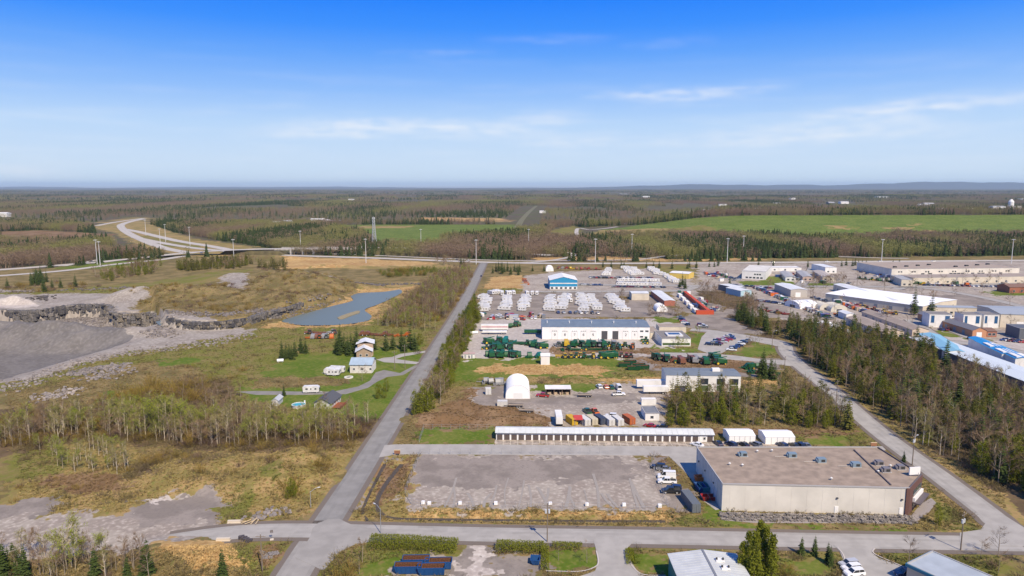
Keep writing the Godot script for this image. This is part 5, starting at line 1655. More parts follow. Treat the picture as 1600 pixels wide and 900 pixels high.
func quarry() -> void:
	# the worked rock face, stepped and split into upright blocks
	rng.seed = 15
	var line := smooth([Vector2(-405.2,-510.7),Vector2(-377.9,-512),Vector2(-360.9,-508),Vector2(-348.2,-512),Vector2(-342.3,-527.5),Vector2(-331.1,-536.3),Vector2(-308.7,-533.3)], 9)
	line += smooth([Vector2(-308.7,-533.3),Vector2(-288.6,-502.6),Vector2(-271.9,-494.9),Vector2(-257.2,-497.4),Vector2(-232.5,-463.7)], 5)
	var rock := [M("rock_pale", .40, .36, .32, .9, "rusty", 0, .25), M("rock_grey", .27, .25, .235, .9, "rusty", 0, .22), M("rock_dark", .15, .14, .14, .9, "rusty", 0, .3), M("rock_tan", .36, .31, .24, .9, "rusty", 0, .2)]
	var q := thing("quarry_face", "grey and white blocky rock face of the quarry pit", "cliff", v3(line[0], -10.0))
	var stones := stone_meshes(6, 21)
	rng.seed = 33
	for i in line.size() - 1:
		var a: Vector2 = line[i]
		var e: Vector2 = line[i + 1]
		var n := maxi(1, int(a.distance_to(e) / 2.6))
		for k in n:
			var y := -10.4
			var p := a.lerp(e, (k + .5) / n)
			var nrm := (e - a).normalized().orthogonal()
			while y < -0.2:
				var hh := rv(1.6, 4.2)
				if y + hh > -0.2: hh = maxf(0.6, 0.1 - y)
				var mt: Material = rock[[0, 1, 1, 2, 1][rng.randi() % 5]]
				if i < 8 and y < -4.0: mt = rock[[0, 0, 1][rng.randi() % 3]]
				if i > 54 : mt = rock[[0, 3, 1][rng.randi() % 3]]
				var pp := p - nrm * rv(-1.4, 1.2) * 1.0
				part(q, "rock_block", stones[rng.randi() % 6], mt, v3(pp - line[0], y + hh * .5 + 10.0), Vector3(3.6, hh * 1.15, 3.6), Vector3(0, rv(0, TAU), 0))
				y += hh
	# the lower rock face of the bank towards the pond
	var bank := smooth([Vector2(-225.5,-452.7),Vector2(-203,-438.2),Vector2(-183.5,-440.2),Vector2(-173.9,-452.7),Vector2(-170.2,-466),Vector2(-162.1,-487.3),Vector2(-155.5,-510.7)], 8)
	var q2 := thing("bank_face", "low broken rock face under the brown bank beside the pond", "cliff", v3(bank[0]))
	for i in bank.size() - 1:
		for k in 2:
			var p: Vector2 = bank[i].lerp(bank[i + 1], rv(0, 1)) + Vector2(0, -1.0)
			for y in [.4, 2.2, 4.0]:
				part(q2, "rock_block", stones[rng.randi() % 6], rock[[1, 3, 2, 1][rng.randi() % 4]], v3(p + Vector2(rv(-1, 1), rv(-1, .6)) - bank[0], y), Vector3(3.4, rv(1.8, 2.8), 3.2), Vector3(0, rv(0, TAU), 0))
	# rubble: below the face, along the rim and in heaps
	var xf := []
	var cl := []
	var add := func(p: Vector2, s: float, dark: float) -> void:
		xf.append(Transform3D(Basis.from_euler(Vector3(rv(0, 6), rv(0, 6), rv(0, 6))).scaled(Vector3(s, s * .7, s * 1.2)), v3(p, height(p.x, p.y) + s * .15)))
		var t := rv(.7, 1.25) * dark
		cl.append(Color(.30 * t, .262 * t, .235 * t))
	for i in 1100:
		var t := rv(.25, .95) * (line.size() - 2)
		var p: Vector2 = line[int(t)].lerp(line[int(t) + 1], t - int(t)) + Vector2(rv(-2, 6), rv(2, 26) if rv(0, 1) < .8 else rv(0, 45))
		if height(p.x, p.y) < -3.0: add.call(p, rv(.5, 1.6), .75)
	for run in [[[Vector2(-226.6,-301.8),Vector2(-225.1,-325),Vector2(-224.9,-354.5),Vector2(-209.9,-375.7),Vector2(-193.3,-384.9),Vector2(-174.4,-399.5),Vector2(-162,-420.8)], 620, 5.0, .8, 1.0], [[Vector2(-213.4,-330.8),Vector2(-206,-339.1),Vector2(-198.8,-349.2)], 260, 3.0, 1.1, .85], [[Vector2(-200.4,-294.2),Vector2(-196.3,-300.9)], 150, 3.5, .9, 1.15], [[Vector2(-196.4,-322.8),Vector2(-195.7,-329.6),Vector2(-192.4,-340.4)], 120, 4.0, 1.0, .9], [[Vector2(-230.6,-470.6),Vector2(-198.8,-457.1),Vector2(-178.4,-470.6),Vector2(-161.3,-484.9),Vector2(-142.2,-551.6)], 420, 4.0, 1.1, .7], [[Vector2(-226.3,-428.3),Vector2(-208.2,-417.1),Vector2(-228.6,-459.3)], 140, 4.0, 1.2, .9], [[Vector2(-73.3,-181),Vector2(-67.5,-184.4),Vector2(-62.5,-186.7)], 70, 1.5, .7, 1.0], [[Vector2(-141.9,-630.7),Vector2(-118.1,-643.3),Vector2(-83.2,-647.6)], 160, 3.0, 1.3, .5], [[Vector2(-446.5,-592.2),Vector2(-410.3,-603.3),Vector2(-367.1,-614.7),Vector2(-333.8,-626.7)], 220, 4.0, 1.1, .6], [[Vector2(-375.9,-551.6),Vector2(-388.2,-578)], 60, 4.0, 1.6, .35]]:
		var pts: Array = run[0]
		for i in run[1]:
			var t := rv(0, .999) * (pts.size() - 1)
			var p: Vector2 = pts[int(t)].lerp(pts[int(t) + 1], t - int(t)) + Vector2(rng.randfn(0, run[2]), rng.randfn(0, run[2]))
			add.call(p, rv(.5, 1.6) * run[3], run[4])
	var st := M("rubble_stone", 1, 1, 1, .9, "speck", 0, .7)
	st.vertex_color_use_as_albedo = true
	multi("rubble", "loose grey quarry rubble and boulders", stones[0], xf, cl, st)
	# the flooded part of the pit
	var w := M("pond_water", .14, .16, .115, .34)
	w.metallic_specular = .42
	var pond := smooth(POND + [POND[0]], 4)
	var m := MB.new()
	m.prism(PackedVector2Array(pond.slice(0, -1)), -.2, .08, true, false)
	struct_mesh("pond_water", m.mesh(), w)
	var isl := MB.new()
	isl.prism(PackedVector2Array(smooth([Vector2(-120.5,-477.6),Vector2(-119.6,-484.9),Vector2(-115.7,-497.4),Vector2(-111.9,-505.3),Vector2(-109.3,-497.4),Vector2(-112.5,-487.3),Vector2(-115.1,-475.2),Vector2(-118,-472.9),Vector2(-120.5,-477.6)], 3).slice(0, -1)), -.1, .35)
	struct_mesh("island_ground", isl.mesh(), M("reed_island", .33, .27, .15, .95, "speck", 0, .4))
	var pl := MB.new()
	pl.prism(PackedVector2Array([Vector2(-238.9,-463.7),Vector2(-237.1,-470.6),Vector2(-230.8,-472.9),Vector2(-224.2,-457.1),Vector2(-222.8,-442.3),Vector2(-229.4,-450.6)]), -.1, .06, true, false)
	struct_mesh("puddle_water", pl.mesh(), w)

# ---------------------------------------------------------------- the buildings near the crossroads
func near_buildings() -> void:
	var white := M("white_metal", .74, .73, .70, .55, "soft", 0, .05)
	var cream := M("cream_panel", .60, .57, .51, .6, "soft", 0, .04)
	var trim := M("white_trim", .72, .71, .69, .6)
	var gravel_roof := M("gravel_roof", .32, .25, .19, .95, "mid", 0, .05)
	# self-storage row
	var A := Vector2(-5.7,-241.9)
	var B := Vector2(71.6,-239.7)
	var st := building("storage_building", "long low storage building with a row of brown roll-up doors", "storage building", A, B, 6.2, 2.75, trim, M("pale_roof", .60, .62, .60, .5, "soft", 0, .08), .75, "x", .35)
	var w: float = st.get_meta("w")
	var brown := M("brown_door", .125, .095, .085, .6, "speck", 0, .8)
	var n := 30
	for i in n:
		var u := w * i / n
		if i == 28:
			on_wall(st, "f", u + .3, .05, .9, 2.1, "door", M("white_door", .75, .74, .72, .5), trim)
			on_wall(st, "f", u + 1.5, .9, .8, .9, "window", glass("window_glass", .03, .04, .05), trim)
			continue
		var d := on_wall(st, "f", u + .3, .03, w / n - .6, 2.15, "roll_up_door", brown, null, .03)
		for k in 4:
			bx(d, "slat", brown, Vector3(0, -.375 + .25 * k, .9), Vector3(.98, .04, .8))
	for i in 40:
		bx(st, "roof_seam", M("pale_roof", .60, .62, .60, .5), Vector3(w * (i + .5) / 40, 2.75 + .375 + .17, -1.55 + .17), Vector3(.07, .05, 3.35), Vector3(.2366, 0, 0))
	bx(st, "gutter", M("gutter_dark", .10, .10, .11, .6), Vector3(w / 2, 2.68, .42), Vector3(w + .6, .14, .14))
	# warehouse with a brick corner office
	var poly := [Vector2(58.7,-186.3), Vector2(109.2,-183.6), Vector2(117.7,-192.6), Vector2(116.2,-211.9), Vector2(59.4,-214.1)]
	poly[4] = Vector2(poly[0].x, poly[4].y)
	poly[3] = Vector2(poly[3].x, poly[4].y)
	var H := 7.9
	var wh := thing("warehouse", "large cream metal warehouse with gravel roof and brick corner", "warehouse", v3(poly[0]))
	var P := PackedVector2Array()
	for p in poly: P.append(p - poly[0])
	var m := MB.new()
	m.prism(P, -.3, H, false)
	part(wh, "wall", m.mesh(), cream)
	var r := MB.new()
	var inset := PackedVector2Array()
	var mid := Vector2.ZERO
	for p in P: mid += p / P.size()
	for p in P: inset.append(p.move_toward(mid, .25))
	r.prism(inset, H - .5, H - .15)
	part(wh, "roof", r.mesh(), gravel_roof)
	for i in P.size():
		var a := P[i]
		var e := P[(i + 1) % P.size()]
		var c := MB.new()
		c.box(Vector3.ZERO, Vector3(a.distance_to(e) + .1, .35, .3))
		part(wh, "coping", c.mesh(), M("coping_dark", .11, .09, .09, .6) if i in [1, 2] else M("coping", .35, .34, .33, .6), v3((a + e) * .5, H + .05 + i * .004), Vector3.ONE, Vector3(0, -(e - a).angle(), 0))
	var L := P[1].length()
	var fa := -P[1].angle()
	for i in 12:
		var q := P[1] * ((i + .5) / 12.0)
		bx(wh, "panel_seam", cream, v3(q, H * .5) + Vector3(0, 0, .005), Vector3(.08, H - .1, .05), Vector3(0, fa, 0))
	for k in [[.62, "white_door"], [.965, "white_door"]]:
		bx(wh, "door", M("white_door", .75, .74, .72, .5), v3(P[1] * k[0], 1.1) + Vector3(0, 0, .06), Vector3(1.0, 2.1, .12), Vector3(0, fa, 0))
		bx(wh, "wall_lamp", M("lamp_dark", .06, .06, .06, .5), v3(P[1] * k[0], 4.6) + Vector3(0, 0, .2), Vector3(.5, .35, .35), Vector3(0, fa, 0))
	var sd := P[4].length()
	for z in [.3, .62, .88]:
		bx(wh, "wall_lamp", M("lamp_dark", .06, .06, .06, .5), Vector3(-.15, 4.6, -sd * z), Vector3(.3, .35, .5))
	for z in [.22, .33]:
		bx(wh, "dock_door", M("dock_door", .45, .46, .47, .6), Vector3(-.06, 1.9, -sd * z), Vector3(.12, 3.6, 2.6))
	for i in 9:
		bx(wh, "panel_seam", cream, Vector3(-.02, H * .5, -sd * (i + .5) / 9.0), Vector3(.06, H - .1, .1))
	# brick office face between corner 1 and 2, and a brick pier on the front
	var brick := M("brick_face", .15, .072, .058, .85, "speck", 0, .6)
	var bd := P[2] - P[1]
	var ba := -bd.angle()
	var bl := bd.length()
	var bn := Vector2(-bd.y, bd.x).normalized()
	if bn.y < 0: bn = -bn
	var put := func(called: String, mt: Material, t: float, y: float, ww: float, hh: float, th: float) -> void:
		bx(wh, called, mt, v3(P[1] + bd * t + bn * th * .5, y), Vector3(ww, hh, th), Vector3(0, ba, 0))
	put.call("brick_wall", brick, .5, H * .5 - .1, bl + .2, H + .2, .3)
	bx(wh, "brick_pier", brick, v3(P[1] * .993, H * .5 - .1) + Vector3(0, 0, .12), Vector3(.9, H + .22, .5), Vector3(0, fa, 0))
	for f in [1.4, 5.0]:
		for k in 3:
			put.call("window", glass("office_glass", .04, .07, .07), .38 + .22 * k, f + .3, bl * .2, 1.6, .4)
	put.call("canopy_panel", M("white_trim", .72, .71, .69, .6), .62, 3.55, bl * .72, 1.1, .9)
	put.call("canopy", M("coping_dark", .11, .09, .09, .6), .62, 2.75, bl * .78, .35, 2.4)
	var bd2 := P[3] - P[2]
	bx(wh, "brick_wall", brick, v3(P[2] + bd2 * .3 + Vector2(.12, 0), H * .5 - .1), Vector3(bd2.length() * .6, H + .18, .3), Vector3(0, -bd2.angle(), 0))
	# raised sign board at the office end of the roof
	bx(wh, "sign_board", trim, v3(Vector2(115.4,-192.2) - poly[0], 9.3), Vector3(3.3, 2.2, .35), Vector3(0, .12, 0))
	for s in [-1, 1]:
		bx(wh, "sign_post", M("galvanised", .45, .46, .47, .45, "", .6), v3(Vector2(115.4,-192.2) - poly[0] + Vector2(s * 1.1, 0), 8.2), Vector3(.14, 1.2, .14))
	bx(wh, "parapet_divider", M("coping_dark", .11, .09, .09, .6), v3((P[1].lerp(P[4], .0) + P[3].lerp(P[4], .2)) * .5 + Vector2(-.5, 0), H + .03), Vector3(.3, .3, 26.5), Vector3(0, -.09, 0))
	# rooftop units
	var unit := M("rooftop_unit", .22, .30, .36, .5, "speck", 0, .5)
	for q in [[Vector2(71.2,-207.2), "small blue-grey rooftop unit at the near-left of the gravel roof", 0], [Vector2(85.9,-206.5), "blue-grey rooftop unit with pipe, first along the gravel roof", 1], [Vector2(93.1,-202.4), "blue-grey rooftop unit with pipe, middle of the gravel roof", 1], [Vector2(101.9,-199), "blue-grey rooftop unit with pipe, third along the gravel roof", 1], [Vector2(109.5,-200.4), "dark square air handler, rear one on the roof", 2], [Vector2(108.8,-195.2), "dark square air handler, front one on the roof", 2], [Vector2(114.1,-197.1), "squat dark vent hood beside the roof sign board", 2]]:
		var o := thing("rooftop_unit", q[1], "rooftop unit", v3(q[0], H - .15))
		var k: Material = unit if q[2] < 2 else M("air_handler", .16, .15, .16, .6)
		bx(o, "casing", k, Vector3(0, .75, 0), Vector3(2.5 if q[2] == 1 else 1.9, 1.2, 1.8))
		bx(o, "curb", M("coping", .35, .34, .33, .6), Vector3(0, .08, 0), Vector3(2.7, .2, 2.0))
		bx(o, "grille", M("chassis", .03, .03, .03, .8), Vector3(.25, .75, .92), Vector3(1.1, .7, .08))
		bx(o, "hood", k, Vector3(-1.35, .7, 0), Vector3(.5, .7, 1.3), Vector3(0, 0, .3))
		if q[2] == 1:
			bx(o, "gas_pipe", M("pipe_pale", .5, .45, .38, .6), Vector3(-3.2, .25, .2), Vector3(4.2, .12, .12))
	for q in [Vector2(64.8,-200),Vector2(68.3,-199),Vector2(76.5,-210.1),Vector2(81.3,-210.7),Vector2(106.1,-194.3),Vector2(111.9,-198.5),Vector2(90.3,-189.3)]:
		var o := thing("roof_vent", "small round vent pipe on the gravel roof", "roof vent", v3(q, H - .15), 0, "vents on the gravel roof")
		var t := MB.new()
		t.tube(Vector3(0, 0, 0), Vector3(0, .7, 0), .22, .22, 8, true)
		part(o, "pipe", t.mesh(), M("galvanised", .45, .46, .47, .45, "", .6))
		var t2 := MB.new()
		t2.tube(Vector3(0, .65, 0), Vector3(0, .9, 0), .42, .1, 8, true)
		part(o, "cap", t2.mesh(), M("vent_cap", .6, .6, .58, .5))
	# boulder wall at its foot
	rng.seed = 7
	var stones := stone_meshes(6, 9)
	var rw := thing("boulder_wall", "long grey boulder retaining wall in front of the warehouse", "stone wall", v3(Vector2(57.2,-182.5)))
	var bw := [M("boulder_pale", .52, .46, .40, .9, "rusty", 0, .5), M("boulder_grey", .42, .37, .33, .9, "rusty", 0, .5), M("boulder_dark", .30, .27, .24, .9, "rusty", 0, .5)]
	for row in 3:
		for i in 88:
			var t := (i + rv(.2, .8)) / 88.0
			var p: Vector2 = (Vector2(57.3,-183.6)).lerp(Vector2(109.3,-181.4), t) + Vector2(0, row * 1.25 + rv(-.45, .45))
			part(rw, "boulder", stones[rng.randi() % 6], bw[rng.randi() % 3], v3(p - Vector2(rw.position.x, rw.position.z), .45 - row * .16 + rv(-.2, .15)), Vector3(rv(.7, 1.6), rv(.6, 1.1), rv(.7, 1.3)), Vector3(0, rv(0, 6), 0))
	sheet("gravel_bed", [Vector2(57,-183.6),Vector2(108.4,-181.4),Vector2(117.6,-191.2),Vector2(122.3,-194.5),Vector2(121.8,-191.2),Vector2(116.5,-185.6),Vector2(108.7,-178.8),Vector2(65.7,-179.1),Vector2(57.5,-180.6)], .05, M("pea_gravel", .36, .32, .30, .95, "speck", 0, .5))
	# shop at the bottom with the pale ribbed roof
	var s0 := Vector2(36.5,-153.2)
	var s1 := Vector2(52,-152.9)
	var f0 := Vector2(s0.x, s0.y + 26)
	var f1 := Vector2(s1.x, s0.y + 26)
	var shop := building("workshop", "pale ribbed-roof workshop with teal wall beside the road", "workshop", f0, f1, 26, 5.2, M("teal_wall", .02, .17, .16, .6), M("ribbed_roof", .50, .52, .52, .5, "soft", 0, .1), 1.0, "z", .3)
	var sw: float = shop.get_meta("w")
	for i in 26:
		for s in [0, 1]:
			bx(shop, "roof_rib", M("ribbed_roof", .50, .52, .52, .5), Vector3(sw * (.25 + .5 * s), 5.2 + .5 + .18, -.5 - i * 1.0), Vector3(sw * .5 + .2, .07, .09), Vector3(0, 0, (1 if s == 0 else -1) * atan(1.0 / (sw * .5))))
	bx(shop, "ridge_cap", M("ridge_dark", .17, .18, .2, .6), Vector3(sw / 2, 6.37, -13), Vector3(.5, .12, 26.4))
	for q in [[.68, -21.8], [.70, -18.6]]:
		var sk := thing("roof_hatch", "white framed roof hatch on the ribbed roof, %s" % ("rear one" if q[1] < -20 else "front one"), "roof hatch", shop.to_global(Vector3(sw * q[0], 5.2 + 1.0 * (1 - (q[0] - .5) * 2) + .16, q[1])))
		bx(sk, "curb", trim, Vector3(0, .18, 0), Vector3(1.9, .36, 1.4))
		bx(sk, "vent_stack", M("chassis", .03, .03, .03, .8), Vector3(-.7, .55, 0), Vector3(.35, .5, .35))
		bx(sk, "vent_stack", M("chassis", .03, .03, .03, .8), Vector3(.7, .55, .1), Vector3(.35, .5, .35))
	# corner shop with the blue-grey roof
	var c0 := Vector2(91.2,-148.8)
	var c1 := Vector2(99.3,-155.6)
	var c2 := Vector2(105.8,-145)
	var ax := (c2 - c1).normalized()
	var wid := c1.distance_to(c0)
	var ay := Vector2(-ax.y, ax.x)
	if ay.y < 0: ay = -ay
	var cA := c1 + ay * wid
	var cs := building("corner_shop", "blue-grey flat-roofed shop with blue fascia at the corner", "shop", cA, cA + ax * 34.0, wid, 4.7, M("cream_wall", .50, .42, .33, .7), M("slate_roof", .37, .41, .44, .6, "soft", 0, .06))
	bx(cs, "fascia", M("blue_fascia", .015, .14, .24, .5), Vector3(17, 4.4, .2), Vector3(34.6, .7, .3))
	bx(cs, "fascia", M("blue_fascia", .015, .14, .24, .5), Vector3(-.2, 4.4, -wid / 2), Vector3(.3, .7, wid))
	on_wall(cs, "l", wid * .55, .1, 2.2, 2.6, "door", M("tan_door", .55, .36, .2, .6), trim)
	on_wall(cs, "f", 2.0, .9, 3.0, 1.6, "window", glass("window_glass", .03, .04, .05), trim)
	# houses west of the side road
	var slate := M("slate_shingle", .10, .105, .12, .85, "speck", 0, .5)
	var siding := M("white_siding", .66, .66, .66, .6, "speck", 0, .4)
	var hA := Vector2(-80.7,-277.4)
	var hB := Vector2(-73.2,-277.4)
	var hx := (Vector2(-75.8,-287.4) - Vector2(-77.1,-275.8))
	var hw := hA.distance_to(hB)
	var house := building("bungalow", "small white bungalow with dark slate roof and wooden deck", "house", hA + Vector2(0, 0), hA + Vector2(hx.y, -hx.x).normalized() * -hw * .94, hx.length(), 2.6, siding, slate, 1.9, "z", .5)
	house.get_child(1).name = "roof"
	windows(house, "f", .8, hw - 1.6, 2, 1.0, 1.0, 1.1, trim)
	windows(house, "r", 1, hx.length() - 1, 4, 1.0, 1.2, 1.1, trim)
	on_wall(house, "r", hx.length() * .48, .05, 1.0, 2.1, "door", M("tan_door", .55, .36, .2, .6), trim)
	var deck := thing("wooden_deck", "orange-brown wooden deck beside the bungalow", "deck", house.to_global(Vector3(hw + 1.2, 0, -4.5)), house.rotation.y)
	var red := M("deck_wood", .33, .10, .04, .8, "speck", 0, .8)
	for i in 14:
		bx(deck, "plank", red, Vector3(-1.6 + i * .27, .5, 0), Vector3(.25, .06, 7.6))
	for i in 8:
		for s in [-1.7, 2.1]:
			bx(deck, "post", red, Vector3(s, .7, -3.6 + i * 1.03), Vector3(.12, 1.5, .12))
	for s in [-1.7, 2.1]:
		bx(deck, "rail", red, Vector3(s, 1.45, 0), Vector3(.1, .1, 7.6))
	var gA := Vector2(-78.8,-333.1)
	var gB := Vector2(-68.2,-333.1)
	var barn := building("large_garage", "large white garage with blue-grey metal roof", "garage", gA, gB, 11, 4.2, M("white_block", .62, .59, .54, .75, "soft", 0, .1), M("blue_metal_roof", .33, .42, .50, .5, "soft", 0, .1), 2.2, "x", .4)
	on_wall(barn, "r", 1.2, .05, 3.6, 3.2, "garage_door", M("white_door", .75, .74, .72, .5), trim)
	on_wall(barn, "r", 6.2, .05, 3.6, 3.2, "garage_door", M("white_door", .75, .74, .72, .5), trim)
	for i in 3:
		on_wall(barn, "f", 1.5 + 4 * i, 1.6, 1.0, .9, "window", glass("window_glass", .03, .04, .05), trim)
	var tA := Vector2(-81.5,-359.9)
	var h2 := building("two_storey_house", "beige two-storey house with white metal roofs", "house", tA, Vector2(-73.8,-361.3), 15, 4.4, M("beige_brick", .42, .31, .22, .85, "speck", 0, .5), M("white_metal_roof", .70, .71, .72, .45, "soft", 0, .1), 2.0, "z", .7)
	windows(h2, "f", .5, 7, 2, 1.6, 1.1, 1.2, trim)
	windows(h2, "r", 1, 14, 4, 1.4, 1.3, 1.2, trim)
	on_wall(h2, "r", 6.0, .05, 1.1, 2.1, "door", M("tan_door", .55, .36, .2, .6), trim)
	var wing := MB.new()
	wing.box(Vector3(4.5, 3.4, -11.5), Vector3(8.2, 6.8, 8.6))
	part(h2, "upper_storey", wing.mesh(), M("beige_brick", .42, .31, .22, .85))
	var wr := MB.new()
	slab(wr, Vector3(-.4, 6.7, -6.6), Vector3(-.4, 6.7, -16.4), Vector3(4.5, 8.2, -16.4), Vector3(4.5, 8.2, -6.6), .12)
	slab(wr, Vector3(9.4, 6.7, -6.6), Vector3(9.4, 6.7, -16.4), Vector3(4.5, 8.2, -16.4), Vector3(4.5, 8.2, -6.6), .12)
	part(h2, "upper_roof", wr.mesh(), M("white_metal_roof", .70, .71, .72, .45))
	var shed := building("garden_shed", "small white garden shed with grey roof on the lawn", "shed", Vector2(-99.4,-281.7), Vector2(-96.8,-281.7), 6, 2.1, siding, M("shed_roof", .42, .44, .46, .6), 1.0, "z", .25)
	on_wall(shed, "f", .8, .05, 1.1, 1.8, "door", M("grey_door", .3, .32, .35, .6), trim)
	# yard north of the storage row
	hoop("hoop_barn", "tall white fabric hoop barn in the gravel yard", Vector2(-2.7,-291.4), Vector2(7.7,-291.4), 18, 6.2, M("white_fabric", .78, .78, .77, .6), M("fabric_door", .68, .68, .67, .6))
	var sh := thing("open_shed", "open-fronted timber shed with white roof in the yard", "shed", v3(Vector2(14.8,-297)))
	var shw := (Vector2(25.4,-297) - Vector2(14.8,-297)).x
	bx(sh, "back_wall", M("shed_timber", .16, .11, .08, .9), Vector3(shw / 2, 1.4, -4.0), Vector3(shw, 2.8, .15))
	for i in 4:
		bx(sh, "post", M("shed_timber", .16, .11, .08, .9), Vector3(shw * i / 3, 1.4, 0), Vector3(.25, 2.8, .25))
		bx(sh, "partition", M("shed_timber", .16, .11, .08, .9), Vector3(shw * i / 3, 1.4, -2.1), Vector3(.12, 2.75, 3.6))
	bx(sh, "roof", white, Vector3(shw / 2, 2.95, -1.9), Vector3(shw + .8, .14, 5.2), Vector3(.06, 0, 0))
	for i in 4:
		bx(sh, "stored_crate", M("crate_tan", .4, .3, .2, .8), Vector3(shw * (.14 + .24 * i), .5, -1.0), Vector3(1.6, 1.0, 1.4), Vector3(0, .2 * i, 0))
	var cab := building("site_cabin", "white site cabin with flat dark roof beside the wood", "cabin", Vector2(51.7,-263.1), Vector2(57.1,-263.1), 9, 2.9, white, M("cabin_roof", .18, .19, .21, .8, "soft", 0, .1))
	on_wall(cab, "f", 2, .8, 1.2, 1.1, "window", glass("window_glass", .03, .04, .05), trim)
	container("shipping_container", "white shipping container behind the site cabin", Vector2(56.8,-283.4), PI / 2, white, 6.1, 2.6)
	semi_trailer("box_trailer", "white semi-trailer parked broadside left of the white office block", Vector2(62.4,-306.8), PI / 2, white, null, 13.0, 2.9)
	semi_trailer("box_trailer", "white semi-trailer parked broadside behind the other, nearer the wood", Vector2(62.9,-298.9), PI / 2, white, null, 11.0, 2.4)
	# white two-storey office block among the trees
	var ob := building("office_block", "white two-storey block with grey roof and tall windows", "office building", Vector2(68.2,-302.8), Vector2(100.8,-300.9), 13, 7.2, white, M("slate_membrane", .16, .19, .22, .7, "soft", 0, .08), .5, "x", .1)
	for q in [.47, .69, .87]:
		var ow: float = ob.get_meta("w")
		on_wall(ob, "f", ow * q - .3, 3.4, 3.4, 2.6, "window", glass("window_glass", .03, .04, .05), M("frame_grey", .4, .42, .42, .5))
		on_wall(ob, "f", ow * q - .3, .3, 3.4, 2.6, "window", glass("green_glass", .08, .12, .05), M("frame_grey", .4, .42, .42, .5))
	bx(ob, "awning", M("chassis", .03, .03, .03, .8), Vector3(7, 2.6, 1.2), Vector3(5, .15, 2.2))
	var ou := thing("rooftop_unit", "pale rooftop unit on the white office block roof", "rooftop unit", ob.to_global(Vector3(23, 7.75, -6.5)))
	bx(ou, "casing", trim, Vector3(0, .7, 0), Vector3(3.4, 1.3, 2.2)); bx(ou, "hood", M("coping", .35, .34, .33, .6), Vector3(2.3, .5, 0), Vector3(1.4, .9, 1.6))
	# fabric shelters with cars in front
	for q in [[Vector2(76.8,-238.7), Vector2(86.1,-238.7), "five-bay"], [Vector2(89.2,-237.5), Vector2(99.6,-237.5), "wider"]]:
		var a2: Vector2 = q[0]
		var b2: Vector2 = q[1]
		var tn := building("fabric_shelter", "white %s fabric shelter right of the storage row" % q[2], "shelter", a2, b2, 7.5, 2.6, M("white_fabric", .78, .78, .77, .6), M("white_fabric", .78, .78, .77, .6), .8, "x", .05)
		for i in 6:
			bx(tn, "rib", M("fabric_rib", .5, .5, .49, .6), Vector3(a2.distance_to(b2) * i / 5.0, 1.3, .06), Vector3(.09, 2.6, .1))


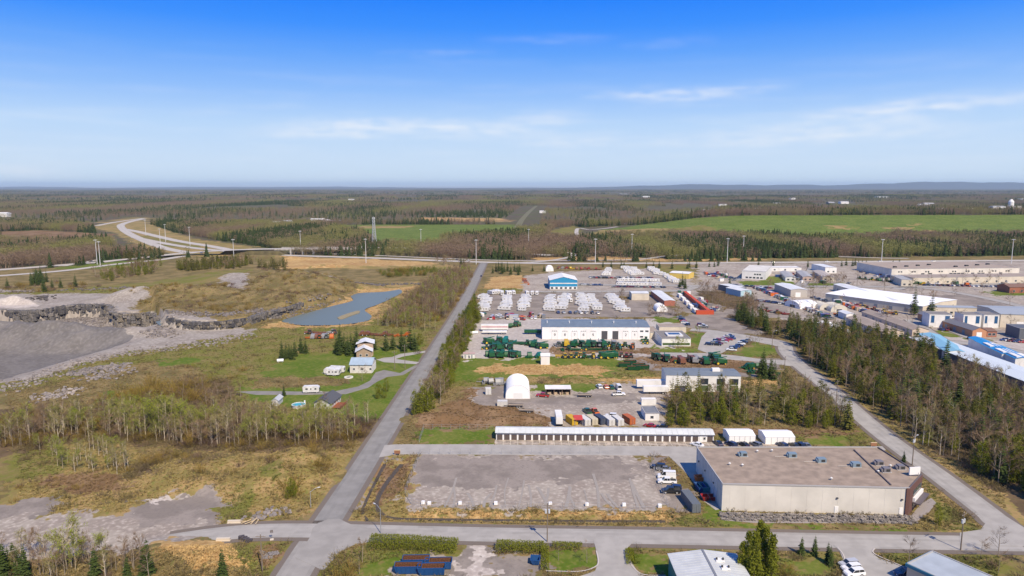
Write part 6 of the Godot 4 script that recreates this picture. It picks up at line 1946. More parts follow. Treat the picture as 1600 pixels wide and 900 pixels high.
# ---------------------------------------------------------------- the industrial park behind
func mid_buildings() -> void:
	var white := M("white_metal", .74, .73, .70, .55, "soft", 0, .05)
	var trim := M("white_trim", .72, .71, .69, .6)
	var beige := M("beige_wall", .58, .52, .42, .7, "soft", 0, .05)
	var grey_roof := M("grey_roof", .34, .34, .34, .7, "soft", 0, .05)
	var pale_roof := M("pale_metal_roof", .66, .67, .66, .5, "soft", 0, .05)
	var tan_roof := M("tan_roof", .32, .26, .21, .85, "soft", 0, .05)
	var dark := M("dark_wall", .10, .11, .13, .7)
	var dk := M("dark_panel_and_shade", .06, .06, .065, .6)  # flat dark colour: shade painted into openings, also used for door lights
	# farm machinery dealer
	var A := Vector2(17.9,-409.9)
	var B := Vector2(81.6,-409)
	var d := building("machinery_dealer", "long white machinery workshop with slate roof and numbered doors", "workshop", A, B, 24, 7.4, M("bright_white_wall", .80, .79, .78, .55, "soft", 0, .05), M("slate_metal", .15, .19, .23, .55, "soft", 0, .06), 1.2, "x", .15)
	var w: float = d.get_meta("w")
	var px := w / 168.0
	for q in [[862, "9"], [878, "8"], [893, "7"], [907, "6"], [922, "5"], [940, ""], [957, ""], [973, "2"], [987, "1"]]:
		var u: float = (q[0] - 847) * px
		if q[1] == "":
			on_wall(d, "f", u, .05, 3.4, 5.0, "doorway_shade_panel", dk, M("frame_grey", .4, .42, .42, .5))  # flat dark panel painted as the shade inside an open doorway
		else:
			on_wall(d, "f", u, .05, 3.6, 4.6, "overhead_door", M("door_white", .72, .71, .70, .5), M("door_seam", .5, .5, .49, .6))
			for k in 3:
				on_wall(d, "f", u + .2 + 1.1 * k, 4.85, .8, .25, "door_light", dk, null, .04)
			var t := TextMesh.new()
			t.text = q[1]
			t.font_size = 64
			t.pixel_size = .032
			t.depth = .05
			part(d, "door_number", t, M("number_black", .04, .04, .04, .7), Vector3(u + 1.8, 2.9, .12))
	for q in [[1000, 4.6], [1008, 4.6], [1000, 1.2]]:
		on_wall(d, "f", (q[0] - 847) * px, q[1], 1.9, .9, "window", glass("window_glass", .03, .04, .05), trim)
	for i in 5:
		var o := thing("roof_vent", "white vent pipe on the slate workshop roof", "roof vent", d.to_global(Vector3(w * (.05 + .21 * i), 8.2, -8)), 0, "vents on the slate workshop roof")
		var m := MB.new()
		m.tube(Vector3(0, -.6, 0), Vector3(0, 1.2, 0), .25, .25, 8, true)
		part(o, "pipe", m.mesh(), trim)
		bx(o, "cap", trim, Vector3(0, 1.3, 0), Vector3(.8, .15, .8))
	var off := building("dealer_office", "low white office with dark flat roof and skylight", "office building", Vector2(85.1,-391.3), Vector2(101.5,-391.3), 22, 4.4, white, M("dark_flat_roof", .20, .185, .175, .9, "soft", 0, .08))
	bx(off, "window_band", glass("green_glass", .08, .12, .05), Vector3(off.get_meta("w") / 2, 1.3, .06), Vector3(off.get_meta("w") - 1, 1.3, .14))
	bx(off, "skylight", M("skylight_frame", .62, .62, .62, .5), Vector3(9, 4.7, -10), Vector3(9, .9, 8))
	bx(off, "skylight_glass", glass("window_glass", .03, .04, .05), Vector3(9, 5.18, -10), Vector3(6.6, .12, 4.6))
	building("link_wing", "beige flat-roofed wing joining the workshop and office", "building", Vector2(82.5,-411.6), Vector2(87.9,-411.6), 18, 3.8, beige, tan_roof)
	building("rear_wing", "beige rear wing behind the dealer office", "building", Vector2(91.5,-429.3), Vector2(108.2,-429.3), 10, 3.6, beige, tan_roof)
	building("white_kiosk", "small white hut on the lawn below the machinery yard", "hut", Vector2(14.7,-349.2), Vector2(19.2,-349.2), 5, 4.4, white, pale_roof, 1.0, "x", .2)
	semi_trailer("striped_trailer", "white trailer with red stripe parked at the dealer yard", Vector2(-10.9,-434.2), PI / 2, white, M("stripe_red", .4, .02, .06, .5), 17.0, 3.0)
	semi_trailer("flat_tanker", "low white tanker trailer in front of the striped trailer", Vector2(-10.6,-424.5), PI / 2, white, null, 15.0, 1.0, false)
	# caravan dealer
	var s := building("caravan_showroom", "blue and white showroom with white roof among parked caravans", "showroom", Vector2(33.3,-614.7), Vector2(57.6,-614.7), 30, 8.0, M("showroom_blue", .02, .23, .42, .55), white, 3.0, "z", .3)
	var sw: float = s.get_meta("w")
	bx(s, "white_base", white, Vector3(sw / 2, 1.2, .08), Vector3(sw - .2, 2.4, .2))
	bx(s, "white_band", white, Vector3(sw / 2, 5.3, .06), Vector3(sw - .2, .8, .14))
	for i in 6:
		on_wall(s, "f", sw * (i + .25) / 6, .4, 2.0, 1.6, "window", glass("window_glass", .03, .04, .05), trim, .25)
	building("service_shed", "beige service shed between the two caravan lots", "shed", Vector2(95.5,-554.8), Vector2(109.3,-554.8), 12, 5.4, beige, pale_roof, .5, "x", .2)
	hoop("small_hoop_tent", "small white fabric dome behind the slate-roofed workshop", Vector2(104.9,-502.6), Vector2(112.7,-502.6), 12, 4.6, M("white_fabric", .78, .78, .77, .6), M("fabric_door", .68, .68, .67, .6))
	building("long_white_shed", "long low white-roofed shed left of the orange containers", "shed", Vector2(115.7,-527.5), Vector2(124,-527.5), 52, 4.0, M("rust_wall", .35, .12, .08, .8), pale_roof, .5, "z", .2)
	hoop("canvas_tent", "white peaked tent near the highway behind the blue showroom", Vector2(36.2,-746.9), Vector2(44.4,-746.9), 8, 6.0, M("white_fabric", .78, .78, .77, .6), M("fabric_door", .68, .68, .67, .6))
	building("yellow_shed", "yellow-ended white shed at the back of the caravan lot", "shed", Vector2(156.4,-693.8), Vector2(173.1,-684), 18, 5.0, M("yellow_wall", .62, .45, .10, .7), white, .8, "x", .2)
	# right-hand park
	var bigw := building("white_warehouse", "white warehouse with shaded side wall near the highway", "warehouse", Vector2(225.9,-686.4), Vector2(245.8,-676.9), 57, 8.0, white, M("pale_membrane", .60, .58, .53, .8, "soft", 0, .04))
	for i in 5:
		on_wall(bigw, "l", 6 + 10 * i, .1, 3, 3.4, "dock_door", M("dock_grey", .2, .22, .25, .6), null, .1)
	windows(bigw, "f", 3, 20, 5, 1.0, 2.2, 1.4, M("frame_grey", .4, .42, .42, .5))
	windows(bigw, "f", 11, 18, 3, 4.4, 1.6, 1.2, M("frame_grey", .4, .42, .42, .5))
	var lb := building("long_factory", "very long cream factory with brown gravel roof by the highway", "factory", Vector2(379.4,-698.7), Vector2(514.4,-708.9), 62, 8.2, M("cream_factory", .66, .62, .55, .7, "soft", 0, .04), M("brown_gravel_roof", .34, .275, .22, .95, "soft", 0, .04))
	var lw: float = lb.get_meta("w")
	for i in 9:
		on_wall(lb, "f", lw * (.05 + .105 * i), 4.6, 1.6, 1.2, "window", glass("window_glass", .03, .04, .05), null, .1)
		on_wall(lb, "f", lw * (.07 + .105 * i), 4.6, 1.6, 1.2, "window", glass("window_glass", .03, .04, .05), null, .1)
	for i in [.23, .29, .45, .48, .51, .54, .62, .67, .70, .84]:
		on_wall(lb, "f", lw * i, .1, 3.4, 3.6, "dock_door", dk, null, .15)  # dark panels stand for openings, their shade put into the colour
	for i in 8:
		var o := thing("roof_vent", "small dark unit on the long factory roof", "roof vent", lb.to_global(Vector3(lw * (.08 + .12 * i), 8.2, -12 - 6 * (i % 4))), 0, "units on the long factory roof")
		bx(o, "casing", M("chassis", .03, .03, .03, .8), Vector3(0, .7, 0), Vector3(3, 1.3, 2.5)); bx(o, "curb", grey_roof, Vector3(0, .05, 0), Vector3(3.4, .2, 3))
	# [name, label, category, A, B, depth, height, wall, roof, rise, axis, windows]
	for q in [
		["annex_building", "low beige annex in front of the long cream factory", "building", Vector2(354.4,-634.9), Vector2(363.7,-632.8), 34, 6, beige, grey_roof, 0, "x", 2],
		["front_factory", "low cream industrial row right of the annex", "building", Vector2(372.1,-647.6), Vector2(509.2,-660.8), 22, 6, beige, tan_roof, 0, "x", 14],
		["red_brick_house", "red brick house with brown roof at the right edge", "building", Vector2(423.1,-592.2), Vector2(460.2,-595.8), 14, 5, M("red_brick", .30, .11, .065, .85), M("brown_shingle", .17, .10, .075, .9), 2, "x", 5],
		["small_white_block", "small white-fronted block with dark side near the highway", "building", Vector2(327,-730.1), Vector2(339,-730.1), 34, 6.2, white, pale_roof, 0, "x", 2],
		["low_unit", "long grey-roofed unit nearest the white warehouse", "building", Vector2(261.5,-667.6), Vector2(270.4,-665.3), 48, 4, white, grey_roof, .8, "z", 2],
		["low_unit", "middle one of the three long grey-roofed units", "building", Vector2(279,-669.9), Vector2(287.8,-667.6), 50, 4, M("pinkish_wall", .48, .36, .30, .8), grey_roof, .8, "z", 2],
		["low_unit", "grey-roofed unit, farthest right of the three", "building", Vector2(298,-669.9), Vector2(308,-667.6), 52, 4, beige, M("tan_grey_roof", .36, .32, .29, .8), .8, "z", 2],
		["back_shed", "long low white shed along the highway fence", "shed", Vector2(263.2,-746.9), Vector2(309,-746.9), 14, 4, white, white, 0, "x", 4],
		["grey_workshop", "grey workshop with one white overhead door", "workshop", Vector2(228.7,-571.2), Vector2(242.3,-571.2), 36, 6, M("taupe_wall", .42, .39, .35, .7), pale_roof, .8, "z", 0],
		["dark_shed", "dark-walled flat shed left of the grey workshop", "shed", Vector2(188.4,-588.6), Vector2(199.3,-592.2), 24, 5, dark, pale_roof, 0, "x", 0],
		["blue_shed", "pale blue fronted shed right of the dark shed", "shed", Vector2(187.7,-571.2), Vector2(197.7,-574.6), 20, 5, M("pale_blue_wall", .35, .5, .56, .7), pale_roof, .6, "z", 0],
		["white_roof_row", "long white-roofed row with shaded left wall", "building", Vector2(280.4,-516.1), Vector2(291.9,-516.1), 92, 5.5, beige, pale_roof, .8, "z", 2],
		["bright_roof_plant", "large building with brilliant white sloping roof", "building", Vector2(291.4,-492.3), Vector2(333.9,-521.7), 74, 5.6, beige, M("bright_roof", .82, .82, .80, .5), .9, "z", 5],
		["beige_row", "low beige row below the brilliant white roof", "building", Vector2(297.1,-491.1), Vector2(328.6,-487.3), 10, 5.2, beige, M("blue_grey_roof", .30, .33, .36, .6), 0, "x", 6],
		["beige_hall", "beige hall with blue-grey roof at the right edge", "building", Vector2(315,-446.4), Vector2(346.6,-440.2), 34, 8.5, beige, M("blue_grey_roof", .30, .33, .36, .6), 1.2, "x", 0],
		["white_townhouse", "white block with blue glass, leftmost of the three", "building", Vector2(269.1,-446.4), Vector2(282.3,-444.3), 11, 8.5, white, M("dark_flat_roof", .2, .185, .175, .9), 0, "x", 0],
		["white_townhouse", "white block with blue glass, middle of the three", "building", Vector2(289.7,-444.3), Vector2(300.5,-443.3), 11, 8.5, white, M("dark_flat_roof", .2, .185, .175, .9), 0, "x", 0],
		["white_townhouse", "white block with blue glass beside the beige hall", "building", Vector2(302.8,-444.3), Vector2(312,-443.3), 11, 8.5, white, M("dark_flat_roof", .2, .185, .175, .9), 0, "x", 0],
		["tan_roof_unit", "dark-sided unit with tan roof and cream gable", "building", Vector2(241.8,-417.1), Vector2(251.9,-417.1), 62, 4.2, M("cream_gable", .56, .46, .36, .8), tan_roof, 1.6, "z", 4],
		["tan_roof_unit", "tan-roofed unit half hidden behind the spruces", "building", Vector2(220.8,-411.6), Vector2(233.8,-411.6), 46, 4.2, M("cream_gable", .56, .46, .36, .8), tan_roof, 1.6, "z", 4],
		["brick_unit", "brick-fronted unit with dark roof and white garage door", "building", Vector2(277,-415.2), Vector2(285.5,-415.2), 58, 4.2, M("tan_brick", .45, .22, .12, .85), M("charcoal_roof", .15, .15, .17, .85), 1.8, "z", 0],
		["brick_wing", "low brick wing with brown roof beside the brick unit", "building", Vector2(286.3,-416.2), Vector2(292.3,-416.2), 11, 3.4, M("red_brick", .30, .11, .065, .85), M("brown_shingle", .17, .10, .075, .9), 1.2, "x", 2],
		["blue_roof_shed", "shed with sky-blue roof at the edge of the wood", "building", Vector2(225.2,-357.2), Vector2(235.4,-354.5), 46, 5, white, M("sky_blue_roof", .20, .40, .52, .55), 1.0, "z", 0],
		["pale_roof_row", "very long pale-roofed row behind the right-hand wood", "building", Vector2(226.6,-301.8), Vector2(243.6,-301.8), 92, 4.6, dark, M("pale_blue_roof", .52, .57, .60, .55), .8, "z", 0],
		["blue_white_unit", "white unit with bright blue roof edge, left one", "building", Vector2(252.4,-364.1), Vector2(258.9,-362.7), 26, 5.5, white, M("bright_blue_roof", .02, .22, .50, .5), .8, "z", 0],
		["blue_white_unit", "white unit with bright blue roof edge, middle one", "building", Vector2(249.9,-350.5), Vector2(256.8,-349.2), 30, 5.5, white, M("bright_blue_roof", .02, .22, .50, .5), .8, "z", 0],
		["blue_white_unit", "white unit with bright blue roof edge, cut by the frame", "building", Vector2(249.6,-340.4), Vector2(257.3,-339.1), 30, 5.5, white, M("bright_blue_roof", .02, .22, .50, .5), .8, "z", 0],
		["dark_cube", "dark glazed cube building at the right frame edge", "building", Vector2(301.3,-409.9), Vector2(318.3,-408.1), 14, 6.5, dark, dark, 0, "x", 2],
		["workshop_hut", "white hut beside the tan-roofed units", "hut", Vector2(227.1,-470.6), Vector2(233.2,-470.6), 12, 4, white, pale_roof, .8, "z", 0],
	]:
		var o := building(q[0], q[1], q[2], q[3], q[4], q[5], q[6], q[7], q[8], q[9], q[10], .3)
		var ow: float = o.get_meta("w")
		if q[11] > 0:
			windows(o, "f", .5, ow - .5, q[11], minf(1.1, q[6] - 2.4), minf(1.8, ow / q[11] * .6), 1.3, M("frame_grey", .4, .42, .42, .5))
		else:
			on_wall(o, "f", ow * .3, .05, minf(4.0, ow * .35), minf(3.6, q[6] * .7), "overhead_door", M("white_door", .75, .74, .72, .5), trim)
		if "blue glass" in q[1]:
			on_wall(o, "f", ow * .08, 3.0, ow * .14, 4.6, "window", glass("blue_glass", .03, .10, .22), M("frame_grey", .4, .42, .42, .5))
			on_wall(o, "f", ow * .7, 3.0, ow * .2, 4.6, "window", glass("blue_glass", .03, .10, .22), M("frame_grey", .4, .42, .42, .5))
		if "bright blue" in q[1]:
			bx(o, "roof_cover", white, Vector3(ow / 2, 5.9, -5), Vector3(ow * .8, .9, 9))
		for k in 6:
			if q[5] > 40.0:
				on_wall(o, "l", q[5] * (.08 + .15 * k), .1, 2.6, 2.8, "side_door", M("dock_grey", .2, .22, .25, .6), null, .08)
	for q in [[Vector2(208.3,-530.4), Vector2(213.1,-513.4), 16, 5.0, "white", "white fabric tunnel beside the grey workshop"], [Vector2(226.6,-510.7), Vector2(235.6,-510.7), 14, 4.4, "canvas", "canvas tunnel, left of the pair by the machinery"], [Vector2(231.1,-502.6), Vector2(243.1,-502.6), 14, 5.0, "canvas", "canvas tunnel with dark panel painted as an open end by the machinery"], [Vector2(194.6,-417.1), Vector2(205.5,-417.1), 26, 5.0, "blue", "white tunnel with blue end behind the spruces"]]:
		var mt := M("white_fabric", .78, .78, .77, .6)
		if q[4] == "canvas": mt = M("canvas", .55, .52, .44, .7)
		hoop("storage_tunnel", q[5], q[0], q[1], q[2], q[3], mt, M("tunnel_blue", .03, .16, .42, .6) if q[4] == "blue" else dk, false)  # the dark end panel has the shade of a tunnel mouth as colour
	# orange freight containers and their yard
	var o1 := M("container_orange", .62, .09, .03, .6, "speck", 0, .3)
	for i in 8:
		container("freight_container", "orange-red container in the long stacked row", (Vector2(144.6,-578)).lerp(Vector2(140.3,-500), i / 7.0), (Vector2(140.3,-500) - Vector2(144.6,-578)).angle_to(Vector2(0, 1)), o1, 12.2, 2.9, "orange container row")
	for i in 5:
		container("freight_container", "white container beside the long orange row", (Vector2(137.7,-571.2)).lerp(Vector2(132,-500), i / 4.0), (Vector2(140.3,-500) - Vector2(144.6,-578)).angle_to(Vector2(0, 1)), white, 10, 2.6, "white containers by the orange row")
	for i in 4:
		container("freight_container", "red container at the near end of the orange row", (Vector2(133.7,-492.3)).lerp(Vector2(140,-492.3), i / 3.0), 1.57, o1, 6.1, 2.9, "red containers at the row end")
	container("freight_container", "single blue container among the orange ones", Vector2(137.1,-521.7), .45, paint_mat("blue"), 6.1, 2.6)

func far_buildings() -> void:
	var white := M("white_metal", .74, .73, .70, .55, "soft", 0, .05)
	var grey := M("grey_roof", .34, .34, .34, .7)
	var list := [Vector2(670.5,-2422.4),Vector2(807.1,-2513.7),Vector2(831.7,-2452.1),Vector2(909.4,-2578.5),Vector2(955.4,-2545.7),Vector2(988.9,-2513.7),Vector2(1027.6,-2513.7),Vector2(1024.7,-2452.1),Vector2(1257.9,-3356),Vector2(1567.9,-3472),Vector2(1719.5,-3662),Vector2(1172.1,-2482.5),Vector2(1151.8,-2393.4),Vector2(1832.9,-3145),Vector2(1912.6,-3247),Vector2(1416.9,-2337.4),Vector2(1483.9,-2284),Vector2(1529.4,-2284),Vector2(1570.7,-2284),Vector2(3307,-4581),Vector2(1679.1,-2337.4),Vector2(1304,-1893.9),Vector2(1060.9,-5602),Vector2(1136.7,-7206),Vector2(-1508,-2092.6),Vector2(-478.2,-1729.6),Vector2(-465.7,-1729.6),Vector2(-437.4,-1729.6),Vector2(-533.9,-1617.1),Vector2(-517.7,-1617.1),Vector2(-996.3,-4381),Vector2(103.9,-2393.4),Vector2(968,-3247),Vector2(1212.5,-3730),Vector2(2775.9,-5306),Vector2(1905.3,-4800)]
	rng.seed = 5
	for i in list.size():
		var p: Vector2 = list[i]
		var k := maxf(1.0, -p.y / 2200.0)
		var w := rv(14, 36) * k
		building("distant_building", "small pale building far off in the wooded plain", "building", p - Vector2(w / 2, 0), p + Vector2(w / 2, 0), rv(14, 26) * k, rv(5, 9) * (1.0 + .25 * k), white if rng.randf() < .8 else M("dark_wall", .10, .11, .13, .7), white if rng.randf() < .55 else grey, rv(.8, 2.5), "x", .4, "pale buildings far off in the plain")
	var silo := thing("concrete_plant", "pale silo tower of a plant beyond the green mound", "silo", v3(Vector2(1572.2,-2233)))
	var m := MB.new()
	m.tube(Vector3(0, 0, 0), Vector3(0, 42, 0), 8, 8, 12, true); m.tube(Vector3(0, 42, 0), Vector3(0, 50, 0), 8, 2, 12, true)
	part(silo, "silo", m.mesh(), white)
	bx(silo, "hopper_house", white, Vector3(24, 14, 0), Vector3(26, 28, 20)); bx(silo, "conveyor", grey, Vector3(-22, 18, 0), Vector3(40, 3, 4), Vector3(0, 0, .7))
	# the ridge on the horizon
	for q in [[Vector2(2020.8,-11217), 27000.0, 900.0, 26000.0, 270.0, 7], [Vector2(-5052,-11217), 33000.0, -26000.0, 3000.0, 90.0, 9]]:
		var h := MB.new()
		var f := FastNoiseLite.new()
		f.seed = q[5]
		f.frequency = .0001
		f.fractal_octaves = 5
		var n := 160
		var prev := []
		for i in n + 1:
			var x: float = lerpf(q[2], q[3], float(i) / n)
			var t := float(i) / n
			var top: float = q[4] * (clampf(t * 3.0, 0, 1) if q[2] > 0 else clampf(t * 6.0, 0, 1) * clampf((1.0 - t) * 6.0, 0, 1)) * (.62 + .30 * t + .9 * f.get_noise_1d(x))
			if q[2] < 0: top = q[4] * (.5 + 1.1 * f.get_noise_1d(x)) * clampf((1.0 - t) * 6.0, 0, 1)
			var row := [Vector3(x, -20, -q[1] + 2500), Vector3(x, top * .62 * (1 + .3 * f.get_noise_1d(x * 3 + 9000)), -q[1] + 900), Vector3(x, top, -q[1]), Vector3(x, -20, -q[1] - 2500)]
			if i > 0:
				for k in 3:
					h.quad(prev[k], prev[k + 1], row[k + 1], row[k])
			prev = row
		struct_mesh("hills", h.mesh(), M("hill_forest", .05, .055, .035, .95, "soft", 0, .0004))

# ---------------------------------------------------------------- parked vehicles and stored goods
func lots() -> void:
	rng.seed = 321
	for q in [
		["suv", "black", Vector2(47.2,-216.2), 1.35, "black car with a red tail, at the top of the lot row"], ["sedan", "grey", Vector2(48.5,-214.6), 1.4, "dark grey car tucked behind the black car"],
		["van", "white", Vector2(48.1,-208.6), 1.45, "white van in the lot row beside the wire fence"], ["pickup", "white", Vector2(47.4,-204.8), 1.5, "white pickup truck, nearest white vehicle in the lot row"],
		["suv", "navy", Vector2(48.4,-199.8), 1.3, "navy car half hidden at the bottom of the lot row"], ["pickup", "black", Vector2(47.1,-198), 1.52, "black pickup truck at the bottom of the lot row"],
		["sedan", "white", Vector2(64.7,-235.9), .8, "white car at the end of the storage row"], ["sedan", "navy", Vector2(72.5,-237.2), .2, "dark blue car between storage row and shelters"],
		["suv", "navy", Vector2(76.7,-236.2), .5, "navy car, leftmost before the five-bay shelter"], ["sedan", "black", Vector2(81,-236.2), .5, "black car in the middle before the five-bay shelter"], ["suv", "grey", Vector2(85.3,-235.9), .5, "dark grey car at the end of the five-bay shelter"],
		["suv", "navy", Vector2(94.3,-235.3), .3, "dark car, leftmost before the wider shelter"], ["sedan", "black", Vector2(98.5,-235.3), .2, "black car, second before the wider shelter"], ["suv", "black", Vector2(100.5,-235.3), .2, "black car, third before the wider shelter"], ["sedan", "grey", Vector2(102.6,-235.3), .2, "dark grey car at the end of the wider shelter"],
		["suv", "silver", Vector2(80.5,-157.1), 1.75, "silver car, rear one of three in the corner drive"], ["suv", "white", Vector2(80.2,-155.2), 1.75, "white car, middle one of three in the corner drive"], ["suv", "white", Vector2(79.9,-153.2), 1.75, "white car cut by the bottom edge in the corner drive"],
		["pickup", "navy", Vector2(92.1,-152.9), 1.6, "dark blue pickup beside the blue-grey shop"],
		["pickup", "white", Vector2(46.4,-296.1), -1.5, "white pickup truck broadside in the gravel yard"], ["suv", "white", Vector2(39.3,-307.8), .2, "white car nose-on, left one at the yard's back edge"], ["sedan", "orange", Vector2(42.4,-307.8), .1, "small orange car between the white cars at the back"], ["suv", "green", Vector2(44.6,-306.8), .1, "dark green car at the yard's back edge"], ["van", "white", Vector2(47.6,-305.8), .1, "white van nose-on at the yard's back edge"], ["suv", "white", Vector2(39,-267), 1.4, "white car beside the row of shipping containers"], ["pickup", "green", Vector2(30.1,-272.5), .3, "dark green truck in the middle of the gravel yard"], ["pickup", "orange", Vector2(33.1,-272.5), .3, "orange truck beside the dark green truck"], ["sedan", "red", Vector2(52,-255.8), 1.0, "bright red car by the end of the storage yard"], ["sedan", "black", Vector2(56.3,-254.4), 1.2, "black car under the trees near the red car"], ["pickup", "red", Vector2(13.3,-294.2), 1.3, "red truck with blue load beside the open shed"],
	]:
		car(q[0], q[1], q[2], q[3], q[4])
	car("sedan", "navy", Vector2(-31,-703.8), .03, "dark car driving at the far end of the side road")
	# the dealer's car park and others: rows of cars
	var hues := ["white", "black", "grey", "silver", "blue", "navy", "red", "maroon", "white", "navy"]
	var row := func(a: Vector2, e: Vector2, n: int, turn: float, label: String) -> void:
		for i in n:
			var k: String = ["sedan", "suv", "suv", "pickup"][rng.randi() % 4]
			var c: String = hues[rng.randi() % hues.size()]
			car(k, c, a.lerp(e, (i + .5) / n) + Vector2(rv(-.3, .3), rv(-.4, .4)), turn + rv(-.06, .06) + (PI if rng.randf() < .4 else 0.0), "%s %s" % [c, label], label)
	row.call(Vector2(111.8,-392.9), Vector2(132.3,-417.1), 9, 1.2, "car in the near row of the dealer car park")
	row.call(Vector2(115.3,-391.3), Vector2(131.8,-411.6), 6, 1.2, "car in the second row of the dealer car park")
	row.call(Vector2(119.8,-378.7), Vector2(138.3,-404.6), 7, 1.2, "car in the right row of the dealer car park")
	row.call(Vector2(116.2,-480), Vector2(113.8,-448.5), 5, 1.2, "car beside the grass behind the workshop")
	row.call(Vector2(123.2,-452.7), Vector2(123.7,-442.3), 3, 1.2, "car alone on the wide gravel lot")
	row.call(Vector2(241.9,-368.4), Vector2(238.5,-318.4), 14, .5, "car beside the very long pale-roofed row")
	row.call(Vector2(235.7,-420.8), Vector2(230.7,-404.6), 4, 1.2, "car beside the tan-roofed units")
	row.call(Vector2(244.1,-401.2), Vector2(249.2,-400.4), 4, .1, "car by the park road junction")
	row.call(Vector2(270.9,-408.1), Vector2(276.6,-408.1), 3, .1, "car before the brick unit")
	row.call(Vector2(270,-436.2), Vector2(275.6,-436.2), 3, .1, "car below the white blocks")
	row.call(Vector2(288.7,-406.4), Vector2(296.9,-399.5), 5, 1.5, "car at the right edge of the park")
	row.call(Vector2(76,-691.3), Vector2(138.4,-686.4), 30, .1, "car in the upper rank of the caravan dealer")
	row.call(Vector2(61.6,-639), Vector2(81.9,-636.9), 8, 1.5, "car before the showroom lot")
	row.call(Vector2(96.9,-651.9), Vector2(137.9,-647.6), 20, .1, "car in the middle rank of the caravan dealer")
	row.call(Vector2(89.8,-626.7), Vector2(137.3,-622.6), 16, 1.4, "car in the front rank of the caravan dealer")
	row.call(Vector2(199.5,-639), Vector2(234.4,-614.7), 10, 1.0, "car in the yard of the dark shed")
	row.call(Vector2(193,-551.6), Vector2(214,-527.5), 12, 1.0, "car in the wrecking yard beside the wood")
	row.call(Vector2(244.2,-564.5), Vector2(248.5,-539.3), 8, .8, "car beside the grey workshop yard")
	row.call(Vector2(263,-533.3), Vector2(264.7,-489.8), 12, .6, "car along the tan-roofed units")
	row.call(Vector2(212.8,-703.8), Vector2(220.2,-674.5), 6, 1.2, "car beside the white warehouse")
	row.call(Vector2(375.5,-639), Vector2(437.4,-626.7), 16, .2, "car on the front lot of the cream row")
	row.call(Vector2(31.2,-496.2), Vector2(62.9,-493.6), 8, .2, "car along the bottom fence of the caravan lot")
	row.call(Vector2(-87.7,-873.6), Vector2(-46.2,-843.5), 3, 1.57, "car driving on the highway west of the lamp")
	row.call(Vector2(212.2,-829.2), Vector2(541.7,-847.1), 5, 1.57, "car driving on the highway past the factories")
	row.call(Vector2(-518.6,-822.3), Vector2(-406.1,-968.2), 4, 1.4, "car driving on the curved highway")
	for q in [[Vector2(141.6,-592.2), Vector2(150.8,-494.9), 22], [Vector2(217.3,-622.6), Vector2(217.5,-470.6), 110], [Vector2(254,-551.6), Vector2(255,-459.3), 70], [Vector2(200.2,-741.2), Vector2(219.7,-665.3), 26], [Vector2(366.5,-741.2), Vector2(390.6,-665.3), 24], [Vector2(294.2,-482.4), Vector2(339.9,-459.3), 24], [Vector2(-24.9,-489.8), Vector2(21.8,-470.6), 26], [Vector2(378.4,-665.3), Vector2(466.3,-634.9), 30], [Vector2(265.5,-724.7), Vector2(318.9,-643.3), 24]]:
		for i in q[2]:
			var p := Vector2(rv(minf(q[0].x, q[1].x), maxf(q[0].x, q[1].x)), rv(q[0].y, q[1].y))
			if built(p.x, p.y) or near_road(p.x, p.y): continue
			var hue: String = ["white", "red", "orange", "blue", "grey", "green", "tan", "white", "silver"][rng.randi() % 9]
			if rng.randf() < .4:
				container("storage_box", hue + " storage box in the cluttered yards of the park", p, [0.0, 1.57, .4][rng.randi() % 3], paint_mat(hue), [6.1, 3.0][rng.randi() % 2], 2.5, hue + " boxes in the park yards")
			else:
				car(["van", "pickup", "suv", "sedan"][rng.randi() % 4], hue, p, rv(0, TAU), hue + " vehicle standing in the cluttered yards of the park", hue + " vehicles in the park yards")
	# caravans
	var crow := func(a: Vector2, e: Vector2, n: int, turn: float, label: String, L := 8.0) -> void:
		for i in n:
			caravan(a.lerp(e, (i + .5) / n) + Vector2(rv(-1.3, 1.3), rv(-.9, .9)), turn + rv(-.22, .22), "white caravan in the " + label, label, [6.0, 7.0, 8.0, 9.5][rng.randi() % 4] if L > 7.0 else L, false, false)
	for q in [[Vector2(-19.8,-500), Vector2(-22.1,-571.2), 11, "leftmost column of the caravan lot"], [Vector2(-4.7,-505.3), Vector2(-3.1,-564.5), 9, "second column of the caravan lot"], [Vector2(6.5,-502.6), Vector2(12,-567.8), 10, "third column of the caravan lot"], [Vector2(26,-502.6), Vector2(32.4,-567.8), 9, "fourth column of the caravan lot"], [Vector2(36.1,-508), Vector2(44.4,-574.6), 10, "fifth column of the caravan lot"], [Vector2(52.6,-500), Vector2(57.4,-578), 11, "sixth column of the caravan lot"], [Vector2(62,-505.3), Vector2(63.1,-571.2), 9, "seventh column of the caravan lot"], [Vector2(81.3,-497.4), Vector2(80.4,-574.6), 12, "last slanting column of the caravan lot"], [Vector2(94.2,-703.8), Vector2(104.9,-764.4), 5, "upper lot left stack"], [Vector2(122.5,-703.8), Vector2(124.3,-776.6), 6, "upper lot middle stack"], [Vector2(129.9,-708.9), Vector2(130.4,-770.5), 5, "upper lot inner stack"], [Vector2(152,-708.9), Vector2(150.9,-770.5), 8, "upper lot slanting line"], [Vector2(155.5,-651.9), Vector2(153.5,-703.8), 8, "upper lot lower slanting line"], [Vector2(96.2,-639), Vector2(132.9,-634.9), 9, "upper lot front line"], [Vector2(100.7,-665.3), Vector2(137.5,-663), 9, "upper lot inner line"]]:
		crow.call(q[0], q[1], q[2], 1.3 if q[3].begins_with("upper") == false else 1.45, q[3], 8.0)
	crow.call(Vector2(-19.4,-585), Vector2(-9.8,-592.2), 4, .6, "back corner of the caravan lot", 8.0)
	crow.call(Vector2(-9.1,-583.3), Vector2(3.2,-586.8), 4, .15, "four standing end-on at the back fence", 8.0)
